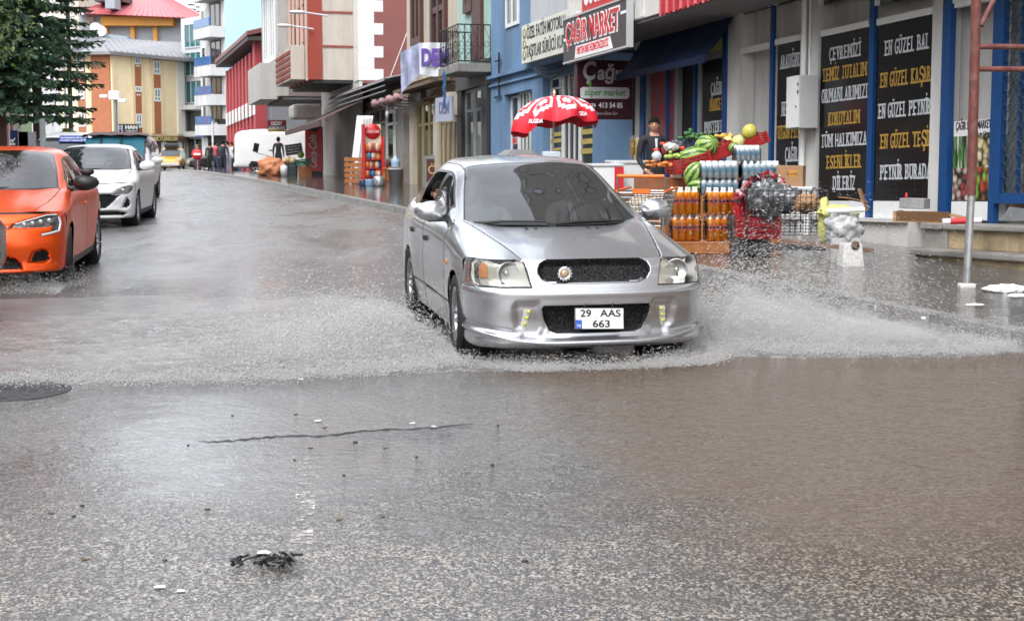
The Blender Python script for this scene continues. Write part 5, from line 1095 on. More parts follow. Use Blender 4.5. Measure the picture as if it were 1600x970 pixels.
sp = dict(step=.0085, nose=NR, nose_end=.455, plan=3.1, w=.838, wheels=(.80, 3.24), wz=.285, arch=.318, side_from=2.6, cowl=(1.12, .87),
  nose_shape=[lip, recess(LEDR, .022, .05), recess(INT, .075, .008), recess(SLOT, .06, .012), recess(HL, .018, .010), groove([(.80, .547), (.84, .545), (.86, .545)], .004, .006, 'xz', lambda P, X, Z: (X > .78))],
  nose_labels=[('seam', lambda lx, lz, sx, sy: (sdf_line(lx, lz, [(.80, .547), (.90, .545)]) < .004) | ((sdf_poly(lx, lz, HL) < .008)) | (sdf_poly(lx, lz, SLOT) < .0125) | (sdf_poly(lx, lz, INT) < .0085)), ('fender_nose', lambda lx, lz, sx, sy: (lx > .8) & (lz > .552) & (sdf_poly(lx, lz, HL) > .008)), ('headlight#L', lambda lx, lz, sx, sy: (sdf_poly(lx, lz, HL) < -.001) & (sx < 0)), ('headlight#R', lambda lx, lz, sx, sy: (sdf_poly(lx, lz, HL) < -.001) & (sx > 0)),
               ('grille', lambda lx, lz, sx, sy: sdf_poly(lx, lz, SLOT) < .005), ('lower_grille', lambda lx, lz, sx, sy: sdf_poly(lx, lz, INT) < .004), ('light_strip#L', lambda lx, lz, sx, sy: (sdf_poly(lx, lz, LEDP) < 0) & (sx < 0)), ('light_strip#R', lambda lx, lz, sx, sy: (sdf_poly(lx, lz, LEDP) < 0) & (sx > 0))],
  body=[('t', 0.0, [(0, .5, .812), (0, 1.12, .885), (0, 1.7, .86), (0, 2.4, .86), (0, 3.2, .9), (0, 3.8, .93), (0, 4.10, .90), (0, 4.16, .68)]),
        ('t', .40, [(.40, .52, .812), (.42, 1.16, .885), (.42, 1.7, .86), (.42, 2.4, .86), (.42, 3.2, .9), (.42, 3.8, .93), (.40, 4.09, .90), (.4, 4.16, .68)]),
        ('t', 1.02, [(.745, .80, .828), (.752, 1.22, .893), (.768, 1.7, .912), (.772, 2.4, .928), (.772, 3.2, .948), (.735, 3.8, .958), (.66, 4.06, .93), (.6, 4.14, .69)]),
        ('s', .72, [(.812, .80, .775), (.818, 1.2, .815), (.824, 1.7, .832), (.827, 2.4, .846), (.825, 3.2, .862), (.79, 3.8, .87), (.72, 4.09, .85), (.66, 4.16, .68)]),
        ('s', .60, [(.842, .80, .64), (.838, 1.2, .66), (.838, 1.7, .665), (.838, 2.4, .67), (.842, 3.2, .68), (.81, 3.8, .68), (.74, 4.12, .66), (.70, 4.17, .60)]),
        ('s', .40, [(.845, .80, .42), (.838, 1.2, .42), (.836, 1.7, .42), (.836, 2.4, .42), (.845, 3.2, .42), (.81, 3.85, .42), (.74, 4.14, .42), (.70, 4.18, .42)]),
        ('s', .14, [(.80, .80, .15), (.80, 1.2, .15), (.80, 1.7, .15), (.80, 2.4, .15), (.80, 3.2, .15), (.77, 3.9, .2), (.7, 4.12, .22), (.66, 4.16, .25)])],
  body_shape=[lambda B, u, v, N: groove([(.47, .10), (.505, .22), (.575, .60), (.655, 1.05), (.690, 1.30)], .0045, .008, 'xy')(B, None, None, N) if True else B,
              lambda B, u, v, N: groove([(1.30, .88), (1.27, .60), (1.30, .16)], .004, .006, 'yz', lambda P, X, Z: v > 2.3)(B, None, None, N),
              lambda B, u, v, N: groove([(2.36, .95), (2.36, .16)], .004, .006, 'yz', lambda P, X, Z: v > 2.3)(B, None, None, N),
              lambda B, u, v, N: groove([(1.13, .335), (2.9, .345)], .009, .008, 'yz', lambda P, X, Z: v > 2.3)(B, None, None, N)],
  body_labels=[('hood', lambda C, u, v: (sdf_poly(np.abs(C[..., 0]), C[..., 1], [(-.2, 0), (.47, .05), (.505, .22), (.575, .60), (.655, 1.05), (.685, 1.30), (-.2, 1.30)]) < 0)),
               ('front_door', lambda C, u, v: (v > 2.35) & (C[..., 1] > 1.285) & (C[..., 1] < 2.36)), ('rear_door', lambda C, u, v: (v > 2.35) & (C[..., 1] > 2.36) & (C[..., 1] < 3.05) & (C[..., 2] > .2)),
               ('seam', near_line([(.47, .10), (.505, .22), (.575, .60), (.655, 1.05), (.690, 1.30)], 'xy', .0048, lambda C, u, v: v < 2.2)), ('seam', near_line([(1.30, .88), (1.27, .60), (1.30, .16)], 'yz', .004, lambda C, u, v: v > 2.3)), ('seam', near_line([(2.36, .95), (2.36, .16)], 'yz', .004, lambda C, u, v: v > 2.3)), ('seam', near_line([(1.13, .335), (2.9, .345)], 'yz', .0065, lambda C, u, v: v > 2.3)),
               ('', lambda C, u, v: (np.abs(C[..., 0]) < .70) & (C[..., 1] > 1.36) & (C[..., 1] < 3.6) & (C[..., 2] > .7) & (v < 2.0))],
  house=[[(0, 1.12, .885), (0, 1.56, 1.132), (0, 1.98, 1.335), (0, 2.6, 1.392), (0, 3.2, 1.352), (0, 3.95, .95)],
         [(.38, 1.15, .888), (.34, 1.58, 1.130), (.31, 2.0, 1.327), (.31, 2.6, 1.382), (.31, 3.2, 1.342), (.34, 3.94, .95)],
         [(.690, 1.29, .900), (.618, 1.70, 1.112), (.548, 2.08, 1.285), (.555, 2.6, 1.332), (.545, 3.2, 1.292), (.58, 3.89, .95)],
         [(.722, 1.33, .902), (.655, 1.76, 1.092), (.592, 2.13, 1.250), (.600, 2.6, 1.288), (.592, 3.2, 1.245), (.64, 3.84, .955)],
         [(.766, 1.30, .900), (.770, 1.75, .913), (.772, 2.15, .922), (.772, 2.6, .931), (.770, 3.2, .947), (.735, 3.8, .958)]],
  house_shape=[lambda P, u, v, N: P - N * (.006 * sstep(.035, .02, np.abs(v - 2.02)) * sstep(1.9, 2.0, u))[..., None], lambda P, u, v, N: P + N * (.012 * np.sin(np.clip((v - 3) * np.pi, 0, np.pi)))[..., None]],
  house_labels=house_labels(2.0, (1.50, 3.42), 4.75, [(1.52, 2.30), (2.40, 3.06), (3.10, 3.40)], 3.93) + [('roof_trim', lambda C, u, v: (np.abs(v - 2.02) < .035) & (u > 1.95) & (u < 4.6))],
  mats={'bumper': SLV, 'fender_nose': SLV, 'body': SLV, 'hood': SLV, 'front_door': SLV, 'rear_door': SLV, 'roof': SLV, 'seam': SEAM, 'grille': GRILLE, 'lower_grille': GRILLE, 'headlight#L': mat('lamp reflector', (.36, .35, .31), .6, .0, spec=.2), 'headlight#R': MATS['lamp reflector'], 'light_strip#L': mat('lamp strip white', (.62, .62, .58), .4), 'light_strip#R': MATS['lamp strip white'],
        'windscreen_trim': mat('black glass edge', (.010, .010, .011), .12), 'windscreen': CARGL, 'window_frame': mat('black window frame', (.014, .014, .015), .35), 'side_window#0': CARGLS, 'side_window#1': CARGLS, 'side_window#2': CARGLS, 'rear_window': CARGLS, 'roof_trim': mat('roof gutter trim', (.06, .06, .062), .4)},
  drop=('side_window#1~L',))
res = hatchback(T, sp)
def nose_pt(sp, x, z, out=0.0):
    rows = np.array(sp['nose'], float); r = spl(rows, [np.interp(z, rows[:, 0], np.arange(len(rows)))])[0]; n_ = sp.get('plan', 3.0)
    return Vector((x, r[1] + (sp['nose_end'] - r[1]) * (1 - max(0, 1 - (abs(x) / r[2]) ** n_) ** (1 / n_)) - out, z))
AMBER = mat('amber lens', (.50, .20, .07), .15, spec=.8); LENSW = mat('lamp bowl', (.42, .43, .42), .3, .6)
for s_, nm in ((-1, 'headlight#L'), (1, 'headlight#R')):
    h = res[nm]
    mb = MB(); c = nose_pt(sp, s_ * .60, .640, -.026); Mb = Matrix.Translation(c) @ Matrix.Rotation(R(90), 4, 'X') @ Matrix.Rotation(R(-14) * s_, 4, 'Y')
    mb.lathe([(0, -.02), (.03, -.015), (.058, .012), (.07, .045), (.074, .05), (.078, .045)], 24, Mb); mb.sph((0, 0, .01), .024, 10, 6, Mb); ob('reflector_bowl', mb, LENSW, h)
    mb = MB(); P = [[nose_pt(sp, s_ * x, z, -.011) for x in np.linspace(.715, .765, 8)] for z in np.linspace(.605, .70, 5)]; mb.grid(P); ob('indicator', mb, AMBER, h)
    pl = np.array(HL); g_ = []; mb = MB()
    zs = np.linspace(.552, .73, 15); 
    for z in zs:
        xs_ = np.linspace(.445 + .04 * (z - .55) / .16, .792 - (.02 if z > .70 or z < .57 else 0), 31); g_.append([nose_pt(sp, s_ * x, z, .002) for x in xs_])
    mb.grid(g_ if s_ < 0 else [r[::-1] for r in g_]); ob('lens', mb, LAMPGL, h)
    mb = MB(); ld = mat('yellow light dot', (.55, .50, .06), .2)
    for k in range(3): p = nose_pt(sp, s_ * (.462 + .011 * k), .385 - .042 * k, -.012); mb.lathe([(0, .012), (.010, .010), (.013, 0)], 12, Matrix.Translation(p) @ Matrix.Rotation(R(90), 4, 'X'))
    ob('light_dot', mb, ld, res['light_strip#' + ('L' if s_ < 0 else 'R')])
# number plate
PLW = mat('plate white', (.74, .74, .73), .35)
def plate(T, M, lines, w_=.34, h_=.145):
    p = ob('number_plate', MB(M).box(-w_ / 2, w_ / 2, 0, .008, -h_ / 2, h_ / 2), PLW, T, bevel=.004)
    PM = M @ Matrix(((1, 0, 0, 0), (0, 0, -1, -.001), (0, 1, 0, 0), (0, 0, 0, 1)))
    for s, x, y, h, wd in lines: ob('plate_lettering', MB(PM).text(s, h, Matrix.Translation((x, y, 0)), w=wd, depth=.0015, bold=.02), BLACK, p)
    mb = MB(PM); e = .004
    for a in ((-w_ / 2, w_ / 2, h_ / 2 - e, h_ / 2), (-w_ / 2, w_ / 2, -h_ / 2, -h_ / 2 + e), (w_ / 2 - e, w_ / 2, -h_ / 2, h_ / 2), (-w_ / 2, -w_ / 2 + e, -h_ / 2, h_ / 2)): mb.box(a[0], a[1], a[2], a[3], .0005, .002)
    ob('plate_edge', mb, BLACK, p)
    b = ob('country_band', MB(PM).box(-w_ / 2 + .005, -w_ / 2 + .048, -h_ / 2 + .005, -.01, .0006, .002), mat('plate blue', (.02, .09, .45), .4), p)
    ob('country_letters', MB(PM).text('TR', .018, Matrix.Translation((-w_ / 2 + .026, -h_ / 2 + .014, .002)), w=.03, depth=.001), PLW, b)
plate(T, Matrix.Translation((.012, -.012, .335)) @ Matrix.Rotation(R(-8), 4, 'X') @ Matrix.Rotation(R(1.5), 4, 'Y'), [('29', -.095, .012, .046, .075), ('AAS', .075, .012, .046, .145), ('663', .012, -.058, .046, .12)])
mb = MB()
for x in (-.09, .10): mb.tube([(x, -.02, .41), (x, -.01, .43), (x + .05, .03, .435)], .004, 5)
ob('plate_bracket', mb, BLACK, T)
p = nose_pt(sp, -.205, .632, -.02); Mb = Matrix.Translation(p) @ Matrix.Rotation(R(90), 4, 'X'); bd = bpy.data.objects.new('grille_badge', None); link(bd, T)
mb = MB(Mb); mb.lathe([(0, .012), (.022, .012), (.028, .006)], 20); ob('badge_centre', mb, mat('badge gold', (.50, .36, .22), .35, .4), bd)
mb = MB(Mb); mb.lathe([(.028, .004), (.036, .016), (.046, .004)], 24)
for k in range(14): a = 2 * math.pi * k / 14; mb.box(.040, .051, -.005, .005, .002, .008, M=Matrix.Rotation(a, 4, 'Z'))
ob('badge_ring', mb, CHROME, bd)
# mirrors, wipers, handles, side lamps, jets
def car_mirror(T, x, y, z, s_, shell, rz=0, sc=1.0):
    m_ = bpy.data.objects.new('door_mirror', None); link(m_, T)
    def f(q): q.y = q.y if q.y < 0 else q.y * .45; q.z = q.z * (1 - .12 * q.x * s_ / .12); return q
    mb = MB(Matrix.Translation((x, y, z))); mb.sph((0, 0, 0), (.125 * sc, .085 * sc, .078 * sc), 24, 14, f=f); ob('mirror_shell', mb, shell, m_)
    mb = MB(); mb.cbox((x, y + .042 * sc, z), (.20 * sc, .006, .12 * sc)); ob('mirror_glass', mb, CHROME, m_, bevel=.002)
    mb = MB(); mb.tube([(x - s_ * .08, y + .01, z - .04), (x - s_ * .15, y + .02, z - .07), (x - s_ * .21, y + .05, z - .05)], [.03, .028, .03], 8); mb.cbox((x - s_ * .06, y + .005, z - .065 * sc), (.16, .07, .03)); ob('mirror_foot', mb, BLACK, m_)
    return m_
for s_ in (-1, 1): car_mirror(T, s_ * .90, 1.52, .985, s_, SLV)
def wipers(T, pts):
    for a, b in pts:
        a, b = Vector(a), Vector(b); mb = MB(); mb.tube([a, a.lerp(b, .35) + Vector((0, -.008, .012)), b], [.014, .010, .006], 6); mb.cbox(a, (.05, .05, .03)); ob('wiper', mb, BLACK, T)
wipers(T, [((-.05, 1.10, .895), (.55, 1.21, .915)), ((-.60, 1.20, .905), (-.08, 1.13, .92))])
ob('cowl_strip', MB().grid([[(x, 1.115 + .17 * (abs(x) / .69) ** 2 + dy, .888 + .012 * (abs(x) / .69) + dz) for x in np.linspace(-.69, .69, 21)] for dy, dz in ((-.035, .001), (.0, .010), (.05, .022))]), BLACK, T)
for s_ in (-1, 1):
    for y, z, d in ((2.20, .735, 'front_door'), (2.98, .755, 'rear_door')): ob('handle', MB().cbox((s_ * .842, y, z), (.03, .13, .045)), BLACK, sd(res, d, s_), bevel=.01)
    mb = MB(); mb.sph((s_ * .838, 1.13, .632), (.014, .035, .024), 10, 6); ob('side_indicator', mb, AMBER, T)
    for x in (.20, .27): ob('washer_jet', MB().cbox((s_ * x, .98, .876), (.02, .02, .012)), BLACK, res['hood'])
    for wy, tn in ((.80, R(-3)), (3.24, 0)): wheel(T, s_ * .752, wy, .285, .288, .185, s_, turn=tn)

# ---------------------------------------------------------------- orange hatchback at the left edge
ORP = paint('orange paint', (.88, .085, .0), .45, .3, dirt=(.3, .09, .03), damt=.12, coat=.22)
T = thing('orange_hatchback', 'bright orange hatchback with black mirror and C shaped lamps, waiting at the left', 'car', (-5.42, 13.3, 0), .19)
OHL = [(.40, .668), (.46, .690), (.60, .735), (.72, .772), (.80, .785), (.845, .765), (.862, .70), (.858, .60), (.80, .575), (.70, .560), (.70, .578), (.78, .60), (.80, .655), (.70, .640), (.52, .638), (.44, .645)]
OGR = [(-.1, .60), (.36, .63), (.42, .648), (.42, .675), (.30, .665), (-.1, .650)]
OIN = [(-.1, .225), (.52, .225), (.50, .29), (.44, .345), (.34, .37), (-.1, .37)]
OFG = [(.58, .30), (.73, .29), (.765, .32), (.755, .40), (.70, .425), (.62, .40)]
NR2 = [(.19, .05, .85), (.215, .0, .872), (.24, .01, .878), (.30, .03, .885), (.38, .012, .892), (.46, .0, .896), (.56, .015, .897), (.63, .04, .895), (.70, .065, .89), (.76, .10, .88), (.80, .15, .862)]
H2 = [(-.2, 0), (.42, .02), (.62, .22), (.70, .60), (.735, 1.0), (.735, 1.28), (-.2, 1.28)]
sp2 = dict(step=.013, nose=NR2, nose_end=.52, plan=2.9, w=.895, wheels=(.84, 3.42), wz=.315, arch=.352, side_from=2.6, cowl=(1.10, .99),
  nose_shape=[recess(OIN, .06, .01), recess(OFG, .05, .012), recess(OGR, .035, .008), recess(OHL, .02, .006)],
  nose_labels=[('grille', inpoly(OGR, -.004)), ('lower_grille', inpoly(OIN, -.006)), ('fog_grille', inpoly(OFG, -.006)), ('headlight', inpoly(OHL, -.002)), ('chrome_strip', lambda lx, lz, sx, sy: (np.abs(lz - (.655 + .02 * lx)) < .012) & (lx < .42)), ('seam', lambda lx, lz, sx, sy: (np.abs(lz - .79 - .0 * lx) < .006) & (lx < .72))],
  body=[('t', 0.0, [(0, .55, .915), (0, 1.10, 1.0), (0, 1.7, .98), (0, 2.4, .98), (0, 3.3, 1.0), (0, 3.8, 1.0), (0, 3.98, .95), (0, 4.04, .7)]),
        ('t', .45, [(.44, .57, .905), (.46, 1.14, .995), (.46, 1.7, .98), (.46, 2.4, .98), (.46, 3.3, 1.0), (.46, 3.8, 1.0), (.44, 3.97, .95), (.44, 4.03, .7)]),
        ('t', 1.05, [(.79, .84, .895), (.80, 1.22, .965), (.80, 1.7, .985), (.80, 2.4, 1.0), (.78, 3.3, 1.03), (.74, 3.8, 1.04), (.68, 3.95, .98), (.62, 4.0, .7)]),
        ('s', .78, [(.880, .84, .83), (.872, 1.22, .875), (.866, 1.7, .89), (.868, 2.4, .90), (.880, 3.3, .93), (.83, 3.8, .93), (.75, 3.96, .9), (.68, 4.0, .7)]),
        ('s', .60, [(.905, .84, .68), (.892, 1.22, .68), (.882, 1.7, .68), (.885, 2.4, .70), (.905, 3.3, .70), (.86, 3.8, .70), (.78, 4.0, .70), (.72, 4.02, .6)]),
        ('s', .40, [(.905, .84, .46), (.872, 1.22, .42), (.865, 1.7, .42), (.868, 2.4, .42), (.90, 3.3, .44), (.86, 3.8, .45), (.78, 4.02, .45), (.72, 4.04, .44)]),
        ('s', .20, [(.86, .84, .2), (.862, 1.22, .19), (.86, 1.7, .19), (.86, 2.4, .19), (.86, 3.3, .2), (.82, 3.85, .24), (.74, 4.0, .26), (.7, 4.02, .28)])],
  body_shape=[], body_labels=[('hood', lambda C, u, v: sdf_poly(np.abs(C[..., 0]), C[..., 1], H2) < 0), ('front_door', lambda C, u, v: (v > 2.35) & (C[..., 1] > 1.32) & (C[..., 1] < 2.42) & (C[..., 2] > .24)), ('rear_door', lambda C, u, v: (v > 2.35) & (C[..., 1] > 2.43) & (C[..., 1] < 3.12) & (C[..., 2] > .24)),
               ('seam', near_line([(.42, .05), (.62, .22), (.70, .60), (.735, 1.0), (.74, 1.28)], 'xy', .006, lambda C, u, v: v < 2.2)), ('seam', near_line([(1.31, 1.0), (1.30, .2)], 'yz', .006, lambda C, u, v: v > 2.3)), ('seam', near_line([(2.425, 1.0), (2.425, .2)], 'yz', .006, lambda C, u, v: v > 2.3)), ('sill_trim', lambda C, u, v: (v > 2.6) & (C[..., 2] < .255) & (C[..., 1] > 1.2) & (C[..., 1] < 3.1)),
               ('', lambda C, u, v: (np.abs(C[..., 0]) < .72) & (C[..., 1] > 1.4) & (C[..., 1] < 3.6) & (C[..., 2] > .8) & (v < 2.0))],
  house=[[(0, 1.06, .998), (0, 1.52, 1.235), (0, 1.95, 1.405), (0, 2.5, 1.445), (0, 3.2, 1.405), (0, 3.9, 1.03)],
         [(.40, 1.10, .998), (.37, 1.55, 1.232), (.34, 1.98, 1.398), (.34, 2.5, 1.437), (.34, 3.2, 1.395), (.36, 3.89, 1.03)],
         [(.735, 1.27, .995), (.665, 1.70, 1.205), (.59, 2.08, 1.350), (.60, 2.5, 1.385), (.58, 3.2, 1.335), (.60, 3.85, 1.04)],
         [(.765, 1.32, .985), (.705, 1.77, 1.180), (.64, 2.13, 1.315), (.65, 2.5, 1.345), (.63, 3.2, 1.295), (.67, 3.80, 1.045)],
         [(.80, 1.28, .97), (.80, 1.75, .987), (.80, 2.15, .995), (.80, 2.5, 1.003), (.785, 3.2, 1.025), (.74, 3.8, 1.04)]],
  house_shape=[], house_labels=house_labels(2.0, (1.52, 3.30), 4.5, [(1.55, 2.36), (2.46, 3.10)], 3.93),
  mats={'bumper': ORP, 'body': ORP, 'hood': ORP, 'front_door': ORP, 'rear_door': ORP, 'roof': ORP, 'seam': SEAM, 'grille': GRILLE, 'lower_grille': GRILLE, 'fog_grille': GRILLE, 'sill_trim': BLACK, 'headlight': mat('smoked lamp', (.16, .165, .17), .12, .6), 'chrome_strip': CHROME,
        'windscreen_trim': MATS['black glass edge'], 'windscreen': glass('dark car glass', ior=2.0, tint=(.22, .26, .25), film=(.12, .15, .15), famt=.06), 'window_frame': MATS['black window frame'], 'side_window#0': CARGLS, 'side_window#1': CARGLS, 'rear_window': CARGLS})
r2 = hatchback(T, sp2)
for s_ in (-1, 1):
    mb = MB()
    pts = [(.845, .745), (.862, .68), (.85, .60), (.79, .585), (.70, .567)]
    mb.tube([nose_pt(sp2, s_ * x, z, -.004) for x, z in pts], .014, 6); mb.tube([nose_pt(sp2, s_ * x, z, -.004) for x, z in ((.46, .683), (.60, .725), (.74, .765), (.83, .765))], .008, 6)
    ob('daylight_strip', mb, mat('white lamp strip', (.55, .56, .57), .25), sd(r2, 'headlight', s_))
    for k in range(4): ob('lamp_cell', MB().sph(nose_pt(sp2, s_ * (.54 + .075 * k), .675 + .012 * k, -.012), (.026, .014, .026), 10, 6), LENSW, sd(r2, 'headlight', s_))
    m_ = car_mirror(T, s_ * .985, 1.52, 1.055, s_, BLACK, sc=1.12)
    if s_ > 0: mb = MB(); mb.sph((1.0, 1.52, 1.175), (.075, .03, .042), 12, 8); mb.tube([(1.0, 1.52, 1.13), (1.0, 1.52, 1.16)], .012, 6); ob('blind_spot_mirror', mb, BLACK, m_)
    for y, z, d in ((2.28, .80, 'front_door'), (3.03, .83, 'rear_door')): ob('handle', MB().cbox((s_ * .885, y, z), (.035, .16, .035)), ORP, sd(r2, d, s_), bevel=.012)
    for wy, tn in ((.84, R(8)), (3.42, 0)): wheel(T, s_ * .80, wy, .315, .318, .195, s_, turn=tn, spokes=5)
wipers(T, [((-.05, 1.06, 1.005), (.58, 1.2, 1.01)), ((-.62, 1.17, 1.0), (-.05, 1.07, 1.02))])
ob('mirror_base', MB().cbox((0, 1.80, 1.315), (.10, .03, .04)), WHITE, T)
# ---------------------------------------------------------------- white hatchback behind it
WHP = paint('white paint', (.86, .865, .865), 0, .3, damt=.12, coat=.4)
T = thing('white_hatchback', 'white hatchback with wide black grille behind the orange car', 'car', (-7.5, 23.3, 0), .15)
WHL = [(.50, .60), (.56, .655), (.70, .715), (.83, .745), (.865, .72), (.85, .64), (.80, .595), (.66, .575)]
WGR = [(-.1, .345), (.42, .345), (.50, .40), (.60, .50), (.66, .565), (.50, .595), (-.1, .60)]
WLO = [(-.1, .20), (.70, .20), (.78, .255), (.60, .30), (-.1, .30)]
WFG = [(.69, .35), (.78, .34), (.83, .40), (.80, .52), (.77, .53)]
NR3 = [(.17, .05, .84), (.20, .0, .862), (.24, .01, .868), (.31, .0, .875), (.40, .012, .882), (.50, .005, .885), (.60, .02, .885), (.68, .06, .88), (.74, .10, .872), (.79, .16, .855)]
sp3 = dict(sp2); sp3.update(step=.02, nose=NR3, nose_shape=[recess(WGR, .05, .01), recess(WLO, .05, .012), recess(WFG, .04, .012)],
  nose_labels=[('grille', inpoly(WGR, -.004)), ('lower_grille', inpoly(WLO, -.004)), ('fog_grille', inpoly(WFG, -.004)), ('headlight', inpoly(WHL)), ('seam', lambda lx, lz, sx, sy: (np.abs(lz - .77) < .008) & (lx < .5))])
m3 = dict(sp2['mats'])
for k in ('bumper', 'body', 'hood', 'front_door', 'rear_door', 'roof'): m3[k] = WHP
m3['windscreen'] = CARGL; m3['headlight'] = mat('clear lamp', (.30, .31, .32), .1, .7); sp3['mats'] = m3
r3 = hatchback(T, sp3)
plate(T, Matrix.Translation((.10, -.01, .41)), [('34 NK 17', .0, -.035, .07, .40)], .50, .115)
for s_ in (-1, 1):
    ob('lamp_cell', MB().sph(nose_pt(sp3, s_ * .70, .655, -.02), (.06, .02, .035), 12, 8), LENSW, sd(r3, 'headlight', s_)); car_mirror(T, s_ * .985, 1.52, 1.06, s_, WHP, sc=1.15)
    for wy in (.84, 3.42): wheel(T, s_ * .80, wy, .315, .318, .195, s_, spokes=5)
wipers(T, [((-.05, 1.06, 1.005), (.58, 1.2, 1.01)), ((-.62, 1.17, 1.0), (-.05, 1.07, 1.02))])
mb = MB(); mb.sph((.37, 2.1, 1.16), (.09, .10, .12), 12, 10); mb.sph((.37, 2.15, .88), (.2, .13, .22), 12, 8); ob('driver_silhouette', mb, mat('dim figure', (.10, .07, .06), .8), T)
# ---------------------------------------------------------------- vans and far cars
def van(name, label, cat, loc, rz, st, W, tap, pnt, wins, wheels, wr, step=.06, lamps=None, bumper=.45, belt=1.0, ex=5.0):
    """st: (y, z bottom, z top, half width); wins: (name, test(y, z, |x|, top))"""
    T = thing(name, label, cat, loc, rz)
    st = np.array(st, float); tu = even(st[:, None, :3] * np.array([1, 1, 1]), step); A = spl(st, tu); n = 72; th = np.linspace(0, 2 * math.pi, n + 1)
    P = np.zeros((len(A), n + 1, 3)); e = 2 / ex
    for i, (y, zb, zt, hw) in enumerate(A):
        c, s = np.cos(th), np.sin(th); z = (zb + zt) / 2 + (zt - zb) / 2 * np.sign(s) * np.abs(s) ** e; x = hw * np.sign(c) * np.abs(c) ** e
        x *= 1 - tap * np.clip((z - belt) / 1.0, 0, 1.5); P[i] = np.stack([x, y + 0 * x, z], -1)
    C = centers(P); Nn = gnorm(P); Nn *= np.sign((Nn * (P - np.array([0, 2.2, .9]))).sum()); Nc = centers(Nn)
    lab = np.full(C.shape[:2], 'body', dtype=object); ax = np.abs(C[..., 0])
    for wy in wheels: lab[(np.hypot(C[..., 1] - wy, C[..., 2] - wr) < wr * 1.12) & (ax > W * .7)] = 'wheel_arch'
    for nm, fn in wins: lab[fn(C[..., 1], C[..., 2], ax, Nc)] = nm
    ms = {'body': pnt, 'wheel_arch': SEAM, 'windscreen': mat('far windscreen', (.03, .036, .038), .06, spec=1.0), 'side_window': mat('far side glass', (.02, .022, .023), .06, spec=1.0), 'trim': BLACK, 'lower_trim': BLACK}
    r = patch_parts(T, P, lab, ms, (0, 2.2, .9))
    y0 = st[0]; mb = MB(); k = 14; rim = P[0][:-1]; c_ = rim.mean(0); mb.add([tuple(p) for p in rim] + [(c_[0], c_[1] - .04, c_[2])], [(i, (i + 1) % len(rim), len(rim)) for i in range(len(rim))], True); rim = P[-1][:-1]; c_ = rim.mean(0); mb.add([tuple(p) for p in rim] + [tuple(c_)], [((i + 1) % len(rim), i, len(rim)) for i in range(len(rim))], True)
    ob('end_panel', mb, pnt, T)
    for wy in wheels:
        for s_ in (-1, 1): wheel(T, s_ * (W - .11), wy, wr, wr, .2, s_, spokes=6, twin=False)
    for s_ in (-1, 1):
        if lamps: y, z, x, w_, h_ = lamps; ob('headlight', MB().cbox((s_ * x, y, z), (w_, .16, h_)), LENSW, T, bevel=.03)
        ob('bumper_corner', MB().cbox((s_ * W * .55, st[0][0] + .02, bumper), (W * .9, .16, .2)), BLACK if cat != 'van' else pnt, T, bevel=.05)
    return T
MINI = [(0, .32, .62, .72), (.06, .26, .84, .82), (.35, .24, .98, .88), (.85, .22, 1.08, .90), (1.0, .22, 1.13, .90), (1.75, .22, 1.72, .90), (2.1, .22, 1.80, .90), (3.8, .22, 1.82, .90), (4.2, .25, 1.78, .88), (4.3, .35, 1.60, .80)]
def mini_wins(y0=1.02, y1=1.72, zt=1.64, side=True):
    L = [('windscreen', lambda y, z, ax, N: (y > y0) & (y < y1) & (ax < .76) & (N[..., 2] > .3)), ('lower_trim', lambda y, z, ax, N: (z < .34))]
    if side: L.append(('side_window', lambda y, z, ax, N: (y > 1.55) & (y < 3.9) & (z > 1.12) & (z < zt - .02) & (np.abs(N[..., 0]) > .6) & (np.abs(y - 2.5) > .05)))
    return L
T = van('white_minivan', 'white minivan with teal cloth behind its windscreen and brown cover on its roof', 'van', (-9.88, 33.0, 0), .17, MINI, .90, .16, WHP, mini_wins(), (.85, 3.5), .32, .05, (.14, .80, .66, .26, .2))
T.scale = (1, 1, .93); mb = MB(); mb.grid([[(x, 1.02 + .62 * k / 8 + .01 * math.sin(x * 5 + k), 1.20 + .54 * k / 8 + .015 * math.sin(x * 9 + k * .4) - .05 * x * x) for x in np.linspace(-.74, .72, 21)] for k in range(9)]); ob('teal_cloth', mb, mat('teal tarpaulin', (.02, .16, .23), .6, var=.25, scale=4), T)
mb = MB()
for x in (-.35, .15): mb.tube([(x, 1.00, 1.19), (x, 1.62, 1.76)], .022, 6)
ob('black_strap', mb, BLACK, T)
mb = MB(); mb.grid([[(x, 1.52 + 1.0 * k / 8, 1.79 + .09 * math.sin(k * .5) * (1 - (abs(x) / .85) ** 4) - (.06 if abs(x) > .8 else 0) + .012 * math.sin(x * 14 + k)) for x in np.linspace(-.86, .84, 25)] for k in range(9)]); ob('roof_cover', mb, mat('brown roof cover', (.15, .105, .105), .75, var=.25, scale=8), T)
for s_ in (-1, 1): car_mirror(T, s_ * 1.05, 1.18, 1.10, s_, WHP, sc=1.25); ob('fog_lamp', MB().cbox((s_ * .66, -.0, .50), (.30, .1, .2)), BLACK, T, bevel=.03)
T = van('banner_minivan', 'white minivan with a blue lettered banner across its windscreen top', 'van', (-12.75, 37.5, 0), .16, MINI, .90, .16, WHP, mini_wins(), (.85, 3.5), .32, .06, (.14, .80, .66, .26, .2))
T.scale = (1, 1, .95); bn = ob('windscreen_banner', MB().add([(-.1, 1.45, 1.56), (.72, 1.45, 1.56), (.70, 1.68, 1.755), (-.1, 1.68, 1.755)], [(0, 1, 2, 3)]), mat('blue banner', (.02, .07, .36), .5), T)
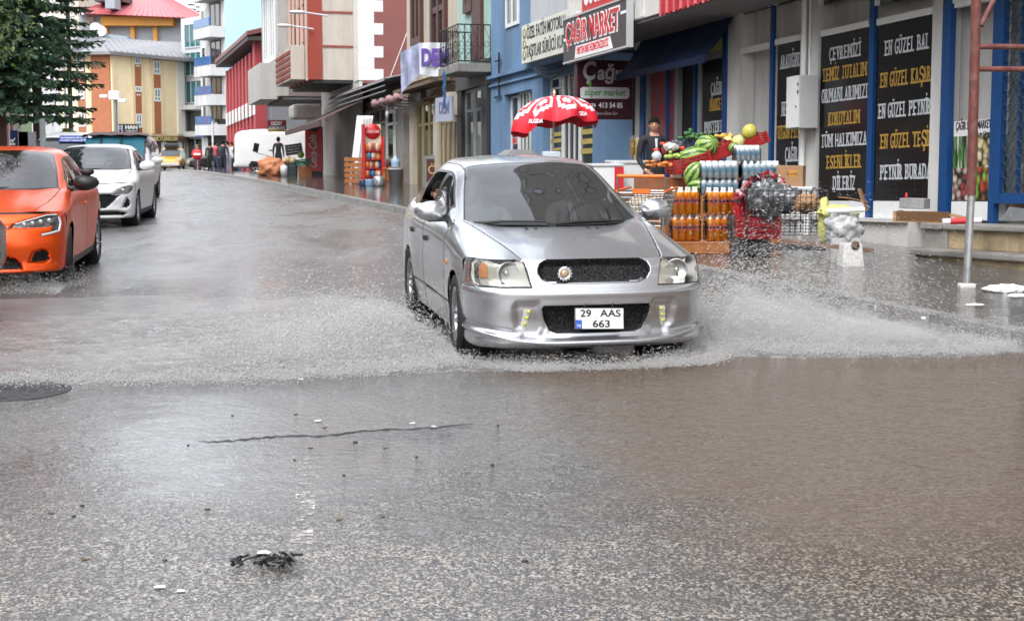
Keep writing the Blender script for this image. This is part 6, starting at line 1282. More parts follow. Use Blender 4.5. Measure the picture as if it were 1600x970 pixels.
for s, y, z in (('KÖMÜRCÜ', 1.555, 1.665), ('KARS NAKLİYE', 1.47, 1.59)): ob('lettering', MB().text(s, .055, Matrix.Translation((.31, y - .01, z)) @ Matrix.Rotation(R(42), 4, 'X'), w=.72, depth=.003, bold=.02), WHITE, bn)
for s_ in (-1, 1): car_mirror(T, s_ * 1.05, 1.18, 1.10, s_, WHP, sc=1.2)
YEL = paint('taxi yellow', (.62, .33, .02), 0, .3)
Yx = 92.0; c = at(263, 250, Yx)
T = van('yellow_taxi', 'yellow minivan taxi with a black roof box far down the street', 'taxi', (c.x, Yx, zg(Yx)), .12, MINI, .88, .16, YEL, mini_wins(), (.85, 3.5), .32, .08, (.14, .82, .66, .28, .2))
T.scale = (.86, .86, .86); mb = MB(); mb.cbox((0, 2.4, 2.0), (1.1, 1.6, .38)); ob('roof_box', mb, BLACK, T, bevel=.12); mb = MB(); mb.cbox((-.1, 1.95, 1.86), (.5, .2, .14)); ob('taxi_lamp', mb, mat('taxi lamp yellow', (.65, .40, .04), .4), T, bevel=.03)
mb = MB(); mb.box(-.85, .85, -.10, -.02, .42, .66); ob('bumper_band', mb, mat('pale bumper', (.5, .5, .48), .4), T, bevel=.03)
c = at(300, 250, 97)
DKC = paint('black car paint', (.02, .021, .023), .2, .22)
T = van('dark_suv', 'small black car with white roof parked crosswise at the street end', 'car', (c.x - .3, 97, zg(97)), R(-68), [(0, .32, .62, .70), (.06, .26, .84, .80), (.4, .24, .96, .86), (.95, .22, 1.04, .88), (1.1, .22, 1.08, .88), (1.7, .22, 1.54, .88), (2.1, .22, 1.60, .88), (3.3, .22, 1.58, .88), (3.9, .25, 1.3, .86), (4.0, .35, .9, .80)], .88, .18, DKC, [('windscreen', lambda y, z, ax, N: (y > 1.12) & (y < 1.66) & (ax < .74) & (N[..., 2] > .3)), ('side_window', lambda y, z, ax, N: (y > 1.45) & (y < 3.5) & (z > 1.05) & (z < 1.46) & (np.abs(N[..., 0]) > .6))], (.8, 3.3), .33, .08, (.12, .78, .62, .26, .2))
mb = MB(); mb.cbox((0, 2.6, 1.60), (1.3, 1.9, .06)); ob('roof_panel', mb, WHP, T, bevel=.025)
# panel van parked across
PV = [(0, .35, 1.9, .92), (.04, .30, 2.05, .96), (.25, .28, 2.18, .99), (.6, .28, 2.24, 1.0), (3.0, .28, 2.26, 1.0), (4.2, .28, 2.24, 1.0), (4.45, .28, 2.0, .99), (4.9, .28, 1.3, .97), (5.4, .30, 1.1, .93), (5.6, .35, .9, .85)]
c = at(366, 245, 70)
T = van('white_panel_van', 'white windowless panel van parked across the pavement behind the people', 'van', (c.x, 71, zg(70)), R(-90), PV, 1.0, .06, WHP, [('side_window', lambda y, z, ax, N: (y > 3.7) & (y < 4.55) & (z > 1.35) & (z < 1.95) & (np.abs(N[..., 0]) > .6)), ('windscreen', lambda y, z, ax, N: (y > 4.3) & (y < 4.95) & (N[..., 2] > .3) & (N[..., 1] > .2) & (z > 1.2)), ('trim', lambda y, z, ax, N: (z > .50) & (z < .68) & (ax > .9) & (y > 1.75) & (y < 4.0)), ('trim', lambda y, z, ax, N: (np.abs(z - 1.42) < .012) & (ax > .9) & (y < 3.6))], (1.15, 4.6), .36, .05, ex=11.0)
ob('door_handle', MB().cbox((1.0, 1.9, 1.2), (.03, .16, .05)), BLACK, T)
# dark car entering the picture at the left edge
T = van('dark_saloon', 'dark car whose rear wheel just shows at the left edge', 'car', (-5.27, 7.45, 0), .0, [(0, .32, .62, .74), (.06, .22, .76, .84), (.4, .20, .86, .88), (1.1, .2, .98, .89), (1.25, .2, 1.0, .89), (1.95, .2, 1.40, .89), (2.5, .2, 1.45, .89), (3.3, .22, 1.40, .88), (4.1, .25, 1.0, .86), (4.4, .35, .9, .80)], .89, .2, DKC, [('windscreen', lambda y, z, ax, N: (y > 1.28) & (y < 1.9) & (ax < .72) & (N[..., 2] > .3))], (.85, 3.4), .33, .06, (.12, .62, .66, .3, .16))
# ================================================================ GOODS, SIGNS AND STREET FURNITURE
def floor_at(px, py, z=PZ): return gnd(px, py, z)
CARD = mat('brown cardboard', (.33, .185, .09), .75, var=.12, scale=6, dirt=(.2, .1, .05), damt=.3); WOOD = mat('orange brown wood', (.36, .13, .035), .6, var=.25, scale=5); REDC = mat('red plastic crate', (.34, .018, .018), .4, var=.15)
# ---- bottles in shrink-wrapped packs
FANTA = mat('orange drink', (1.0, .30, .0), .2, spec=.3); FLAB = mat('orange drink label', (1.0, .23, .07), .35); NAVY = mat('navy label mark', (.03, .03, .20), .4); CLEAR = mat('clear bottle top', (.62, .60, .56), .12, spec=.8)
WTR = mat('clear water', (.62, .70, .75), .08, spec=.9); WLAB = mat('pale blue label', (.30, .56, .74), .35); CAPW = mat('white cap', (.75, .77, .80), .35)
FILM = glass('shrink film', (.985, .985, .985), film=(.8, .8, .8), famt=.0, rough=.1, refl=.35)
def bottle_parts(kind):
    if kind == 'fanta':
        b = MB(); b.lathe([(0, 0), (.040, .0), (.046, .012), (.046, .07), (.042, .085), (.046, .10), (.046, .20), (.042, .235), (.028, .268)], 12)
        b.mi = 1; b.lathe([(.028, .268), (.017, .292), (.015, .305)], 12); b.lathe([(.017, .303), (.017, .326), (0, .327)], 10)
        l = MB(); l.lathe([(.0467, .115), (.0472, .12), (.0472, .192), (.0467, .197)], 12); l.mi = 1
        for a in range(0, 360, 60): M = Matrix.Rotation(R(a), 4, 'Z'); l.add([(.0478, -.017, .145), (.0478, .017, .148), (.0478, .017, .175), (.0478, -.017, .172)], [(0, 1, 2, 3)], M=M)
        return (b, [FANTA, CLEAR]), (l, [FLAB, NAVY])
    b = MB(); b.lathe([(0, 0), (.029, 0), (.033, .01), (.033, .05), (.030, .06), (.033, .07), (.033, .14), (.027, .175), (.013, .195)], 10); b.mi = 1; b.lathe([(.015, .193), (.015, .212), (0, .213)], 8)
    l = MB(); l.lathe([(.0336, .078), (.034, .08), (.034, .125), (.0336, .128)], 10)
    return (b, [WTR, CAPW]), (l, [WLAB])
def pack(name, label, cat, loc, rz, kind, nx, ny, group):
    T = thing(name, label, cat, loc, rz, group); p = .094 if kind == 'fanta' else .068; h = .327 if kind == 'fanta' else .213
    (b, bm_), (l, lm) = bottle_parts(kind); first = None
    for i in range(nx):
        for j in range(ny):
            if first is None: o = first = ob('bottle', b, bm_, T); q = fl = ob('bottle_label', l, lm, o)
            else: o = first.copy(); COL.objects.link(o); o.parent = T; q = fl.copy(); COL.objects.link(q); q.parent = o
            o.location = ((i - (nx - 1) / 2) * p, (j - (ny - 1) / 2) * p, .002); o.rotation_euler = (0, 0, rnd.uniform(0, 6))
    w_, d_ = nx * p / 2 + .004, ny * p / 2 + .004; mb = MB(); rr = p * .45; ring = []
    for cx, cy, a0 in ((w_ - rr, d_ - rr, 0), (-w_ + rr, d_ - rr, 90), (-w_ + rr, -d_ + rr, 180), (w_ - rr, -d_ + rr, 270)):
        for k in range(5): a = R(a0 + 22.5 * k); ring.append((cx + rr * math.cos(a), cy + rr * math.sin(a)))
    mb.grid([[(x * s_, y * s_, z) for x, y in ring] for z, s_ in ((.0, .97), (.015, 1.0), (h * .70, 1.0), (h * .86, .94), (h * .90, .86))], True, True); ob('shrink_wrap', mb, FILM, T)
    return T
fy = 16.55; fp = lambda px, py: at(px, py, fy)
zb = fp(1071, 376).z
for px, py, wh in ((1071, 376, 'lower left'), (1126, 376, 'lower right'), (1070, 334.5, 'upper left'), (1126, 335, 'upper right')):
    c = fp(px, py); lab = {'lower left': 'orange soda six pack at the bottom of the stack nearest the silver car', 'lower right': 'orange soda pack at the bottom of the stack half hidden by spray', 'upper left': 'orange soda pack on top of the stack nearest the silver car', 'upper right': 'orange soda pack on top of the stack beside the red packets'}[wh]
    pack('soda_pack', lab, 'soda pack', (c.x, fy + .1, c.z), R(12) + rnd.uniform(-.05, .05), 'fanta', 4, 2, 'orange soda packs on the pavement')
s_ = fp(1098, 377); solo('pallet', MB().box(-.48, .48, -.22, .22, 0, .025).box(-.48, .48, -.22, -.12, -.12, -.002).box(-.48, .48, .12, .22, -.12, -.002), WOOD, 'low wooden pallet under the orange soda packs', 'pallet', (s_.x, fy + .1, s_.z - .026), R(12), bevel=.005)
wy = 18.2; wp = lambda px, py: at(px, py, wy)
for px, py, nx, lab in ((1122, 304, 6, 'water bottle pack in the lower layer behind the orange soda'), (1186, 304, 6, 'water bottle pack in the lower layer behind the packet pile'), (1122, 278, 6, 'water bottle pack in the upper layer next to the watermelons'), (1186, 278, 6, 'water bottle pack in the upper layer next to the cardboard box'), (1167, 252, 5, 'single water bottle pack on top of the water stack')):
    c = wp(px, py); t = pack('water_pack', lab, 'water pack', (c.x, wy + rnd.uniform(-.02, .04), c.z), R(5), 'water', nx, 3, 'shrink wrapped water packs'); t.scale = ((1.28, 1.2, 1.06) if nx == 6 else (1.02, 1.1, 1.0))
c = wp(1154, 330); solo('crate_base', MB().box(-.55, .55, -.2, .2, PZ - c.z, .215 - .001 + (wp(1154, 304).z - c.z - .22)).box(-.56, .56, -.21, .21, PZ - c.z, PZ - c.z + .04), WOOD, 'brown boards carrying the stack of water packs', 'crate', (c.x, wy + .05, c.z), R(5), bevel=.004)
# cardboard box on a white bench
c = at(1236, 291, 17.7)
T = thing('cardboard_box', 'closed brown cardboard box with orange mark standing right of the water packs', 'box', tuple(c), R(-20))
mb = MB(); mb.box(-.17, .17, -.14, .14, 0, .27); ob('box_body', mb, CARD, T, bevel=.004); mb = MB(); mb.box(-.172, .172, -.003, .003, .2702, .2712); ob('tape', mb, mat('brown tape', (.42, .26, .12), .3), T)
mb = MB(); mb.cbox((.04, -.1405, .17), (.10, .001, .085)); ob('printed_mark', mb, mat('orange print', (.55, .24, .03), .6), T)
mb = MB().text('Lida', .05, Matrix.Translation((.03, -.1415, .145)) @ Matrix.Rotation(R(90), 4, 'X'), w=.13, depth=.001, ital=.3); ob('printed_name', mb, mat('dark print', (.04, .02, .02), .6), T)
solo('white_bench', MB().box(-.5, .3, -.2, .2, -.05, 0).box(-.46, -.40, -.18, .18, -.62, -.05).box(.2, .26, -.18, .18, -.62, -.05), WHITEP, 'low white bench carrying the cardboard box', 'bench', (c.x, c.y, c.z - .001), R(-20), bevel=.005)
# ---- fruit: melons and crates
g = G('watermelon rind'); P = g.pos(); ang = g.N('ShaderNodeMath', operation='ARCTAN2'); xyz_ = g.xyz(P); g.put(ang.inputs[0], xyz_[1]); g.put(ang.inputs[1], xyz_[0])
nz = g.noise(P, 22, 4, .6); st_ = g.math('SINE', g.math('ADD', g.math('MULTIPLY', ang.outputs[0], 9), g.math('MULTIPLY', g.math('SUBTRACT', nz, .5), 6)))
RIND = g.out(g.pbr(g.mix(g.ramp(st_, -.1, .5), (.30, .42, .10), (.03, .10, .02)), .3))
YMEL = mat('yellow melon skin', (.50, .46, .08), .4, var=.2, scale=14, bump=.4, bscale=60); PMEL = mat('pale melon skin', (.62, .58, .22), .45, var=.2, scale=12)
def fruit(name, label, cat, c, r, m, rot=(0, 0, 0), group=None):
    o = solo(name, MB().sph((0, 0, 0), r, 24, 16), m, label, cat, c, group=group); o.rotation_euler = rot; return o
GM = 'melons on the fruit stall'
for px, py, Y, r, rot, lab in ((1104, 229, 19.2, (.165, .165, .195), (1.2, .5, .3), 'largest striped watermelon, on top beside the pale melons'), (1085, 243, 18.9, (.13, .13, .21), (1.4, .2, 1.5), 'striped watermelon lying lengthwise over the red crate edge'), (1086, 273, 18.3, (.15, .15, .19), (.5, .4, 0), 'striped watermelon squeezed left of the water packs'), (1090, 291, 18.25, (.13, .13, .15), (.9, 1.2, 0), 'lowest striped watermelon, half hidden left of the water packs')):
    fruit('watermelon', lab, 'watermelon', at(px, py, Y), r, RIND, rot, GM)
for px, py, Y, r, m, lab in ((1171, 206, 19.3, (.105, .105, .115), YMEL, 'round yellow melon on the edge of the upper red crate'), (1153, 222, 19.2, (.09, .09, .10), PMEL, 'pale yellow melon below the round yellow melon'), (1137, 222, 19.7, (.08, .08, .09), PMEL, 'pale melon just right of the largest watermelon'), (1146, 231, 19.0, (.07, .07, .08), RIND, 'small dark melon under the pale ones')):
    fruit('melon', lab, 'melon', at(px, py, Y), r, m, (.3, .5, 0), GM)
def crate(name, label, c, rz, ry, w_, d_, h_, m, group=None, fill=None):
    T = thing(name, label, 'crate', c, rz, group); T.rotation_euler = (0, ry, rz)
    mb = MB(); t = .012; mb.box(-w_ / 2, w_ / 2, -d_ / 2, d_ / 2, 0, t)
    for k in range(4):
        z0 = .02 + (h_ - .02) * k / 4; z1 = z0 + (h_ - .02) / 4 - .014
        for s_ in (-1, 1): mb.box(-w_ / 2, w_ / 2, s_ * d_ / 2 - t / 2, s_ * d_ / 2 + t / 2, z0, z1); mb.box(s_ * w_ / 2 - t / 2, s_ * w_ / 2 + t / 2, -d_ / 2 + t, d_ / 2 - t, z0, z1)
    for sx in (-1, 1):
        for sy in (-1, 1): mb.box(sx * w_ / 2 - .018, sx * w_ / 2 + .018, sy * d_ / 2 - .018, sy * d_ / 2 + .018, 0, h_ + .004)
    ob('crate_sides', mb, m, T); return T
GC = 'red crates of the fruit stall'
crate('fruit_crate', 'red crate tipped under the lying watermelon', at(1078, 265, 18.9), R(14), R(-16), .52, .36, .20, REDC, GC)
crate('fruit_crate', 'red crate carrying the largest watermelon', at(1119, 249, 19.3), R(14), R(-20), .56, .36, .20, REDC, GC)
crate('fruit_crate', 'highest red crate, under the round yellow melon', at(1175, 230, 19.4), R(14), R(-22), .40, .34, .16, REDC, GC)
crate('fruit_crate', 'red crate low behind the splash below the wire cart', at(1184, 372, 16.2), R(10), 0, .42, .3, .27, mat('red plastic crate deep', (.30, .012, .02), .4), GC)
mb = MB(); c = at(1040, 300, 18.6)
T = thing('display_table', 'stepped brown wooden table under the fruit crates', 'table', (c.x, 18.8, PZ), R(14))
mb = MB()
for k in range(13): mb.box(-.45 + .075 * k, -.45 + .075 * k + .062, -.34, -.32, .06, .44)
ob('slat_front', mb, WOOD, T); ob('table_top', MB().box(-.5, .62, -.36, .6, .44, .60).box(-.52, .64, -.38, .6, .60, .64), mat('brown table boards', (.28, .11, .05), .6, var=.2), T, bevel=.006)
ob('rear_step', MB().box(-.2, 1.3, .1, .7, .64, .86), MATS['brown table boards'], T); ob('leg', MB().box(-.49, -.43, -.31, .5, 0, .44).box(.55, .61, -.31, .5, 0, .44), MATS['brown table boards'], T)
# vegetables and bags on the table
veg = [('tomato_heap', 'heap of red vegetables in front of the boy', 1047, 235, 19.4, (.55, .06, .02), .035, 22, .2), ('pepper_heap', 'heap of orange peppers beside the boy\'s hand', 1026, 259, 18.8, (.62, .22, .05), .03, 18, .16), ('corn_heap', 'heap of pale green corn cobs left of the lying watermelon', 1058, 246, 19.0, (.35, .48, .10), .035, 18, .18), ('greens_heap', 'dark leafy greens behind the watermelons', 1084, 217, 19.9, (.04, .12, .03), .04, 26, .2), ('squash_heap', 'orange and yellow squash right of the largest watermelon', 1134, 216, 19.8, (.62, .38, .06), .035, 16, .16)]
for nm, lab, px, py, Y, col, r, n, sp_ in veg:
    mb = MB()
    for k in range(n): mb.sph((rnd.gauss(0, sp_ * .5), rnd.uniform(-.1, .1), abs(rnd.gauss(0, .035))), (r * rnd.uniform(.7, 1.5), r * rnd.uniform(.7, 1.3), r * rnd.uniform(.6, 1.0)), 8, 6)
    solo(nm, mb, mat(nm + ' skin', col, .45, var=.4, scale=9), lab, 'vegetables', at(px, py, Y))['kind'] = 'stuff'
def bag(name, label, c, r, m, seed, group=None, cat='bag'):
    q = random.Random(seed); ph = [q.uniform(0, 6) for _ in range(8)]
    def f(p):
        d = p.normalized() if p.length > 0 else p; k = 1 + .10 * math.sin(5 * d.x + ph[0]) * math.sin(6 * d.z + ph[1]) + .07 * math.sin(11 * d.y + 7 * d.z + ph[2]) + .04 * math.sin(19 * d.x - 13 * d.y + ph[3]) + .03 * math.sin(25 * d.z + 17 * d.x + ph[4]) - .06 * (1 - abs(math.sin(4.3 * d.x + 3.1 * d.y - 2.2 * d.z + ph[5]))) ** 3 - .05 * (1 - abs(math.sin(6.1 * d.z - 5 * d.x + 2 * d.y + ph[6]))) ** 4 - .025 * (1 - abs(math.sin(11 * d.y + 9 * d.z + ph[7]))) ** 4; return p * k
    return solo(name, MB().sph((0, 0, 0), r, *((52, 36) if max(r) > .1 else (16, 10)), f=f), m, label, cat, c, group=group)
PLB = mat('white plastic bag', (.55, .55, .54), .35, var=.15, bump=.6, bscale=14); GPB = mat('grey plastic bag', (.10, .105, .11), .16, spec=1.0, var=.5, scale=5, bump=1.0, bscale=11); DPB = mat('navy plastic bag', (.02, .025, .04), .3, bump=.6, bscale=14)
bag('plastic_bag', 'dark navy plastic bag behind the corn cobs', at(1062, 230, 19.5), (.20, .12, .11), DPB, 1); bag('plastic_bag', 'white plastic bag on the vegetable table', at(1048, 230, 19.2), (.11, .08, .06), PLB, 2); bag('plastic_bag', 'small pale blue bag before the boy', at(1026, 244, 18.8), (.07, .05, .07), mat('pale blue bag', (.5, .55, .62), .35), 3)
# ---- shopping cart with orange bars
WIRE = mat('dull steel wire', (.34, .34, .34), .35, .8); ORBAR = mat('orange cart plastic', (.72, .16, .02), .4)
c = at(1012, 380, 15.6); c.z = PZ
T = thing('shopping_cart', 'wire shopping cart with orange bars standing behind the silver car', 'cart', tuple(c), R(-18))
def basket(w0, w1, d0, d1, z0, z1, nx, nz, r=.004):
    mb = MB(); cor = lambda u, z: None
    def ring(z): k = (z - z0) / (z1 - z0); return (w0 + (w1 - w0) * k) / 2, (d0 + (d1 - d0) * k) / 2
    for i in range(nz + 1):
        z = z0 + (z1 - z0) * i / nz; a, b = ring(z); mb.tube([(-a, -b, z), (a, -b, z), (a, b, z), (-a, b, z)], r * (1.6 if i in (0, nz) else 1), 4, closed=True)
    a0, b0 = ring(z0); a1, b1 = ring(z1)
    for i in range(nx + 1):
        u = -1 + 2 * i / nx
        for s_ in (-1, 1): mb.tube([(a0 * u, s_ * b0, z0), (a1 * u, s_ * b1, z1)], r, 4, cap=False); mb.tube([(s_ * a0, b0 * u, z0), (s_ * a1, b1 * u, z1)], r, 4, cap=False)
        mb.tube([(a0 * u, -b0, z0), (a0 * u, b0, z0)], r, 4, cap=False)
    return mb
ob('basket', basket(.40, .52, .5, .72, .42, .80, 12, 7), WIRE, T)
mb = MB(); mb.tube([(-.27, -.40, .99), (.27, -.40, .99)], .022, 10); ob('handle', mb, ORBAR, T); mb = MB(); mb.tube([(-.28, -.38, .82), (-.28, .30, .84)], .016, 8); mb.tube([(.28, -.38, .82), (.28, .30, .84)], .016, 8); mb.cbox((.0, -.37, .82), (.2, .05, .05)); ob('orange_rail', mb, ORBAR, T)
mb = MB()
for s_ in (-1, 1): mb.tube([(s_ * .27, -.40, .99), (s_ * .27, -.36, .80), (s_ * .24, -.30, .44), (s_ * .24, -.34, .25), (s_ * .24, -.30, .10), (s_ * .22, .38, .10)], .012, 6)
ob('frame', mb, WIRE, T); ob('base_tray', MB().box(-.2, .2, -.26, .34, .26, .29), mat('brown tray', (.16, .075, .05), .6), T)
for x, y in ((-.24, -.3), (.24, -.3), (-.22, .36), (.22, .36)): ob('wheel', MB().lathe([(0, -.015), (.05, -.015), (.055, 0), (.05, .015), (0, .015)], 12, Matrix.Translation((x, y, .056)) @ Matrix.Rotation(R(90), 4, 'Y')), BLACK, T)
bag('plastic_bag', 'white bag of onions inside the orange barred cart', (c.x - .05, c.y + .05, PZ + .60), (.19, .2, .14), mat('cream net bag', (.50, .44, .34), .7, var=.3, scale=20, bump=.8, bscale=30), 4)
# ---- freezer with bread bags
c = at(985, 262, 21.0); z0 = at(985, 251, 21.0).z
T = thing('chest_freezer', 'white chest freezer with red stripe behind the car roof', 'freezer', (c.x - .05, 21.2, PZ), R(10)); hz = z0 - PZ
ob('cabinet', MB().box(-.25, .30, -.3, .3, .05, hz - .05), WHITEP, T, bevel=.02); ob('lid', MB().box(-.27, .32, -.32, .32, hz - .05, hz), mat('pale grey lid', (.55, .57, .58), .3), T, bevel=.015)
T = thing('red_freezer', 'low freezer with red and white front beside the white one', 'freezer', (at(948, 262, 20.6).x, 20.8, PZ), R(10)); hz2 = at(948, 256, 20.6).z - PZ
ob('cabinet', MB().box(-.27, .20, -.3, .3, .05, hz2 - .04), WHITEP, T, bevel=.02); ob('red_panel', MB().box(.06, .205, -.31, -.302, .08, hz2 - .05), REDL, T); ob('lid', MB().box(-.29, .22, -.32, .32, hz2 - .04, hz2), MATS['pale grey lid'], T, bevel=.015)
for k, px in enumerate((989, 997)):
    p = at(px, 231, 21.0); bag('bread_bag', ('brown wrapped loaf standing on the white freezer, nearer the maroon sign', 'golden wrapped loaf standing on the white freezer, nearer the boy')[k], (p.x, 21.1, p.z), (.045, .06, .17), mat(('brown wrapper', 'gold wrapper')[k], ((.17, .105, .03), (.33, .23, .09))[k], .3, var=.4, scale=12), 20 + k, cat='bread')
# ---- parasol over the pavement
c = at(866, 150, 23.0); T = thing('parasol', 'red and white swirled parasol with torn drooping panels', 'parasol', (c.x, 23.0, PZ)); top = c.z - PZ
def par(u, v): # u around, v 0 centre..1 rim
    a = 2 * math.pi * u; sag = .46 * v ** 1.9 + .05 * math.sin(a * 8 + 1.2) * v ** 2 * .7 + (.12 if math.cos(a - 3.3) > .5 else 0) * v ** 3 + .14 * max(0, math.cos(a - .1)) ** 3 * v ** 3; rr = (.74 - .055 * math.cos(a * 8)) * math.sin(v * 1.45)
    return Vector((rr * math.cos(a), rr * math.sin(a) * .9, top - sag + .10 * math.cos(a + .5) * v))
cl = {0: MB(), 1: MB()}; NU, NV = 72, 16
for i in range(NU):
    for j in range(NV):
        u, v = (i + .5) / NU, (j + .5) / NV; seg = (u * 8) % 1; ring_ = abs(math.hypot((seg - .5) * 1.5, (v - .48) * 1.6) - .48); k = 1 if (ring_ < .10 or (.72 < v < .78) or (math.hypot((seg - .5) * 1.5, (v - .52) * 1.6) < .2)) else 0
        cl[k].add([par(i / NU, j / NV), par((i + 1) / NU, j / NV), par((i + 1) / NU, (j + 1) / NV), par(i / NU, (j + 1) / NV)], [(0, 1, 2, 3)], True)
cn = ob('canopy', cl[0], mat('parasol red', (.62, .012, .03), .6, var=.1), T); ob('white_swirl', cl[1], mat('parasol white', (.72, .68, .70), .6), cn)
mb = MB(); mb.tube([(-.05, 0, .0), (0, 0, top + .04)], .018, 8); ob('pole', mb, mat('pale pole', (.6, .52, .45), .5), T); ob('finial', MB().sph((0, 0, top + .05), (.025, .025, .05), 10, 8), mat('cream finial', (.7, .6, .45), .5), T)
for a_, tx in ((-.9, 'ALGIDA'), (-2.0, 'ALGIDA')):
    p = par(a_ / (2 * math.pi) % 1, .93); M = Matrix.Translation(p + Vector((math.cos(a_) * .02, math.sin(a_) * .02, 0))) @ Matrix.Rotation(a_ + math.pi / 2, 4, 'Z') @ Matrix.Rotation(R(72), 4, 'X'); ob('lettering', MB().text(tx, .07, M, w=.26, depth=.003, bold=.02), WHITE, cn)
c = at(860, 247, 23.0); solo('water_pack_far', MB().box(-.16, .16, -.1, .1, 0, .12), WTR, 'pale blue wrapped bottle pack at the foot of the parasol', 'water pack', (c.x, 22.8, c.z), R(8), bevel=.03)
solo('stand_box', MB().box(-.2, .2, -.2, .2, PZ - c.z, -.001), WOOD, 'wooden box holding the parasol foot behind the car roof', 'box', (c.x, 22.9, c.z), R(8), bevel=.01)
c = at(808, 250, 24.0); zt_ = at(808, 234, 24.0).z
T = thing('metal_hood', 'grey sheet metal cabinet with a shallow hipped lid by the blue wall', 'cabinet', (c.x, 24.2, PZ), R(16)); h = zt_ - PZ
ob('cabinet', MB().box(-.18, .30, -.2, .2, 0, h - .12), mat('dull grey metal', (.22, .215, .21), .5, .3, var=.2), T, bevel=.01); ob('lid', MB().box(-.32, .36, -.34, .34, h - .12, h, taper=.55), MATS['dull grey metal'], T, bevel=.006)
# ---- wire cart full of bags
c = at(1228, 378, 16.0); T = thing('wire_cart', 'dark wire roll cart heaped with grey bags and packets', 'cart', (c.x, 16.1, PZ), R(-6)); zt_ = at(1228, 297, 16.1).z - PZ
mb = MB(); w_, d_ = .47, .26
for i in range(8): z = zt_ * (.35 + .65 * i / 7); mb.tube([(-w_, -d_, z), (w_, -d_, z), (w_, d_, z), (-w_, d_, z)], .0045, 4, closed=True)
for i in range(16):
    u = -w_ + 2 * w_ * i / 15
    for s_ in (-1, 1): mb.tube([(u, s_ * d_, zt_ * .35), (u, s_ * d_, zt_)], .0035, 4, cap=False)
ob('wire_sides', mb, mat('black wire', (.03, .03, .032), .4, .5), T)
for sx in (-1, 1):
    for sy in (-1, 1): ob('corner_post', MB().tube([(sx * w_, sy * d_, .05), (sx * w_, sy * d_, zt_ + .02)], .012, 6), MATS['black wire'], T)
ob('deck', MB().box(-w_, w_, -d_, d_, .10, .14), DARK, T)
bag('rubbish_bag', 'large shiny grey plastic bag in the wire cart, nearest the packets', at(1196, 312, 16.1), (.22, .2, .24), GPB, 5, 'grey bags in the wire cart'); bag('rubbish_bag', 'second grey plastic bag slumping in the middle of the wire cart', at(1228, 312, 16.1), (.22, .2, .16), GPB, 6, 'grey bags in the wire cart')
bag('paper_sack', 'crumpled brown paper sack on the right of the wire cart', at(1258, 318, 16.0), (.18, .18, .11), mat('brown paper', (.36, .20, .10), .8, var=.3, scale=9, bump=.8, bscale=14), 7)
mb = MB()
for k in range(90):
    u = rnd.random(); px = 1152 + 72 * u; py = 305 - 30 * math.sin(min(1, u * 1.15) * math.pi * .62) + rnd.uniform(-6, 9) + max(0, u - .6) * 18; p = at(px, py, 16.35 + rnd.uniform(-.1, .1)); mb.mi = rnd.choice((0, 0, 1, 2, 3)); mb.cbox(p - Vector((1.9, 16.3, .9)), (rnd.uniform(.05, .09), .03, rnd.uniform(.03, .05)), rz=rnd.uniform(-1, 1), ry=rnd.uniform(-.9, .9))
o = solo('packet_heap', mb, [mat('dark red packet', (.26, .02, .03), .3), mat('white packet', (.62, .6, .58), .35), mat('black packet', (.02, .02, .022), .3), mat('pink packet', (.5, .2, .2), .3)], 'heap of small red white and black packets on the grey bags', 'packets', (1.9, 16.3, .9)); o['kind'] = 'stuff'
c = at(1158, 336, 16.5); solo('red_box', MB().box(-.07, .07, -.1, .1, 0, .27), mat('bright red crate', (.55, .015, .03), .4), 'narrow bright red box between the soda packs and grey bags', 'box', tuple(c), R(8), bevel=.006)
c = at(1158, 337, 16.5); solo('dark_case', MB().box(-.14, .34, -.12, .12, PZ - c.z, -.003), mat('dark case', (.05, .045, .045), .5), 'dark case under the narrow red box', 'case', tuple(c), R(8), bevel=.01)
# ---- sacks, stool and rubbish right of the cart
c = at(1310, 332, 15.6); bag('yellow_sack', 'folded yellow green sack lying on the wrapped stack', tuple(c), (.24, .16, .085), mat('yellow sack', (.55, .55, .16), .6, var=.15, bump=.6, bscale=18), 8); bag('yellow_sheet', 'yellow plastic sheet hanging down beside the wire cart', at(1288, 345, 15.7), (.07, .08, .26), MATS['yellow sack'], 9, cat='sheet')
bag('wrapped_stack', 'stack wrapped in whitish plastic behind the white block', at(1318, 357, 15.4), (.21, .18, .20), mat('milky plastic', (.42, .42, .42), .25, var=.3, scale=7, bump=.8, bscale=12), 10, cat='stack'); mb = MB(); mb.tube([(-.2, 0, 0), (.22, 0, .02)], .028, 8); solo('white_roll', mb, WHITE, 'white roll lying on the wrapped stack', 'roll', tuple(at(1320, 330, 15.3)))
q_ = at(1318, 357, 15.4); solo('pale_crate', MB().box(-.17, .17, -.14, .14, PZ - q_.z, -.10), mat('milky plastic', (.42, .42, .42), .25), 'pale crate under the plastic wrapped stack', 'crate', tuple(q_), bevel=.01)
c = at(1329, 386, 14.9); T = solo('white_block', MB().box(-.125, .125, -.1, .1, 0, .255, taper=.80), mat('white worn block', (.62, .61, .59), .6, var=.1, dirt=(.3, .28, .25), damt=.5), 'white tapered plastic stool standing in the flooded pavement', 'stool', (c.x, 14.9, PZ), R(8), bevel=.012); ob('notch', MB().lathe([(0, 0), (.045, 0), (.05, .012), (0, .014)], 16, Matrix.Translation((.015, -.088, .24)) @ Matrix.Rotation(R(90), 4, 'X')), mat('rust stain', (.12, .06, .04), .8), T)
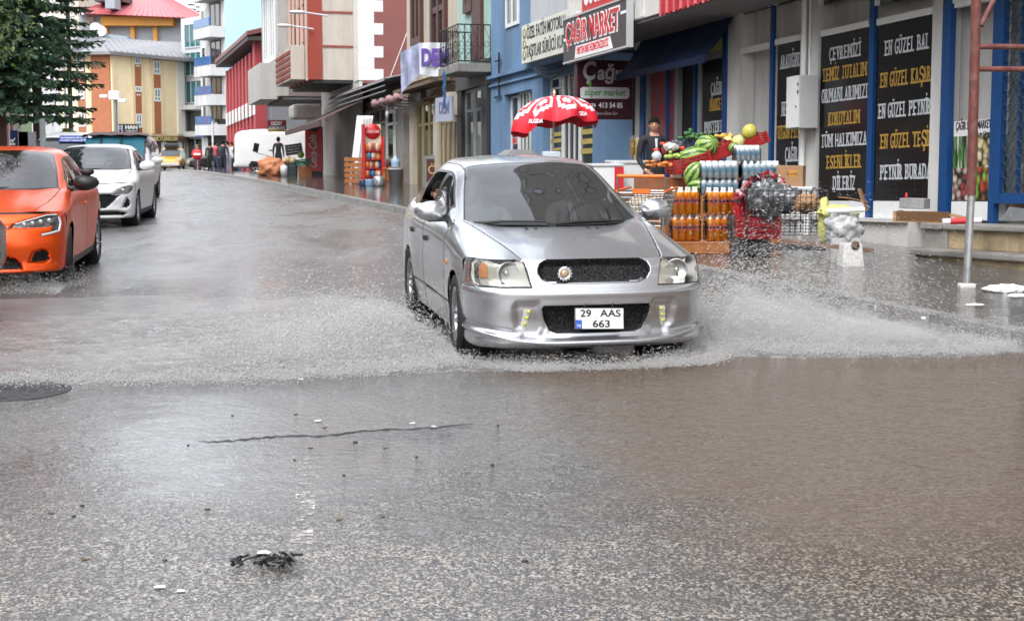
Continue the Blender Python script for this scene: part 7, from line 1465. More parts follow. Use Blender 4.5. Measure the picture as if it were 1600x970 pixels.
for k, (px, py, rz, ry) in enumerate(((1333, 312, .3, .2), (1349, 312, -.4, 1.2))):
    solo('cardboard_flap', MB().cbox((0, 0, 0), (.28, .22, .012), ry=ry, rz=rz), CARD, ('torn cardboard sheet lying flat under the black DİLERİZ panel', 'torn cardboard flap standing up beside the blue post')[k], 'cardboard', tuple(at(px, py, 15.9)), bevel=.002)
solo('plank', MB().cbox((0, 0, 0), (1.05, .08, .05), ry=R(6)), mat('wet brown plank', (.15, .085, .06), .5, var=.3), 'wet brown plank lying at the foot of the white stool', 'plank', tuple(at(1292, 384, 15.0)), bevel=.004)
# on the steps
c = at(1429, 326, 15.6); T = solo('concrete_block', MB().box(-.15, .15, -.09, .09, 0, .12), mat('grey concrete block', (.25, .25, .25), .85, var=.2, bump=.6), 'grey concrete block on the sill of the cheese window', 'block', (c.x, 15.6, c.z), R(-40), bevel=.008); solo('red_lighter', MB().lathe([(0, 0), (.014, 0), (.014, .07), (.008, .075), (.008, .09), (0, .09)], 10), REDL, 'tiny red bottle standing on the grey concrete block', 'bottle', tuple(at(1416, 313, 15.6)))
c = at(1447, 347, 15.2)
T = thing('cardboard_tray', 'flattened brown cardboard tray on the top stone step', 'cardboard', (c.x, 15.2, c.z), R(-30))
mb = MB(); mb.box(-.30, .26, -.14, .16, 0, .012); mb.add([(-.30, -.14, .012), (.26, -.14, .012), (.30, -.17, .13), (-.26, -.17, .13)], [(0, 1, 2, 3), (3, 2, 1, 0)]); mb.box(-.34, -.30, -.14, .16, 0, .12); ob('tray', mb, CARD, T); mb = MB(); mb.cbox((.42, .02, .06), (.34, .26, .012), ry=R(10)); ob('flap', mb, CARD, T)
c = at(1500, 346, 14.5); T = thing('red_tube', 'short red tube with white ends lying on the step edge', 'tube', tuple(c), R(-12)); mb = MB(); mb.tube([(-.10, 0, 0), (.14, 0, .012)], .035, 12); ob('tube', mb, REDL, T); mb = MB(); mb.tube([(-.18, 0, -.005), (-.10, 0, 0)], .033, 12); mb.tube([(.14, 0, .012), (.22, 0, .016)], .030, 12); ob('white_end', mb, WHITE, T)
c = at(1588, 345, 14.4); solo('slate_slab', MB().prism([(-.16, 0), (.3, 0), (.3, .10), (-.07, .15)], -.03, .03, Matrix.Rotation(R(90), 4, 'X')), mat('grey slate', (.15, .16, .165), .7, var=.2), 'grey slab leaning below the blue mesh door', 'slab', tuple(c))
# ---- meter cabinet on the wall
s0, s1 = mk(1229.5, 160, .36)[0], mk(1249.5, 160, .36)[0]; z0, z1 = mk(1240, 201, .36)[1], mk(1240, 119, .36)[1]
T = thing('meter_cabinet', 'white metal meter cabinet hung on the wall pipe beside the ARADIĞINIZ panel', 'cabinet', FO + FT * s0 + Vector((0, 0, z0)))
blk(T, 'cabinet', MM, mat('grey cabinet', (.50, .50, .50), .45, var=.06, dirt=(.3, .3, .3), damt=.3), [(s0, s1, .05, .36, z0, z1)], bevel=.008); d = blk(T, 'cabinet_door', MM, WHITEP, [(s0 + .012, s1 - .012, .361, .378, z0 + .012, z1 - .012)], bevel=.004)
blk(d, 'hinge', MM, BLACK, [(s1 - .03, s1 - .008, .379, .39, z0 + .5, z0 + .55), (s1 - .03, s1 - .008, .379, .39, z0 + .62, z0 + .66)]); blk(d, 'lock', MM, BLACK, [(s1 - .09, s1 - .06, .379, .384, z0 + .3, z0 + .33)])
# ---- rusty scaffold at the right edge
c = gnd(1510, 450, PZ); T = thing('scaffold_pole', 'rusty scaffold post with silver lower tube before the blue mesh door', 'post', (c.x, c.y, PZ)); Yp_ = c.y
RUST = mat('rusty red tube', (.13, .035, .028), .6, var=.4, scale=9, dirt=(.3, .2, .15), dscale=8, damt=.4); GALV = mat('galvanised tube', (.40, .40, .41), .35, .6, var=.3, scale=8, dirt=(.15, .12, .1), damt=.6)
pt = at(1517.5, 305, Yp_); tp = at(1527, -60, Yp_); loc_ = lambda p: tuple(p - T.location)
ob('silver_tube', MB().tube([(0, 0, 0), loc_(pt)], .036, 14), GALV, T); ob('rusty_tube', MB().tube([loc_(pt), loc_(tp)], .046, 14), RUST, T)
for y in (73, 108): a = at(1521, y, Yp_); mb = MB(); mb.tube([loc_(a), loc_(a + Vector((2.2, .25, .0)))], .026, 10); ob('crossbar', mb, RUST, T)
a, b = at(1533, 41, Yp_ + .3), at(1572, -40, Yp_ + .5); ob('brace', MB().tube([loc_(a), loc_(b)], .024, 10), RUST, T); ob('foot', MB().box(-.075, .075, -.05, .05, 0, .045), mat('white foot', (.6, .59, .56), .6), T, bevel=.015)
FOAM = mat('white foam scrap', (.78, .78, .77), .6, bump=.5, bscale=20)
for px, py, r, lab in ((1572, 452, (.20, .10, .045), 'large white foam scrap at the right edge of the pavement'), (1523, 476, (.08, .03, .012), 'small flat white scrap near the scaffold foot'), (1443, 497, (.02, .015, .012), 'tiny white scrap in the spray'), (1590, 462, (.10, .06, .02), 'thin white foam piece below the large one')):
    o = bag('foam_scrap', lab, gnd(px, py, PZ + .03), r, FOAM, int(px), 'white scraps on the flooded pavement', 'scrap')
# ---- things along the far pavement
def far(px, py, z=PZ): # pavement point, with the easing of the climb
    p = gnd(px, py, z)
    for _ in range(6): p = gnd(px, py, z + zg(p.y))
    return p
c = far(491, 275); k = c.y / FPX
T = thing('cola_fridge', 'tall red drinks fridge with white script on its side', 'fridge', tuple(c), R(6)); W_ = 27 * k / 2; H_ = 77 * k
ob('cabinet', MB().box(-W_, W_, 0, .7, .09 * H_, H_), mat('bright cola red', (.66, .012, .02), .35), T, bevel=.02); ob('foot_panel', MB().box(-W_ + .02, W_ - .02, .01, .68, 0, .088 * H_), BLACK, T)
ob('lettering', MB().text('Coca-Cola', .30, Matrix.Translation((.06, -.004, H_ * .5)) @ Matrix.Rotation(R(90), 4, 'Z').inverted() @ Matrix.Identity(4) if False else Matrix(((0, -1, 0, .10), (0, 0, -1, -.004), (1, 0, 0, H_ * .50), (0, 0, 0, 1))), w=H_ * .66, depth=.006, ital=.3, bold=.015), WHITE, T)
ob('top_label', MB().box(-W_ * .6, W_ * .5, -.006, -.001, H_ * .90, H_ * .96), DGREY, T)
c = far(583, 288); k = c.y / FPX
T = thing('snack_rack', 'red drinks brand rack hung with orange snack bags', 'rack', tuple(c), R(10)); W_ = 17 * k; H_ = 93 * k
ob('side_post', MB().box(-W_, -W_ + .09, -.2, .25, 0, H_).box(W_ - .09, W_, -.2, .25, 0, H_ * .80), MATS['cola red'], T); ob('header', MB().box(-W_ + .091, W_ * .75, .0, .05, H_ * .66, H_), mat('cream header', (.62, .52, .40), .5), T)
mb = MB(); mb.lathe([(0, .02), (.24, .02), (.25, .0)], 24, Matrix.Translation((0, -.01, H_ * .88)) @ Matrix.Rotation(R(90), 4, 'X')); rd = ob('round_badge', mb, MATS['cola red'], T); ob('lettering', MB().text('Coca-Cola', .1, Matrix.Translation((0, -.035, H_ * .86)) @ Matrix.Rotation(R(90), 4, 'X'), w=.40, depth=.004, ital=.3), WHITE, rd); ob('back_panel', MB().box(-W_ + .091, W_ - .091, .06, .1, .05, H_ * .66), DARK, T)
for q in range(4):
    z = H_ * (.60 - .145 * q); ob('shelf', MB().box(-W_ + .092, W_ - .092, -.18, .055, z - .10, z - .08), MATS['cola red'], T)
    mb = MB()
    for j in range(7): mb.mi = rnd.choice((0, 0, 1, 2, 3)); mb.sph((-W_ + .16 + j * (2 * W_ - .32) / 6, -.08 + rnd.uniform(-.05, .05), z + .04), (.075, .06, .13), 8, 6)
    ob('snack_bags', mb, [mat('orange snack bag', (.62, .19, .04), .3), mat('brown snack bag', (.25, .08, .05), .3), mat('pale snack bag', (.6, .5, .4), .3), mat('blue snack bag', (.06, .16, .32), .3)], T)
c = far(557, 288); k = c.y / FPX
for j in range(4):
    a = far(549 + 2.2 * j, 288) + Vector((0, .3 + .12 * j, 0)); b = at(563 + 5 * j, 181, a.y + .5); mb = MB(); d = b - a; w_ = .11; mb.add([(-w_, 0, 0), (w_, 0, 0), tuple(d + Vector((w_, 0, 0))), tuple(d + Vector((-w_, 0, 0))), (-w_, .04, 0), (w_, .04, 0), tuple(d + Vector((w_, .04, 0))), tuple(d + Vector((-w_, .04, 0)))], [(0, 1, 2, 3), (7, 6, 5, 4), (0, 4, 5, 1), (1, 5, 6, 2), (2, 6, 7, 3), (3, 7, 4, 0)])
    solo('plastic_profile', mb, WFRAME, 'long white plastic profile leaning among its row behind the orange pallet', 'panel', tuple(a), group='white profiles leaning by the snack rack')
def pallet_fence(name, label, px0, px1, pyb, pyt, nh):
    a, b = far(px0, pyb), far(px1, pyb); H_ = (pyb - pyt) * a.y / FPX; T = thing(name, label, 'pallet', tuple(a)); L_ = (b - a).length; M = Matrix.Rotation(math.atan2(b.y - a.y, b.x - a.x), 4, 'Z')
    for x in (0, L_ * .33, L_ - .08): ob('upright', MB(M).box(x, x + .09, 0, .08, 0, H_), WOOD, T)
    for i in range(nh): z = H_ * (i + .6) / nh; ob('board', MB(M).box(-.03, L_ + .03, -.025, -.002, z - .06, z + .06), WOOD, T)
pallet_fence('wood_pallet', 'orange brown wooden pallet standing before the white profiles', 540, 569, 288, 246, 5); pallet_fence('wood_pallet', 'orange brown wooden rail behind the gas bottle and bucket', 590, 628, 284, 260, 3)
c = far(618, 291); k = c.y / FPX; T = solo('grey_bucket', MB().lathe([(0, 0), (.17, 0), (.22, .5), (.235, .5), (.235, .54), (.22, .545), (.20, .5), (0, .45)], 20), mat('grey plastic', (.36, .38, .38), .4), 'grey plastic bin standing by the shop door', 'bin', tuple(c))
c = far(592, 291); T = thing('gas_cylinder', 'squat silver gas cylinder between blue cans and grey bin', 'gas cylinder', tuple(c)); ob('tank', MB().lathe([(0, 0), (.14, 0), (.175, .05), (.175, .22), (.13, .30), (0, .32)], 20), mat('silver tank', (.5, .5, .5), .35, .7), T); ob('collar', MB().lathe([(.07, .31), (.08, .40), (.07, .42), (.05, .40)], 14), mat('silver tank', (.5, .5, .5), .35, .7), T)
for px, zoff, col, lab in ((577.5, 0, (.25, .45, .45), 'pale teal can, the lower of the two left of the gas cylinder'), (577.5, .19, (.16, .25, .36), 'slate blue can stacked on the pale teal one'), (567, 0, (.02, .035, .09), 'navy bucket half behind the stacked cans')):
    c = far(px, 291, PZ + zoff); solo('paint_can', MB().lathe([(0, 0), (.11, 0), (.115, .02), (.115, .15), (.105, .185), (0, .187)], 16), mat('can ' + lab[:8], col, .4), lab, 'can', tuple(c), group='cans by the gas cylinder')
c = at(618, 262, far(618, 291).y + .25); solo('water_carboy', MB().lathe([(0, 0), (.13, 0), (.14, .03), (.13, .1), (.14, .13), (.14, .24), (.05, .32), (.045, .36), (0, .36)], 16), mat('blue carboy', (.32, .45, .60), .12), 'pale blue water carboy on the rail above the bin', 'bottle', tuple(c)); solo('carboy_shelf', MB().box(-.4, .25, -.1, .2, -.04, -.001).box(-.38, -.32, -.05, .15, -.75, -.04).box(.17, .23, -.05, .15, -.75, -.04), WOOD, 'small wooden shelf carrying the water carboy', 'shelf', tuple(c))
solo('red_bottle', MB().lathe([(0, 0), (.045, 0), (.05, .16), (.02, .24), (.018, .28), (0, .28)], 12), mat('dark red drink', (.2, .02, .03), .2), 'dark red bottle beside the water carboy', 'bottle', (c.x - .26, c.y, c.z))
# A-board
c = far(682, 292); k = c.y / FPX; T = thing('sidewalk_board', 'grey framed folding board with gold letters ÖZ on brown', 'sign board', tuple(c), R(6)); W_ = 19 * k; H_ = 47 * k
ob('frame', MB().box(-W_, -W_ + .07, 0, .05, 0, H_).box(W_ - .07, W_, 0, .05, 0, H_).box(-W_ + .07, W_ - .07, 0, .05, H_ - .08, H_).box(-W_ * .4, W_ * .4, .01, .04, H_, H_ + .07), mat('grey board frame', (.20, .23, .25), .5), T, bevel=.01); pn = ob('brown_panel', MB().box(-W_ + .07, W_ - .07, .01, .03, .05, H_ - .08), mat('brown board', (.09, .022, .015), .5), T); ob('lettering', MB().text('ÖZ', .26, Matrix.Translation((0, .006, H_ - .52)) @ Matrix.Rotation(R(90), 4, 'X'), w=.5, depth=.004), mat('gold letters', (.65, .42, .2), .5), pn); ob('rear_leg', MB().box(-W_, W_, .35, .39, 0, .1).cbox((0, .2, H_ * .5), (W_ * 1.6, .03, H_ * .98), rx=R(14)), MATS['grey board frame'], T)
# far fruit stand
c = far(447, 275); k = c.y / FPX
bag('orange_tarp', 'crumpled orange tarpaulin draped over the far fruit stand', (c.x - .55, c.y, c.z + .34), (.62, .4, .42), mat('orange tarpaulin', (.62, .25, .12), .6, var=.2, bump=.6, bscale=5), 30, cat='tarpaulin')
for dx, dz, w_, h_, m, lab in ((.15, 0, .50, .55, mat('dark green crate', (.02, .04, .035), .5), 'dark green crate at the foot of the far fruit stand'), (.75, .42, .55, .28, mat('emerald crate', (.01, .16, .09), .5), 'emerald crate tilted against the red fridge'), (.8, .0, .5, .40, WOOD, 'orange brown crate under the emerald crate'), (.35, .86, .6, .45, BLACK, 'black crate highest on the far fruit stand')):
    crate('fruit_crate', lab, (c.x + dx, c.y + .1, c.z + dz), 0, R(-8) if dz else 0, w_, .4, h_, m, 'crates of the far fruit stand')
for dx, dz, col, lab in ((.10, .66, (.55, .36, .12), 'tan melon on the dark green crate'), (.28, .62, (.6, .5, .3), 'cream melon beside the tan melon'), (.62, .86, (.22, .40, .04), 'green melon above the emerald crate')): fruit('melon', lab, 'melon', (c.x + dx, c.y - .02, c.z + dz), .14, mat('far melon ' + lab[:5], col, .5), group='melons of the far fruit stand')
c2 = far(446, 276); solo('white_tub', MB().lathe([(0, 0), (.13, 0), (.15, .3), (.14, .42), (.06, .46), (0, .47)], 14), WHITEP, 'white tub standing before the dark green crate', 'tub', (c2.x, c2.y - .3, c2.z))
# traffic sign, poles, lamps
Yn = 76.0; c = at(308, 241, Yn); T = thing('no_entry_sign', 'round red no entry sign on a thin post at the street end', 'traffic sign', (c.x, Yn, zg(Yn)))
ob('disc', MB().lathe([(0, .03), (.30, .03), (.30, 0), (0, 0)], 24, Matrix.Translation((0, 0, c.z - zg(Yn))) @ Matrix.Rotation(R(90), 4, 'X')), mat('sign disc red', (.60, .015, .02), .4), T); ob('white_bar', MB().box(-.2, .2, -.036, -.031, c.z - zg(Yn) - .055, c.z - zg(Yn) + .055), WHITE, T); ob('post', MB().tube([(0, .04, 0), (0, .04, c.z - zg(Yn) + .3)], .03, 6), GALV, T)
def pole(name, label, px, py0, Y, r, m, z0=None):
    a = at(px, py0, Y); return solo(name, MB().tube([(0, 0, 0), (0, 0, a.z - zg(Y) - PZ)], [r, r * .8], 10), m, label, 'pole', (a.x, Y, zg(Y) + PZ))
pole('white_pole', 'thin white pole before the blue shop sign at the street end', 332, 190, 80, .07, mat('pole white', (.6, .6, .6), .5)); pole('concrete_pole', 'pale grey post standing left of the navy tent', 66, 186, 38, .10, mat('pole grey', (.30, .34, .34), .7, var=.3)); pole('dark_pole', 'tall dark lamp post rising past the spruce branches', 103.5, -60, 45, .085, mat('pole dark', (.07, .075, .085), .5))
c = at(178, 152, 90); T = thing('camera_pole', 'grey camera pole with white surveillance cameras before the peach block', 'pole', (c.x, 90, zg(90))); hh = c.z - zg(90); ob('post', MB().tube([(0, 0, 0), (.1, 0, hh)], [.16, .12], 10), mat('pole slate', (.2, .2, .21), .5), T); ob('camera_box', MB().cbox((.05, -.1, hh + .1), (.7, .4, .6)), WHITEP, T, bevel=.12)
for s_ in (-1, 1): ob('camera', MB().cbox((s_ * .62, -.2, hh + .05 - .3 * (s_ > 0)), (.5, .3, .22)), WHITEP, T, bevel=.06)
c = at(98, 31, 100); T = thing('street_lamp', 'double armed street lamp with white heads left of the peach block', 'street lamp', (c.x, 100, zg(100))); hh = c.z - zg(100); ob('post', MB().tube([(0, 0, 0), (0, 0, hh)], [.12, .07], 8), MATS['pole slate'], T)
for s_, dx, dz in ((-1, -.75, .25), (1, .95, .28)): ob('arm', MB().tube([(0, 0, hh), (dx, 0, hh + dz)], .045, 6), MATS['pole slate'], T); ob('lamp_head', MB().cbox((dx * 1.35, 0, hh + dz * 1.3), (.66, .3, .14), ry=R(-8 * s_)), WHITE, T, bevel=.05)
# navy tent, poster stand, notice board on the left
Yt_ = 44.0; c = at(108, 200, Yt_); T = thing('navy_tent', 'dark navy pop up tent with a peaked roof behind the parked cars', 'tent', (c.x, Yt_, zg(Yt_) + PZ)); b0 = T.location.z
ax_, ex0, ex1 = 0, at(60, 216, Yt_).x - c.x, at(158, 216, Yt_).x - c.x; ze_ = at(100, 217, Yt_).z - b0; za_ = c.z - b0
mb = MB(); cs_ = [(ex0, -1.2, ze_), (ex1, -1.2, ze_), (ex1, 1.2, ze_), (ex0, 1.2, ze_)]; mid = lambda p, q, k: tuple(Vector(p).lerp(Vector(q), k) - Vector((0, 0, .12 * math.sin(math.pi * k))))
for i in range(4):
    a, b = cs_[i], cs_[(i + 1) % 4]; G_ = [[mid(Vector(a).lerp(Vector(b), u), (0, 0, za_), v) for u in np.linspace(0, 1, 7)] for v in np.linspace(0, 1, 8)]; mb.grid(G_)
TENT = mat('navy tent cloth', (.022, .028, .045), .6, var=.2); ob('canopy', mb, TENT, T); mb = MB()
for i in range(4): a, b = Vector(cs_[i]), Vector(cs_[(i + 1) % 4]); mb.quad(a, b, b - Vector((0, 0, .28)), a - Vector((0, 0, .28)))
ob('valance', mb, TENT, T)
for x, y, z in cs_: ob('leg', MB().tube([(x, y, 0), (x, y, z)], .03, 6), GALV, T)
Yb_ = 33.0; a, b = at(15.5, 204, Yb_), at(27, 204, Yb_); z0 = zg(Yb_) + PZ; zt_ = a.z - z0; T = thing('poster_stand', 'tall navy poster with white letters behind the orange car', 'poster', (a.x, Yb_, z0)); w_ = b.x - a.x
ob('panel', MB().box(0, w_, 0, .04, .1, zt_), mat('navy poster', (.012, .02, .10), .5), T); ob('lettering', MB().text('DÖNER', .12, Matrix(((0, -1, 0, w_ * .65), (0, 0, -1, -.003), (1, 0, 0, zt_ * .55), (0, 0, 0, 1))), w=zt_ * .7, depth=.003, bold=.02), WHITE, T)
for px, w_, col, lab in ((31, .10, (.5, .35, .25), 'thin beige board right of the navy poster'), (36, .12, (.62, .6, .56), 'white board between the beige and grey boards'), (43, .20, (.3, .32, .34), 'grey board nearest the dark tree trunk')): p = at(px, 206, 34.5); solo('display_board', MB().box(-w_, w_, 0, .05, 0, p.z - PZ), mat('board ' + lab[:12], col, .6), lab, 'board', (p.x, 34.5, PZ), group='boards standing behind the orange car')
p = at(104.5, 208, 43.5); T = thing('yellow_notice', 'small notice with yellow square on the dark lamp post before the tent', 'notice', tuple(p)); ob('sheet', MB().box(-.14, .14, 0, .02, -.17, .15), mat('pale notice', (.5, .5, .5), .6), T); ob('yellow_square', MB().box(-.07, .07, -.008, -.002, -.02, .13), mat('yellow square', (.5, .42, .03), .6), T)
# ---- things lying on the road
c = gnd(32, 611); T = thing('manhole_cover', 'dark round manhole cover sunk in the wet road', 'manhole cover', (c.x - .04, c.y, -.002)); ob('ring', MB().lathe([(.29, 0), (.29, .0055), (.335, .0055), (.335, 0)], 40), mat('cast iron', (.03, .03, .031), .4, .4, bump=.6), T)
mb = MB(); mb.lathe([(0, .0045), (.285, .0045)], 40)
for k in range(20):
    a = rnd.uniform(0, 6.28); q = .26 * math.sqrt(rnd.random()); mb.box(q * math.cos(a) - .02, q * math.cos(a) + .02, q * math.sin(a) - .008, q * math.sin(a) + .008, .0045, .007)
ob('lid', mb, MATS['cast iron'], T)
g = G('worn white paint'); P = g.pos(); n = g.noise(P, 26, 5, .7); n2 = g.noise(P, 4, 3); pb_ = g.pbr(g.mix(n2, (.52, .47, .40), (.68, .66, .62)), .3); tr = g.N('ShaderNodeBsdfTransparent'); mx = g.N('ShaderNodeMixShader'); g.put(mx.inputs[0], g.ramp(g.math('ADD', n, g.math('MULTIPLY', n2, .6)), .80, 1.02)); g.t.links.new(tr.outputs[0], mx.inputs[1]); g.t.links.new(pb_, mx.inputs[2]); LINEP = g.out(mx.outputs[0])
a, b = gnd(480, 716), gnd(467, 862); mb = MB(); mb.grid([[(a.x + (b.x - a.x) * k / 10 + dx, a.y + (b.y - a.y) * k / 10, .004) for dx in (-.035, .05)] for k in range(11)][::-1]); solo('lane_marking', mb, LINEP, 'short worn white lane marking on the wet road', 'road marking', kind='structure')
# broken asphalt edge
e = [(310, 690), (370, 688), (430, 684), (490, 681), (560, 676), (630, 671), (690, 667), (740, 664)]; mb = MB(); P = []
for k in range(57):
    i = min(k // 8, 6); u = k / 8 - i; px, py = e[i][0] + (e[i + 1][0] - e[i][0]) * u, e[i][1] + (e[i + 1][1] - e[i][1]) * u; q = gnd(px, py + 1.2 * math.sin(k * .31) + rnd.uniform(-1.0, 1.0)); h = .007 * math.sin(math.pi * k / 56) ** .6 * rnd.uniform(.3, 1.3); P.append([(q.x, q.y + .06, -.002), (q.x, q.y + .012, h * .7), (q.x, q.y, h), (q.x, q.y - .008, -.002)])
mb.grid(P); solo('asphalt_ridge', mb, mat('dark broken asphalt', (.028, .028, .030), .35, var=.4, scale=30, bump=.8, bscale=80), 'dark broken asphalt edge running across the wet road', 'road', kind='structure')
c = gnd(424, 886); mb = MB()
for k in range(30):
    a = rnd.uniform(0, 6.28); p = Vector((rnd.gauss(0, .060), rnd.gauss(0, .026), .006)); L_ = rnd.uniform(.03, .10); pts = [p + Vector((math.cos(a + j * rnd.uniform(-.4, .4)) * L_ * j / 4, math.sin(a) * L_ * j / 7, .012 * math.sin(j) + .006 + rnd.uniform(0, .02))) for j in range(5)]; mb.tube(pts, [.008, .007, .006, .004, .002], 4)
solo('black_rag', mb, mat('wet black strands', (.010, .010, .011), .4), 'tangled black rubber scrap lying on the wet road', 'scrap', tuple(c))
for k, (px, py, r) in enumerate(((412, 864, (.028, .02, .010)), (497, 657, (.02, .012, .006)), (247, 501, (.02, .014, .010)), (645, 661, (.016, .008, .005)), (678, 666, (.014, .008, .005)), (470, 592, (.016, .010, .006)), (250, 916, (.022, .013, .004)), (283, 922, (.016, .010, .003)))):
    bag('paper_scrap', ('white paper scrap touching the black rubber scrap', 'white scrap beyond the broken asphalt edge', 'white scrap amid the left splash', 'first of two white bits on the broken asphalt edge', 'second white bit on the broken asphalt edge', 'white bit at the rim of the left splash', 'flat pale scrap near the lower left corner', 'smaller pale scrap beside the flat one')[k], gnd(px, py, .006), r, FOAM, 50 + k, 'white scraps on the road', 'scrap')
for k in range(13):
    p = gnd(rnd.uniform(20, 900), rnd.uniform(620, 950), .003); r = rnd.uniform(.005, .010); bag('dark_pebble', 'small dark pebble on the wet road', p, (r * 1.3, r, r * .6), mat('dark pebble', (.03, .027, .025), .5), 80 + k, 'dark pebbles on the road', 'pebble')
for k in range(8):
    p = gnd(rnd.uniform(60, 700), rnd.uniform(590, 900), .003); bag('fallen_leaf', 'small brown leaf lying on the wet road', p, (.014, .011, .003), mat('brown leaf', (.11, .065, .03), .5), 120 + k, 'brown leaves on the road', 'leaf')
# ================================================================ PEOPLE
SKIN = mat('skin', (.42, .22, .145), .5, var=.08, scale=12); HAIR = mat('dark hair', (.008, .006, .005), .9, bump=1.0, bscale=90, spec=.15)
def skinned(joints, edges, sub=1):
    """one continuous body grown over a skeleton: joints {name: (pos, radius)}"""
    names = list(joints); bm = bmesh.new(); lay = bm.verts.layers.skin.verify(); vs = {}
    for n in names:
        v = bm.verts.new(joints[n][0]); r = joints[n][1]; v[lay].radius = r if isinstance(r, tuple) else (r, r); vs[n] = v
    vs[names[0]][lay].use_root = True
    for a, b in edges: bm.edges.new((vs[a], vs[b]))
    me = bpy.data.meshes.new('skeleton'); bm.to_mesh(me); bm.free(); o = bpy.data.objects.new('skeleton', me); COL.objects.link(o)
    m = o.modifiers.new('s', 'SKIN'); m.use_smooth_shade = True; s = o.modifiers.new('d', 'SUBSURF'); s.levels = sub; s.render_levels = sub
    dg = bpy.context.evaluated_depsgraph_get(); dg.update(); r = bpy.data.meshes.new_from_object(o.evaluated_get(dg)); bpy.data.objects.remove(o); bpy.data.meshes.remove(me)
    return r
def head_mesh(mb, M, s=1.0, nose=1.0):
    def f(q):
        x, y, z = q; k = 1.0
        if z < 0: x *= 1 - .30 * (-z / .12) ** 1.4; y = y * (1 - .12 * (-z / .12)) - .006 * (-z / .12)
        fr = max(0, -y / .10)
        if fr > .55:
            y -= nose * .022 * math.exp(-((x / .011) ** 2) - (((z + .012) / .020) ** 2)); y -= .006 * math.exp(-((x / .022) ** 2) - (((z + .057) / .010) ** 2)); y += .010 * (math.exp(-(((abs(x) - .032) / .014) ** 2) - (((z - .012) / .012) ** 2))); y -= .008 * math.exp(-((x / .02) ** 2) - (((z + .092) / .014) ** 2)); y -= .004 * math.exp(-(((abs(x) - .03) / .02) ** 2) - (((z - .034) / .009) ** 2))
        return Vector((x, y, z))
    mb.sph((0, 0, 0), (.076 * s, .098 * s, .118 * s), 40, 36, M, f=lambda q: f(q / s) * s)
    for e in (-1, 1): mb.sph((e * .078 * s, .008 * s, -.004 * s), (.010 * s, .022 * s, .032 * s), 8, 8, M)
def person(label, loc, rz, h=1.72, top=(.02, .02, .022), legs=(.03, .04, .08), shoe=(.03, .03, .03), pose=None, cat='person', group=None, hair=True, detail=False, skirt=0, turn=0.0, slim=1.0, shirt=None, hood=False):
    T = thing('person', label, cat, loc, rz, group); J = {}
    sh, hp = .108 * slim, .052 * slim
    J['pelvis'] = ((0, 0, .525), .072 * slim); J['waist'] = ((0, 0, .60), .068 * slim); J['chest'] = ((0, -.004, .715), .082 * slim); J['neckb'] = ((0, .004, .80), .048); J['neck'] = ((0, 0, .845), .030); J['skull'] = ((0, -.006, .895), .036)
    for e, n in ((-1, 'r'), (1, 'l')):
        J['sh' + n] = ((e * sh, 0, .79), .038); J['el' + n] = ((e * (sh + .028), .015, .635), .028); J['wr' + n] = ((e * (sh + .030), -.02, .50), .019); J['ha' + n] = ((e * (sh + .026), -.03, .45), .018)
        J['hi' + n] = ((e * hp, 0, .50), .056); J['kn' + n] = ((e * (hp + .006), -.008, .275), .038); J['an' + n] = ((e * (hp + .008), .008, .045), .026); J['to' + n] = ((e * (hp + .018), -.075, .018), .020)
    if pose:
        for k, p in pose.items(): J[k] = (p, J[k][1])
    E = [('pelvis', 'waist'), ('waist', 'chest'), ('chest', 'neckb'), ('neckb', 'neck'), ('neck', 'skull')]
    for n in 'rl': E += [('neckb', 'sh' + n), ('sh' + n, 'el' + n), ('el' + n, 'wr' + n), ('wr' + n, 'ha' + n), ('pelvis', 'hi' + n), ('hi' + n, 'kn' + n), ('kn' + n, 'an' + n), ('an' + n, 'to' + n)]
    J = {k: (Vector(p) * h, r * h) for k, (p, r) in J.items()}
    if detail: # five fingers on each hand
        for n, e in (('r', -1), ('l', 1)):
            b = J['ha' + n][0]; d = (J['ha' + n][0] - J['wr' + n][0]).normalized(); side = Vector((0, -1, 0)) if abs(d.y) < .8 else Vector((0, 0, 1)); side = (side - d * side.dot(d)).normalized(); pn = d.cross(side)
            for i, (L_, off) in enumerate(((.07, .026), (.08, .009), (.074, -.009), (.058, -.026))):
                a = f'f{n}{i}'; J[a + 'a'] = (b + d * .035 + side * off, .0095); J[a + 'b'] = (b + d * (.035 + L_ * .5) + side * off * 1.05 + pn * .012 * e, .0085); J[a + 'c'] = (b + d * (.035 + L_ * .85) + side * off + pn * .034 * e, .0075); E += [('ha' + n, a + 'a'), (a + 'a', a + 'b'), (a + 'b', a + 'c')]
            J[f't{n}a'] = (b + side * .035, .011); J[f't{n}b'] = (b + side * .055 + d * .04, .009); E += [('ha' + n, f't{n}a'), (f't{n}a', f't{n}b')]
    me = skinned(J, E, 2 if detail else 1); kinds = {'hand': [], 'leg': [], 'foot': [], 'top': [], 'head': []}
    segs = []
    for a, b in E:
        k = 'top'
        if a.startswith('an'): k = 'foot'
        elif a[:2] in ('hi', 'kn') or b[:2] == 'hi': k = 'leg'
        elif a.startswith('ha') or b.startswith('ha') or a[0] in 'ft' and a not in ('to',) and len(a) > 2 and a[1] in 'rl': k = 'hand'
        elif b in ('neck', 'skull'): k = 'head'
        elif a == 'pelvis': k = 'hip'
        segs.append((J[a][0], J[b][0], k))
    ms = {'top': mat('cloth %.2f %.2f %.2f' % top, top, .8, var=.2, scale=8, bump=.3, bscale=25), 'leg': mat('trousers %.2f %.2f %.2f' % legs, legs, .8, var=.2, scale=8, bump=.3, bscale=25), 'foot': mat('shoe %.2f' % shoe[0], shoe, .5), 'hand': SKIN, 'head': SKIN}
    names = list(ms); mats = [ms[k] for k in names]; vs = [tuple(v.co) for v in me.vertices]; mb = MB(); mb.v = vs
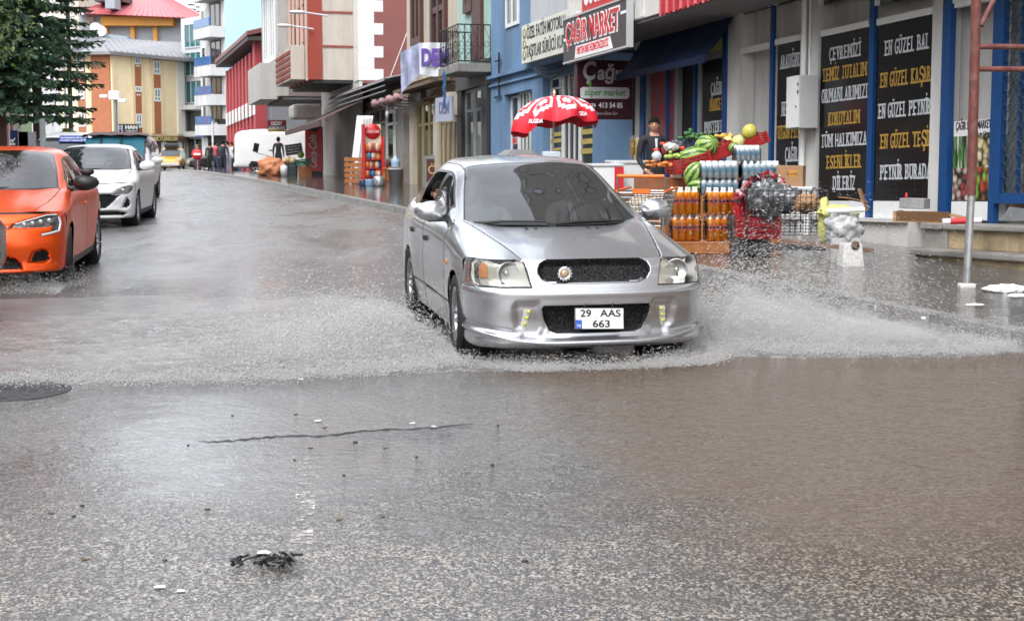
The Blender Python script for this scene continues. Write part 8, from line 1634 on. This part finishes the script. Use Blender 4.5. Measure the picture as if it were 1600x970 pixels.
    for p in me.polygons:
        c = p.center; best = min(segs, key=lambda s: ((c - (s[0] + (s[1] - s[0]) * max(0, min(1, (c - s[0]).dot(s[1] - s[0]) / max(1e-9, (s[1] - s[0]).length_squared))))).length)); k = best[2]
        if k == 'hip': k = 'leg' if c.z < .55 * h and not hood else 'top'
        if k == 'head' and c.z < J['neckb'][0].z + .012 * h: k = 'top'
        mb.f.append(list(p.vertices)); mb.m.append(names.index(k)); mb.sm.append(True)
    HM_ = Matrix.Translation(J['skull'][0] + Vector((0, -.006, .035)) * h / 1.0 * .6) @ Matrix.Rotation(turn, 4, 'Z'); hs = h / 1.72; mb.mi = names.index('head'); head_mesh(mb, HM_, hs)
    bpy.data.meshes.remove(me); body = ob('body', mb, mats, T)
    if hair:
        hb = MB(); tmp = MB(); tmp.sph((0, .004, .012), (.083 * hs, .105 * hs, .118 * hs), 32, 24)
        V = [Vector(v) for v in tmp.v]; 
        for q in tmp.f:
            c = sum((V[i] for i in q), Vector()) / 4
            if c.z > (.046 if c.y < -.06 else (.02 if c.y < -.02 else (-.01 if c.y < .03 else -.06))) * hs or (hood and c.y > -.05): hb.f.append(q); hb.m.append(0); hb.sm.append(True)
        hb.v = [tuple(HM_ @ (v * (1.02 + .035 * math.sin(60 * v.x + 47 * v.y) * math.sin(70 * v.z + 20 * v.x)))) for v in V]; ob('hair', hb, ms['top'] if hood else HAIR, T)
    if detail:
        for e in (-1, 1): ob('eye', MB(HM_).sph((e * .030 * hs, -.084 * hs, .010 * hs), (.012 * hs, .006 * hs, .006 * hs), 10, 8), mat('dark eye', (.02, .013, .01), .2), T); ob('eyebrow', MB(HM_).cbox((e * .031 * hs, -.090 * hs, .030 * hs), (.030 * hs, .006 * hs, .007 * hs)), HAIR, T, bevel=.002)
        ob('mouth', MB(HM_).sph((0, -.090 * hs, -.056 * hs), (.022 * hs, .006 * hs, .005 * hs), 10, 6), mat('lips', (.30, .11, .09), .5), T)
    if shirt: ob('shirt_front', MB().add([(-.012 * h, -.083 * h, .80 * h), (.014 * h, -.083 * h, .80 * h), (.012 * h, -.088 * h, .70 * h), (-.004 * h, -.088 * h, .70 * h)], [(0, 1, 2, 3)]), mat('pale shirt', shirt, .7), T)
    return T
# the boy in the shop doorway
c = at(1022, 177, 20.0)
T = person('boy in a dark tracksuit top with pale shirt front standing at the market door', (c.x, 20.0, c.z - 1.70), R(8), 1.66, (.014, .014, .018), (.03, .03, .04), detail=True, shirt=(.55, .58, .62), turn=R(-14), pose={'wrr': (-.10, -.10, .52), 'har': (-.085, -.135, .50), 'elr': (-.14, .0, .62), 'wrl': (.15, -.05, .50), 'hal': (.15, -.07, .45)})
ob('jacket_emblem', MB().sph((.075 * 1.66, -.088 * 1.66, .70 * 1.66), (.05, .006, .08), 10, 8), mat('dark red emblem', (.22, .02, .03), .7), T)
# group at the far end of the pavement
Yg = 74.0
def fp_at(px, Y=Yg): p = at(px, 250, Y); return (p.x, Y, zg(Y) + .02)
GP = 'people standing by the white van'
wa = {'kn' + 'r': (-.05, -.05, .28), 'anr': (-.05, -.07, .05), 'tor': (-.05, -.15, .02), 'anl': (.05, .08, .06), 'tol': (.05, .01, .02)}
person('person in black coat with red front standing behind the no entry sign', fp_at(308.5, 77), R(10), 1.66, (.02, .02, .024), (.10, .03, .04), slim=1.1, group=GP); 
person('person in black jacket and black trousers, leftmost of the group by the van', fp_at(328), R(170), 1.66, (.02, .016, .016), (.012, .012, .014), (.7, .7, .7), group=GP)
person('person in pink red shirt and slate trousers beside the one in black', fp_at(336.5), R(150), 1.70, (.52, .10, .12), (.06, .075, .12), (.7, .7, .7), pose=wa, group=GP)
person('broad person in black jacket and navy trousers seen from behind', fp_at(348.5, 73), R(178), 1.74, (.016, .022, .028), (.02, .024, .06), slim=1.25, group=GP)
person('person in pale grey shirt half hidden behind the broad one', fp_at(356, 75), R(-120), 1.72, (.55, .53, .52), (.3, .3, .32), group=GP)
person('person in white shirt and pale jeans with a black trolley', fp_at(362.5, 74.5), R(-60), 1.66, (.70, .70, .72), (.28, .36, .45), group=GP)
person('person in dark brown jacket and blue jeans facing the hooded one', fp_at(370, 73.5), R(60), 1.74, (.035, .028, .026), (.10, .20, .36), group=GP)
person('tallest person in black hooded jacket and blue jeans before the white van', fp_at(378, 72.5), R(20), 1.80, (.012, .012, .014), (.03, .10, .22), slim=1.15, hood=True, group=GP)
p = fp_at(366.5, 73); T = thing('trolley', 'black shopping trolley standing among the people by the van', 'trolley', p); ob('bag_body', MB().box(-.17, .17, -.12, .12, .12, .78), BLACK, T, bevel=.05); ob('handle', MB().tube([(0, .14, .1), (0, .16, 1.0), (0, .1, 1.03)], .015, 6), BLACK, T); ob('wheel', MB().lathe([(0, -.16), (.07, -.16), (.07, .16), (0, .16)], 12, Matrix.Translation((0, .1, .07)) @ Matrix.Rotation(R(90), 4, 'Y')), BLACK, T)
p = at(432, 250, 56); person('person in black jacket bending behind the far fruit stand', (p.x, 56.5, PZ + zg(56)), R(170), 1.62, (.014, .014, .016), (.03, .03, .04), group=None)
p = at(400, 231, 55); T = solo('black_placard', MB().cbox((0, 0, 0), (.22, .03, .36), rz=R(30), ry=R(12)), BLACK, 'black placard on a thin stand by the fruit stand', 'placard', tuple(p)); ob('stand', MB().tube([(0, 0, -.2), (.5, .1, -.35), (.5, .1, -p.z + zg(55) + PZ)], .02, 6), GALV, T)
# ---- people in the silver car (its own frame)
CARM = Matrix.Translation((.572, 8.945, 0)) @ Matrix.Rotation(.2085, 4, 'Z')
def sitter(label, x, y, z0, top, turn=0, lean=(0, 0), h=1.70, arms=None, hairy=True, detail=True):
    sc = h; pose = {'pelvis': (0, 0, .525), 'waist': (lean[0] * .2, lean[1] * .2, .60), 'chest': (lean[0] * .55, lean[1] * .55, .715), 'neckb': (lean[0] * .85, lean[1] * .85, .80), 'neck': (lean[0], lean[1] - .006, .845), 'skull': (lean[0] * 1.12, lean[1] * 1.12 - .012, .893)}
    for e, n in ((-1, 'r'), (1, 'l')):
        pose['sh' + n] = (e * .108 + lean[0] * .8, lean[1] * .8, .785); pose['el' + n] = (e * .135 + lean[0] * .6, -.07, .66); pose['wr' + n] = (e * .09 + lean[0], -.20, .66); pose['ha' + n] = (e * .08 + lean[0], -.225, .665)
        pose['hi' + n] = (e * .055, -.03, .51); pose['kn' + n] = (e * .075, -.25, .545); pose['an' + n] = (e * .07, -.30, .33); pose['to' + n] = (e * .07, -.37, .31)
    if arms: pose.update(arms)
    loc = CARM @ Vector((x, y, z0 - .525 * h)); return person(label, tuple(loc), .2085, h, top, (.03, .035, .06), pose=pose, turn=turn, detail=detail, hair=hairy)
sitter('driver in pale shirt behind the steering wheel of the silver car', .37, 2.13, .52, (.55, .55, .56), h=1.66, arms={'wrl': (.06, -.235, .71), 'hal': (.045, -.262, .725), 'ell': (.135, -.12, .64), 'wrr': (-.07, -.235, .71), 'har': (-.055, -.262, .725), 'elr': (-.135, -.12, .64)})
sitter('front passenger in white shirt in the silver car', -.37, 2.15, .50, (.62, .62, .62), h=1.62, turn=R(8))
sitter('boy leaning his face out of the open rear window of the silver car', -.50, 2.62, .56, (.10, .02, .02), h=1.34, turn=R(-8), lean=(-.11, -.02), arms={'wrr': (-.17, -.05, .72), 'har': (-.19, -.06, .75), 'elr': (-.20, .0, .66)})
# ================================================================ TREES
NEED = [mat('spruce needles dark', (.024, .066, .034), .6), mat('spruce needles mid', (.055, .125, .062), .6), mat('spruce needles pale', (.12, .205, .12), .6)]
LEAF = [mat('leaf dark', (.018, .045, .010), .5), mat('leaf mid', (.07, .13, .025), .5), mat('leaf light', (.13, .20, .04), .5)]
BARK = mat('reddish bark', (.10, .052, .032), .85, var=.4, scale=8, bump=1.0, bscale=18)
def quads_obj(name, P, mi, mats, parent, smooth=False):
    """P (n, 4, 3) quads"""
    P = np.asarray(P, np.float32); me = mesh_np(name, P.reshape(-1, 3), np.arange(len(P) * 4).reshape(-1, 4), smooth)
    for m in mats: me.materials.append(m)
    me.polygons.foreach_set('material_index', np.asarray(mi, np.int32)); me.update(); o = bpy.data.objects.new(name, me); return link(o, parent)
def spruce(label, loc, H, z0, R0, seed, dz=.30, nb=9, tw=34, trunk=.17, droop=.5, group=None, sc=1.0, ctop=.06):
    q = np.random.default_rng(seed); T = thing('spruce_tree', label, 'tree', loc, 0, group)
    ob('trunk', MB().tube([(0, 0, -.1), (.02, .01, H * .35), (0, .03, H * .7), (0, 0, H)], [trunk, trunk * .8, trunk * .45, .02], 12), BARK, T)
    L = MB(); P, M_ = [], []; z = z0
    while z < H - .15:
        k = (z - z0) / (H - z0); Rz = R0 * ((1 - k) ** .85 + ctop) * (1 if k > .06 else .8); n = nb if k < .7 else 6
        for b in range(n):
            a = 2 * math.pi * (b + q.random() * .8) / n + z * 2.4; Lb = Rz * q.uniform(.70, 1.12); d = np.array([math.cos(a), math.sin(a), 0]); s_ = np.array([-d[1], d[0], 0])
            cur = lambda t: np.array([0, 0, z]) + d * Lb * t + np.array([0, 0, Lb * (.10 * t - droop * .55 * t * t + (.12 if t > .8 else 0) * (t - .8) * 3)])
            L.tube([tuple(cur(t)) for t in (0, .35, .7, 1)], [.028 * sc, .02 * sc, .012, .005], 4, cap=False)
            for i in range(tw):
                t = q.uniform(.16, 1.0) ** .8; p = cur(t); side = q.choice([-1, 1]); ln = (.10 + .34 * (1 - t * .6)) * q.uniform(.6, 1.15) * (Lb / 1.6) ** .5 * sc
                dirv = d * q.uniform(.35, .9) + s_ * side * q.uniform(.3, 1.0) + np.array([0, 0, q.uniform(-.75, .12)]); dirv /= np.linalg.norm(dirv); e = p + dirv * ln; w_ = q.uniform(.014, .030) * sc
                pr = np.cross(dirv, [0, 0, 1]); pr /= np.linalg.norm(pr) + 1e-6; up = np.cross(pr, dirv); mi = q.choice(3, p=[.38, .38, .24])
                for v in (pr * math.cos(.5) + up * math.sin(.5), up * .8 - pr * .4):
                    P.append([p - v * w_ * .6, p + v * w_ * .6, e + v * w_, e - v * w_]); M_.append(mi)
        z += dz * q.uniform(.8, 1.2)
    ob('limbs', L, BARK, T); o = quads_obj('crown', P, M_, NEED, T); return T
c = at(3, 200, 30); spruce('large dark spruce with reddish trunk at the left edge of the street', (c.x - .1, 30, PZ), 19.0, 2.25, 1.40, 11, nb=11, tw=80, trunk=.20, droop=.62)
c = at(50, 200, 41); spruce('second spruce with flat layered branches behind the navy tent', (c.x, 41.5, PZ), 15.0, 2.1, 2.05, 12, dz=.36, nb=10, tw=60, trunk=.16, droop=.34)
# broadleaf crown hanging in at the upper left corner
q = np.random.default_rng(5); T = thing('broadleaf_tree', 'yellow green broadleaf crown reaching in at the upper left corner', 'tree', (-9.9, 19.0, PZ))
ob('trunk', MB().tube([(0, 0, -.1), (.1, 0, 2.5), (-.1, .1, 4.5)], [.17, .13, .10], 10), BARK, T)
P, M_ = [], []; L = MB()
for k in range(120):
    a = q.uniform(0, 6.28); rr = 3.0 * math.sqrt(q.random()); zz_ = 5.3 + q.uniform(-3.0, 5.0) * (1 - (rr / 4.2) ** 2); c = np.array([rr * math.cos(a), rr * math.sin(a), zz_ - .42 * rr])
    if k % 3 == 0: L.tube([(-.1, .1, 4.4), tuple((np.array([-.1, .1, 4.4]) + c) / 2 + np.array([0, 0, .3])), tuple(c)], [.05, .03, .01], 4, cap=False)
    for i in range(230):
        p = c + q.normal(0, .27, 3) * np.array([1, 1, .75]); d = q.normal(0, 1, 3); d /= np.linalg.norm(d); u = np.cross(d, q.normal(0, 1, 3)); u /= np.linalg.norm(u); s_ = q.uniform(.03, .06); mi = q.choice(3, p=[.45, .37, .18]); P.append([p - u * s_ * .5, p + d * s_, p + u * s_ * .5, p - d * s_]); M_.append(mi)
ob('limbs', L, BARK, T); quads_obj('crown', P, M_, LEAF, T)
# wooded hill far behind the roofs
mb = MB(); mb.grid([[(x, y, -3 + (24 if y > 225 else 3) * (1 - (x / 160) ** 2)) for x in np.linspace(-150, 60, 12)] for y in (190, 215, 235, 300)][::-1]); solo('hill', mb, mat('hill grass', (.06, .085, .04), .9, var=.3), 'green hill far behind the roofs', 'hill', kind='structure')
GT = 'far spruces on the hill'
for k, (px, y, h) in enumerate(((258, 3, 9), (270, -4, 10), (285, 4, 9), (299, 1, 10), (310, 7, 9))):
    c = at(px, y, 238); spruce('far dark spruce on the hill crest behind the pink roof', (c.x, 238, c.z - h), h, .8, 2.6, 40 + k, dz=.9, nb=7, tw=14, trunk=.2, group=GT, sc=2.4)
# ================================================================ THE SPLASH
hd = Vector((.207, -.978, 0)); ot = Vector((.978, .207, 0))             # heading of the car and its left-hand side
g = G('flying water'); tr_ = g.N('ShaderNodeBsdfTransparent'); mx_ = g.N('ShaderNodeMixShader'); mx_.inputs[0].default_value = .62; g.t.links.new(tr_.outputs[0], mx_.inputs[1]); g.t.links.new(g.pbr((.62, .615, .60), .1, None, 0, .9), mx_.inputs[2]); DROP = g.out(mx_.outputs[0])
g = G('water sheet'); P = g.pos(); n_ = g.noise(g.map(P, (1, 1, 2.2)), 7, 8, .78, .8); n3_ = g.noise(P, 60, 3, .7); tr_ = g.N('ShaderNodeBsdfTransparent'); mx_ = g.N('ShaderNodeMixShader'); g.put(mx_.inputs[0], g.ramp(g.math('ADD', n_, g.math('MULTIPLY', n3_, .45)), .66, .95, 0, .55)); g.t.links.new(tr_.outputs[0], mx_.inputs[1]); g.t.links.new(g.pbr((.46, .455, .44), .12, g.bump(n3_, .6, .02), 0, .8), mx_.inputs[2]); SHEET = g.out(mx_.outputs[0])
def sheet(label, src, out, v0, v1, th0, th1, back, seed, t1=.97):
    q = np.random.default_rng(seed); ph = q.uniform(0, 6, 6); nu, nv = 60, 40; mb = MB(); G_ = []
    for i in range(nu):
        row = []; u = i / (nu - 1)
        for j in range(nv):
            w = j / (nv - 1); k = 1 + .12 * math.sin(w * 11 + ph[0]) + .08 * math.sin(w * 23 + ph[1]); v = (v0 + (v1 - v0) * w) * k; th = R(th0 + (th1 - th0) * w); t = u * t1 * 2 * v * math.sin(th) / 9.8; x = v * math.cos(th) * t; z = v * math.sin(th) * t - 4.9 * t * t
            p = Vector(src) + out * x - hd * (back * t * (.4 + w) + .05 * math.sin(9 * u + ph[2] + 5 * w) * u); row.append((p.x, p.y, .008 + max(0, z) + .02 * u * math.sin(14 * u + 9 * w + ph[3])))
        G_.append(row)
    mb.grid(G_); return solo('water_sheet', mb, SHEET, label, 'splash', kind='stuff')
def drops(name, label, P, V, r, stretch):
    """small drops of water as slim eight-sided bodies along their flight"""
    n = len(P); V = V / (np.linalg.norm(V, axis=1, keepdims=True) + 1e-9); A = np.cross(V, rng.normal(size=(n, 3))); A /= np.linalg.norm(A, axis=1, keepdims=True) + 1e-9; B = np.cross(V, A)
    r = r[:, None]; L = r * stretch[:, None]
    X = np.stack([P + V * L, P - V * L, P + A * r, P + B * r, P - A * r, P - B * r], 1).reshape(-1, 3); f = np.array([(0, 2, 3), (0, 3, 4), (0, 4, 5), (0, 5, 2), (1, 3, 2), (1, 4, 3), (1, 5, 4), (1, 2, 5)])
    F = (np.arange(n)[:, None, None] * 6 + f[None]).reshape(-1, 3); me = mesh_np(name, X, F, True); me.materials.append(DROP); o = bpy.data.objects.new(name, me); link(o); return props(o, label, 'splash', None, 'stuff')
def spray(n, src, out, vmin, vmax, thm, ths, back, spread, fwd=0.0, rmin=.0011, rmax=.0036, zmax=1.2, power=1.0):
    v = vmin + (vmax - vmin) * rng.random(n) ** power; th = np.radians(thm + np.abs(rng.normal(0, ths, n))); T_ = 2 * v * np.sin(th) / 9.8; t = T_ * rng.random(n) ** .8
    x = v * np.cos(th) * t; z = v * np.sin(th) * t - 4.9 * t * t; b = back * t * rng.uniform(.2, 1.2, n) + rng.normal(0, 1, n) * (spread[0] + spread[1] * x) - fwd * x
    so_ = np.array(src)[None] + np.array(out)[None] * x[:, None] - np.array(hd)[None] * b[:, None]; so_[:, 2] = .006 + z
    V = np.array(out)[None] * (v * np.cos(th))[:, None] + np.array((0, 0, 1.0))[None] * (v * np.sin(th) - 9.8 * t)[:, None] + rng.normal(0, .3, (n, 3)); r = rmin + (rmax - rmin) * rng.random(n) ** 2.4
    ok = (z > 0) & (z < zmax); return so_[ok], V[ok], r[ok], rng.uniform(2.2, 8.0, ok.sum())
def fringe(n, pts, w_, h_, rmin=.0014, rmax=.0046):
    pts = np.array(pts, float); k = rng.random(n) * (len(pts) - 1); i = np.minimum(k.astype(int), len(pts) - 2); p = pts[i] + (pts[i + 1] - pts[i]) * (k - i)[:, None]; cl = 1 + .6 * np.sin(k * 9) * np.sin(k * 23 + 1)
    P = np.zeros((n, 3)); P[:, :2] = p + rng.normal(0, 1, (n, 2)) * np.array([.06, w_])[None]; P[:, 2] = .004 + h_ * np.abs(rng.normal(0, .5, n)) * cl; V = rng.normal(0, 1, (n, 3)) + np.array([0, -.4, .8]); return P, V, rmin + (rmax - rmin) * rng.random(n) ** 2, rng.uniform(1, 2.2, n)
def cat_(*a): return [np.concatenate([q[i] for q in a]) for i in range(4)]
WR, WL = (-.40, 9.50, 0), (1.17, 9.86, 0); RR = (-.92, 11.9, 0)
nout = -ot; fo = (nout + hd * .10).normalized(); fr_ = (ot + hd * -.06).normalized()
a = cat_(spray(52000, WR, fo, .6, 7.2, 5, 9, .9, (.10, .13), .06), spray(64000, WR, fo, .4, 4.6, 15, 20, 1.8, (.10, .22)), spray(16000, RR, nout, .4, 4.5, 6, 13, .4, (.14, .2)), fringe(26000, [(-.25, 9.15), (-.8, 8.8), (-1.5, 8.5), (-2.4, 8.38), (-3.6, 8.34), (-4.6, 8.3)], .10, .07), spray(24000, (-.5, 9.42, 0), fo, 1.0, 7.0, 4, 6, .5, (.10, .22)))
drops('splash_drops', 'fan of water drops thrown across the road from the near wheel of the silver car', *a)
b = cat_(spray(40000, WL, fr_, .6, 6.2, 9, 15, 1.2, (.10, .16), -.08), spray(46000, WL, fr_, .8, 6.0, 24, 17, 2.4, (.10, .24), -.12), fringe(20000, [(1.25, 9.62), (1.7, 9.55), (2.2, 9.5), (2.8, 9.5), (3.3, 9.55), (3.75, 9.75)], .07, .085), fringe(9000, [(1.5, 9.95), (2.0, 10.3), (2.6, 10.35), (3.3, 10.15), (3.9, 9.85)], .10, .14))
drops('splash_drops', 'arching spray of water drops thrown over the flooded pavement by the far wheel', *b)
c_ = cat_(fringe(9000, [(-.15, 9.05), (.2, 8.93), (.6, 8.86), (1.0, 8.98), (1.25, 9.3)], .05, .07), fringe(3500, [(-.2, 9.0), (.05, 8.8), (.3, 8.8)], .04, .05), fringe(4500, [(.9, 8.95), (1.3, 9.05), (1.5, 9.4)], .05, .08)); drops('bow_wave_drops', 'white churned drops under the bumper of the silver car', *c_)
d_ = cat_(spray(5000, (-4.65, 13.9, 0), (-1, -.2, 0), .4, 4.5, 8, 16, .2, (.25, .2)), fringe(6000, [(-4.5, 14.2), (-4.7, 13.5), (-5.2, 13.1), (-6.0, 13.0)], .16, .16)); drops('splash_drops', 'low spray of drops around the front wheel of the orange hatchback', *d_)
sheet('thin torn water sheet thrown left from the near wheel, low', WR, fo, 7.0, 4.2, 7, 14, .4, 1); sheet('thin torn water sheet rising beside the near front wheel', WR, fo, 4.4, 2.6, 15, 34, 1.2, 2); sheet('thin torn water sheet thrown right from the far wheel, low', WL, fr_, 5.6, 4.4, 11, 20, .6, 3); sheet('arching torn water sheet above the flooded pavement', WL, fr_, 4.6, 3.8, 22, 42, 2.0, 4)
# mist of the finest spray: closed banks of thin air-borne water, fading to nothing at their rims
def bank(name, label, poly, Hf, dens, x0, x1, y0, y1, seed, col=(.97, .97, .96)):
    n1, n2 = 70, 50; q = np.random.default_rng(seed); ph = q.uniform(0, 6, 12); xs_, ys_ = np.linspace(x0, x1, n1), np.linspace(y0, y1, n2); X, Y = np.meshgrid(xs_, ys_, indexing='ij'); d = -sdf_poly(X, Y, poly)
    lump = .62 + .25 * np.sin(X * 3.1 + ph[0]) * np.sin(Y * 2.7 + ph[1] + X) + .18 * np.sin(X * 7.3 + Y * 3 + ph[2]) * np.sin(Y * 8.1 + ph[3]) + .12 * np.sin(X * 15 + ph[4] + 2 * Y) * np.sin(Y * 13 + ph[5])
    Z = np.where(d > 0, Hf(X, Y) * np.clip(lump, .12, 1.4) * sstep(0, .55, d), 0) + .0065; top_ = np.stack([X, Y, Z], -1); bot = np.stack([X, Y, 0 * Z + .006], -1); idx = np.arange(n1 * n2).reshape(n1, n2)
    keep = (np.maximum.reduce([d[:-1, :-1], d[1:, :-1], d[:-1, 1:], d[1:, 1:]]) > 0)
    Q = np.stack([idx[:-1, :-1], idx[1:, :-1], idx[1:, 1:], idx[:-1, 1:]], -1)[keep].reshape(-1, 4); N_ = n1 * n2; V = np.concatenate([top_.reshape(-1, 3), bot.reshape(-1, 3)]); F = [Q, Q[:, ::-1] + N_]
    ed = {}
    for f in Q.tolist():
        for i in range(4):
            e = (f[i], f[(i + 1) % 4]); ed[e] = 1
    rim = [(a_, b_) for a_, b_ in ed if (b_, a_) not in ed]; F.append(np.array([(b_, a_, a_ + N_, b_ + N_) for a_, b_ in rim])); me = mesh_np(name, V, np.concatenate(F), True)
    m = bpy.data.materials.new('spray mist'); m.use_nodes = True; t = m.node_tree; t.nodes.clear(); o_ = t.nodes.new('ShaderNodeOutputMaterial'); v = t.nodes.new('ShaderNodeVolumeScatter'); v.inputs['Color'].default_value = (*col, 1); v.inputs['Density'].default_value = dens; v.inputs['Anisotropy'].default_value = .2; t.links.new(v.outputs[0], o_.inputs['Volume'])
    me.materials.append(m); o = bpy.data.objects.new(name, me); link(o); return props(o, label, 'spray', None, 'stuff')
bank('spray_mist', 'pale mist of fine spray lying over the road left of the silver car', [(-.30, 9.1), (-.9, 8.65), (-2, 8.35), (-5.5, 8.2), (-6.5, 9.5), (-6.0, 12.5), (-3.5, 13.2), (-1.4, 12.6), (-.75, 11.2), (-.42, 9.9)], lambda X, Y: .07 + .36 * np.exp(-((X + .6) / 1.0) ** 2) + .05 * np.exp(-((Y - 8.8) / .5) ** 2), .66, -6.6, -.2, 8.1, 13.3, 3)
bank('spray_mist', 'pale mist of fine spray arching over the pavement right of the silver car', [(1.22, 9.5), (1.9, 9.3), (3.2, 9.35), (4.1, 9.6), (4.6, 10.6), (4.3, 12.2), (3.0, 13.2), (1.7, 12.4), (1.25, 10.6)], lambda X, Y: .08 + .52 * np.exp(-((X - 1.7) / .8) ** 2) * np.exp(-((Y - 10.4) / 1.2) ** 2) + .10 * np.exp(-((Y - 9.7) / .35) ** 2), 1.0, 1.1, 4.7, 9.2, 13.3, 4)
# churned water surface under the spray
g = G('churned water'); P = g.pos(); x, y, z = g.xyz(P); n1 = g.noise(g.map(P, (1, 1.6, 1)), 6, 6, .7, 1.0); n2 = g.noise(P, 30, 4, .7)
fo_ = g.ramp(g.math('ADD', n1, g.math('MULTIPLY', n2, .5)), .62, 1.0); col = g.mix(fo_, (.075, .07, .065), (.30, .295, .28)); CHURN = g.out(g.pbr(col, g.ramp(fo_, 0, 1, .08, .4), g.bump(g.math('ADD', n1, g.math('MULTIPLY', n2, .3)), .7, .05), spec=.7))
def churn(name, label, poly, seed, amp=.028):
    q = np.random.default_rng(seed); P_ = np.array(poly); x0, y0 = P_.min(0); x1, y1 = P_.max(0); n1, n2 = int((x1 - x0) / .045), int((y1 - y0) / .045); X, Y = np.meshgrid(np.linspace(x0, x1, n1), np.linspace(y0, y1, n2), indexing='ij'); d = -sdf_poly(X, Y, poly); ph = q.uniform(0, 6, 10); Z = 0 * X
    for k in range(5): a = q.uniform(0, 6.28); f = 5 * 1.7 ** k; Z += np.sin((X * math.cos(a) + Y * math.sin(a)) * f + ph[k] + 1.5 * np.sin(Y * f * .4 + ph[k + 5])) / 1.5 ** k
    Z = np.clip(.5 + Z * .28, 0, 2) * amp * sstep(0, .5, d) - .012 * sstep(.15, -.05, d); idx = np.arange(n1 * n2).reshape(n1, n2); keep = (d[:-1, :-1] > -.1); Q = np.stack([idx[:-1, :-1], idx[1:, :-1], idx[1:, 1:], idx[:-1, 1:]], -1)[keep].reshape(-1, 4)
    me = mesh_np(name, np.stack([X, Y, Z + .002], -1).reshape(-1, 3), Q, True); me.materials.append(CHURN); o = bpy.data.objects.new(name, me); link(o); return props(o, label, 'water', None, 'structure')
churn('churned_water', 'foaming churned water on the road left of the silver car', [(1.3, 9.35), (1.0, 8.86), (.3, 8.72), (-.4, 8.70), (-1.1, 8.5), (-2.2, 8.3), (-6, 8.1), (-7, 10), (-5, 11.5), (-2.6, 12.0), (-1.1, 12.2), (-.4, 10.2)], 6)
churn('churned_water', 'foaming churned water in the gutter right of the silver car', [(1.1, 9.4), (2.0, 9.25), (3.2, 9.3), (3.9, 9.6), (3.4, 10.6), (2.4, 11.9), (1.5, 11.5), (1.15, 10.4)], 7, .05)
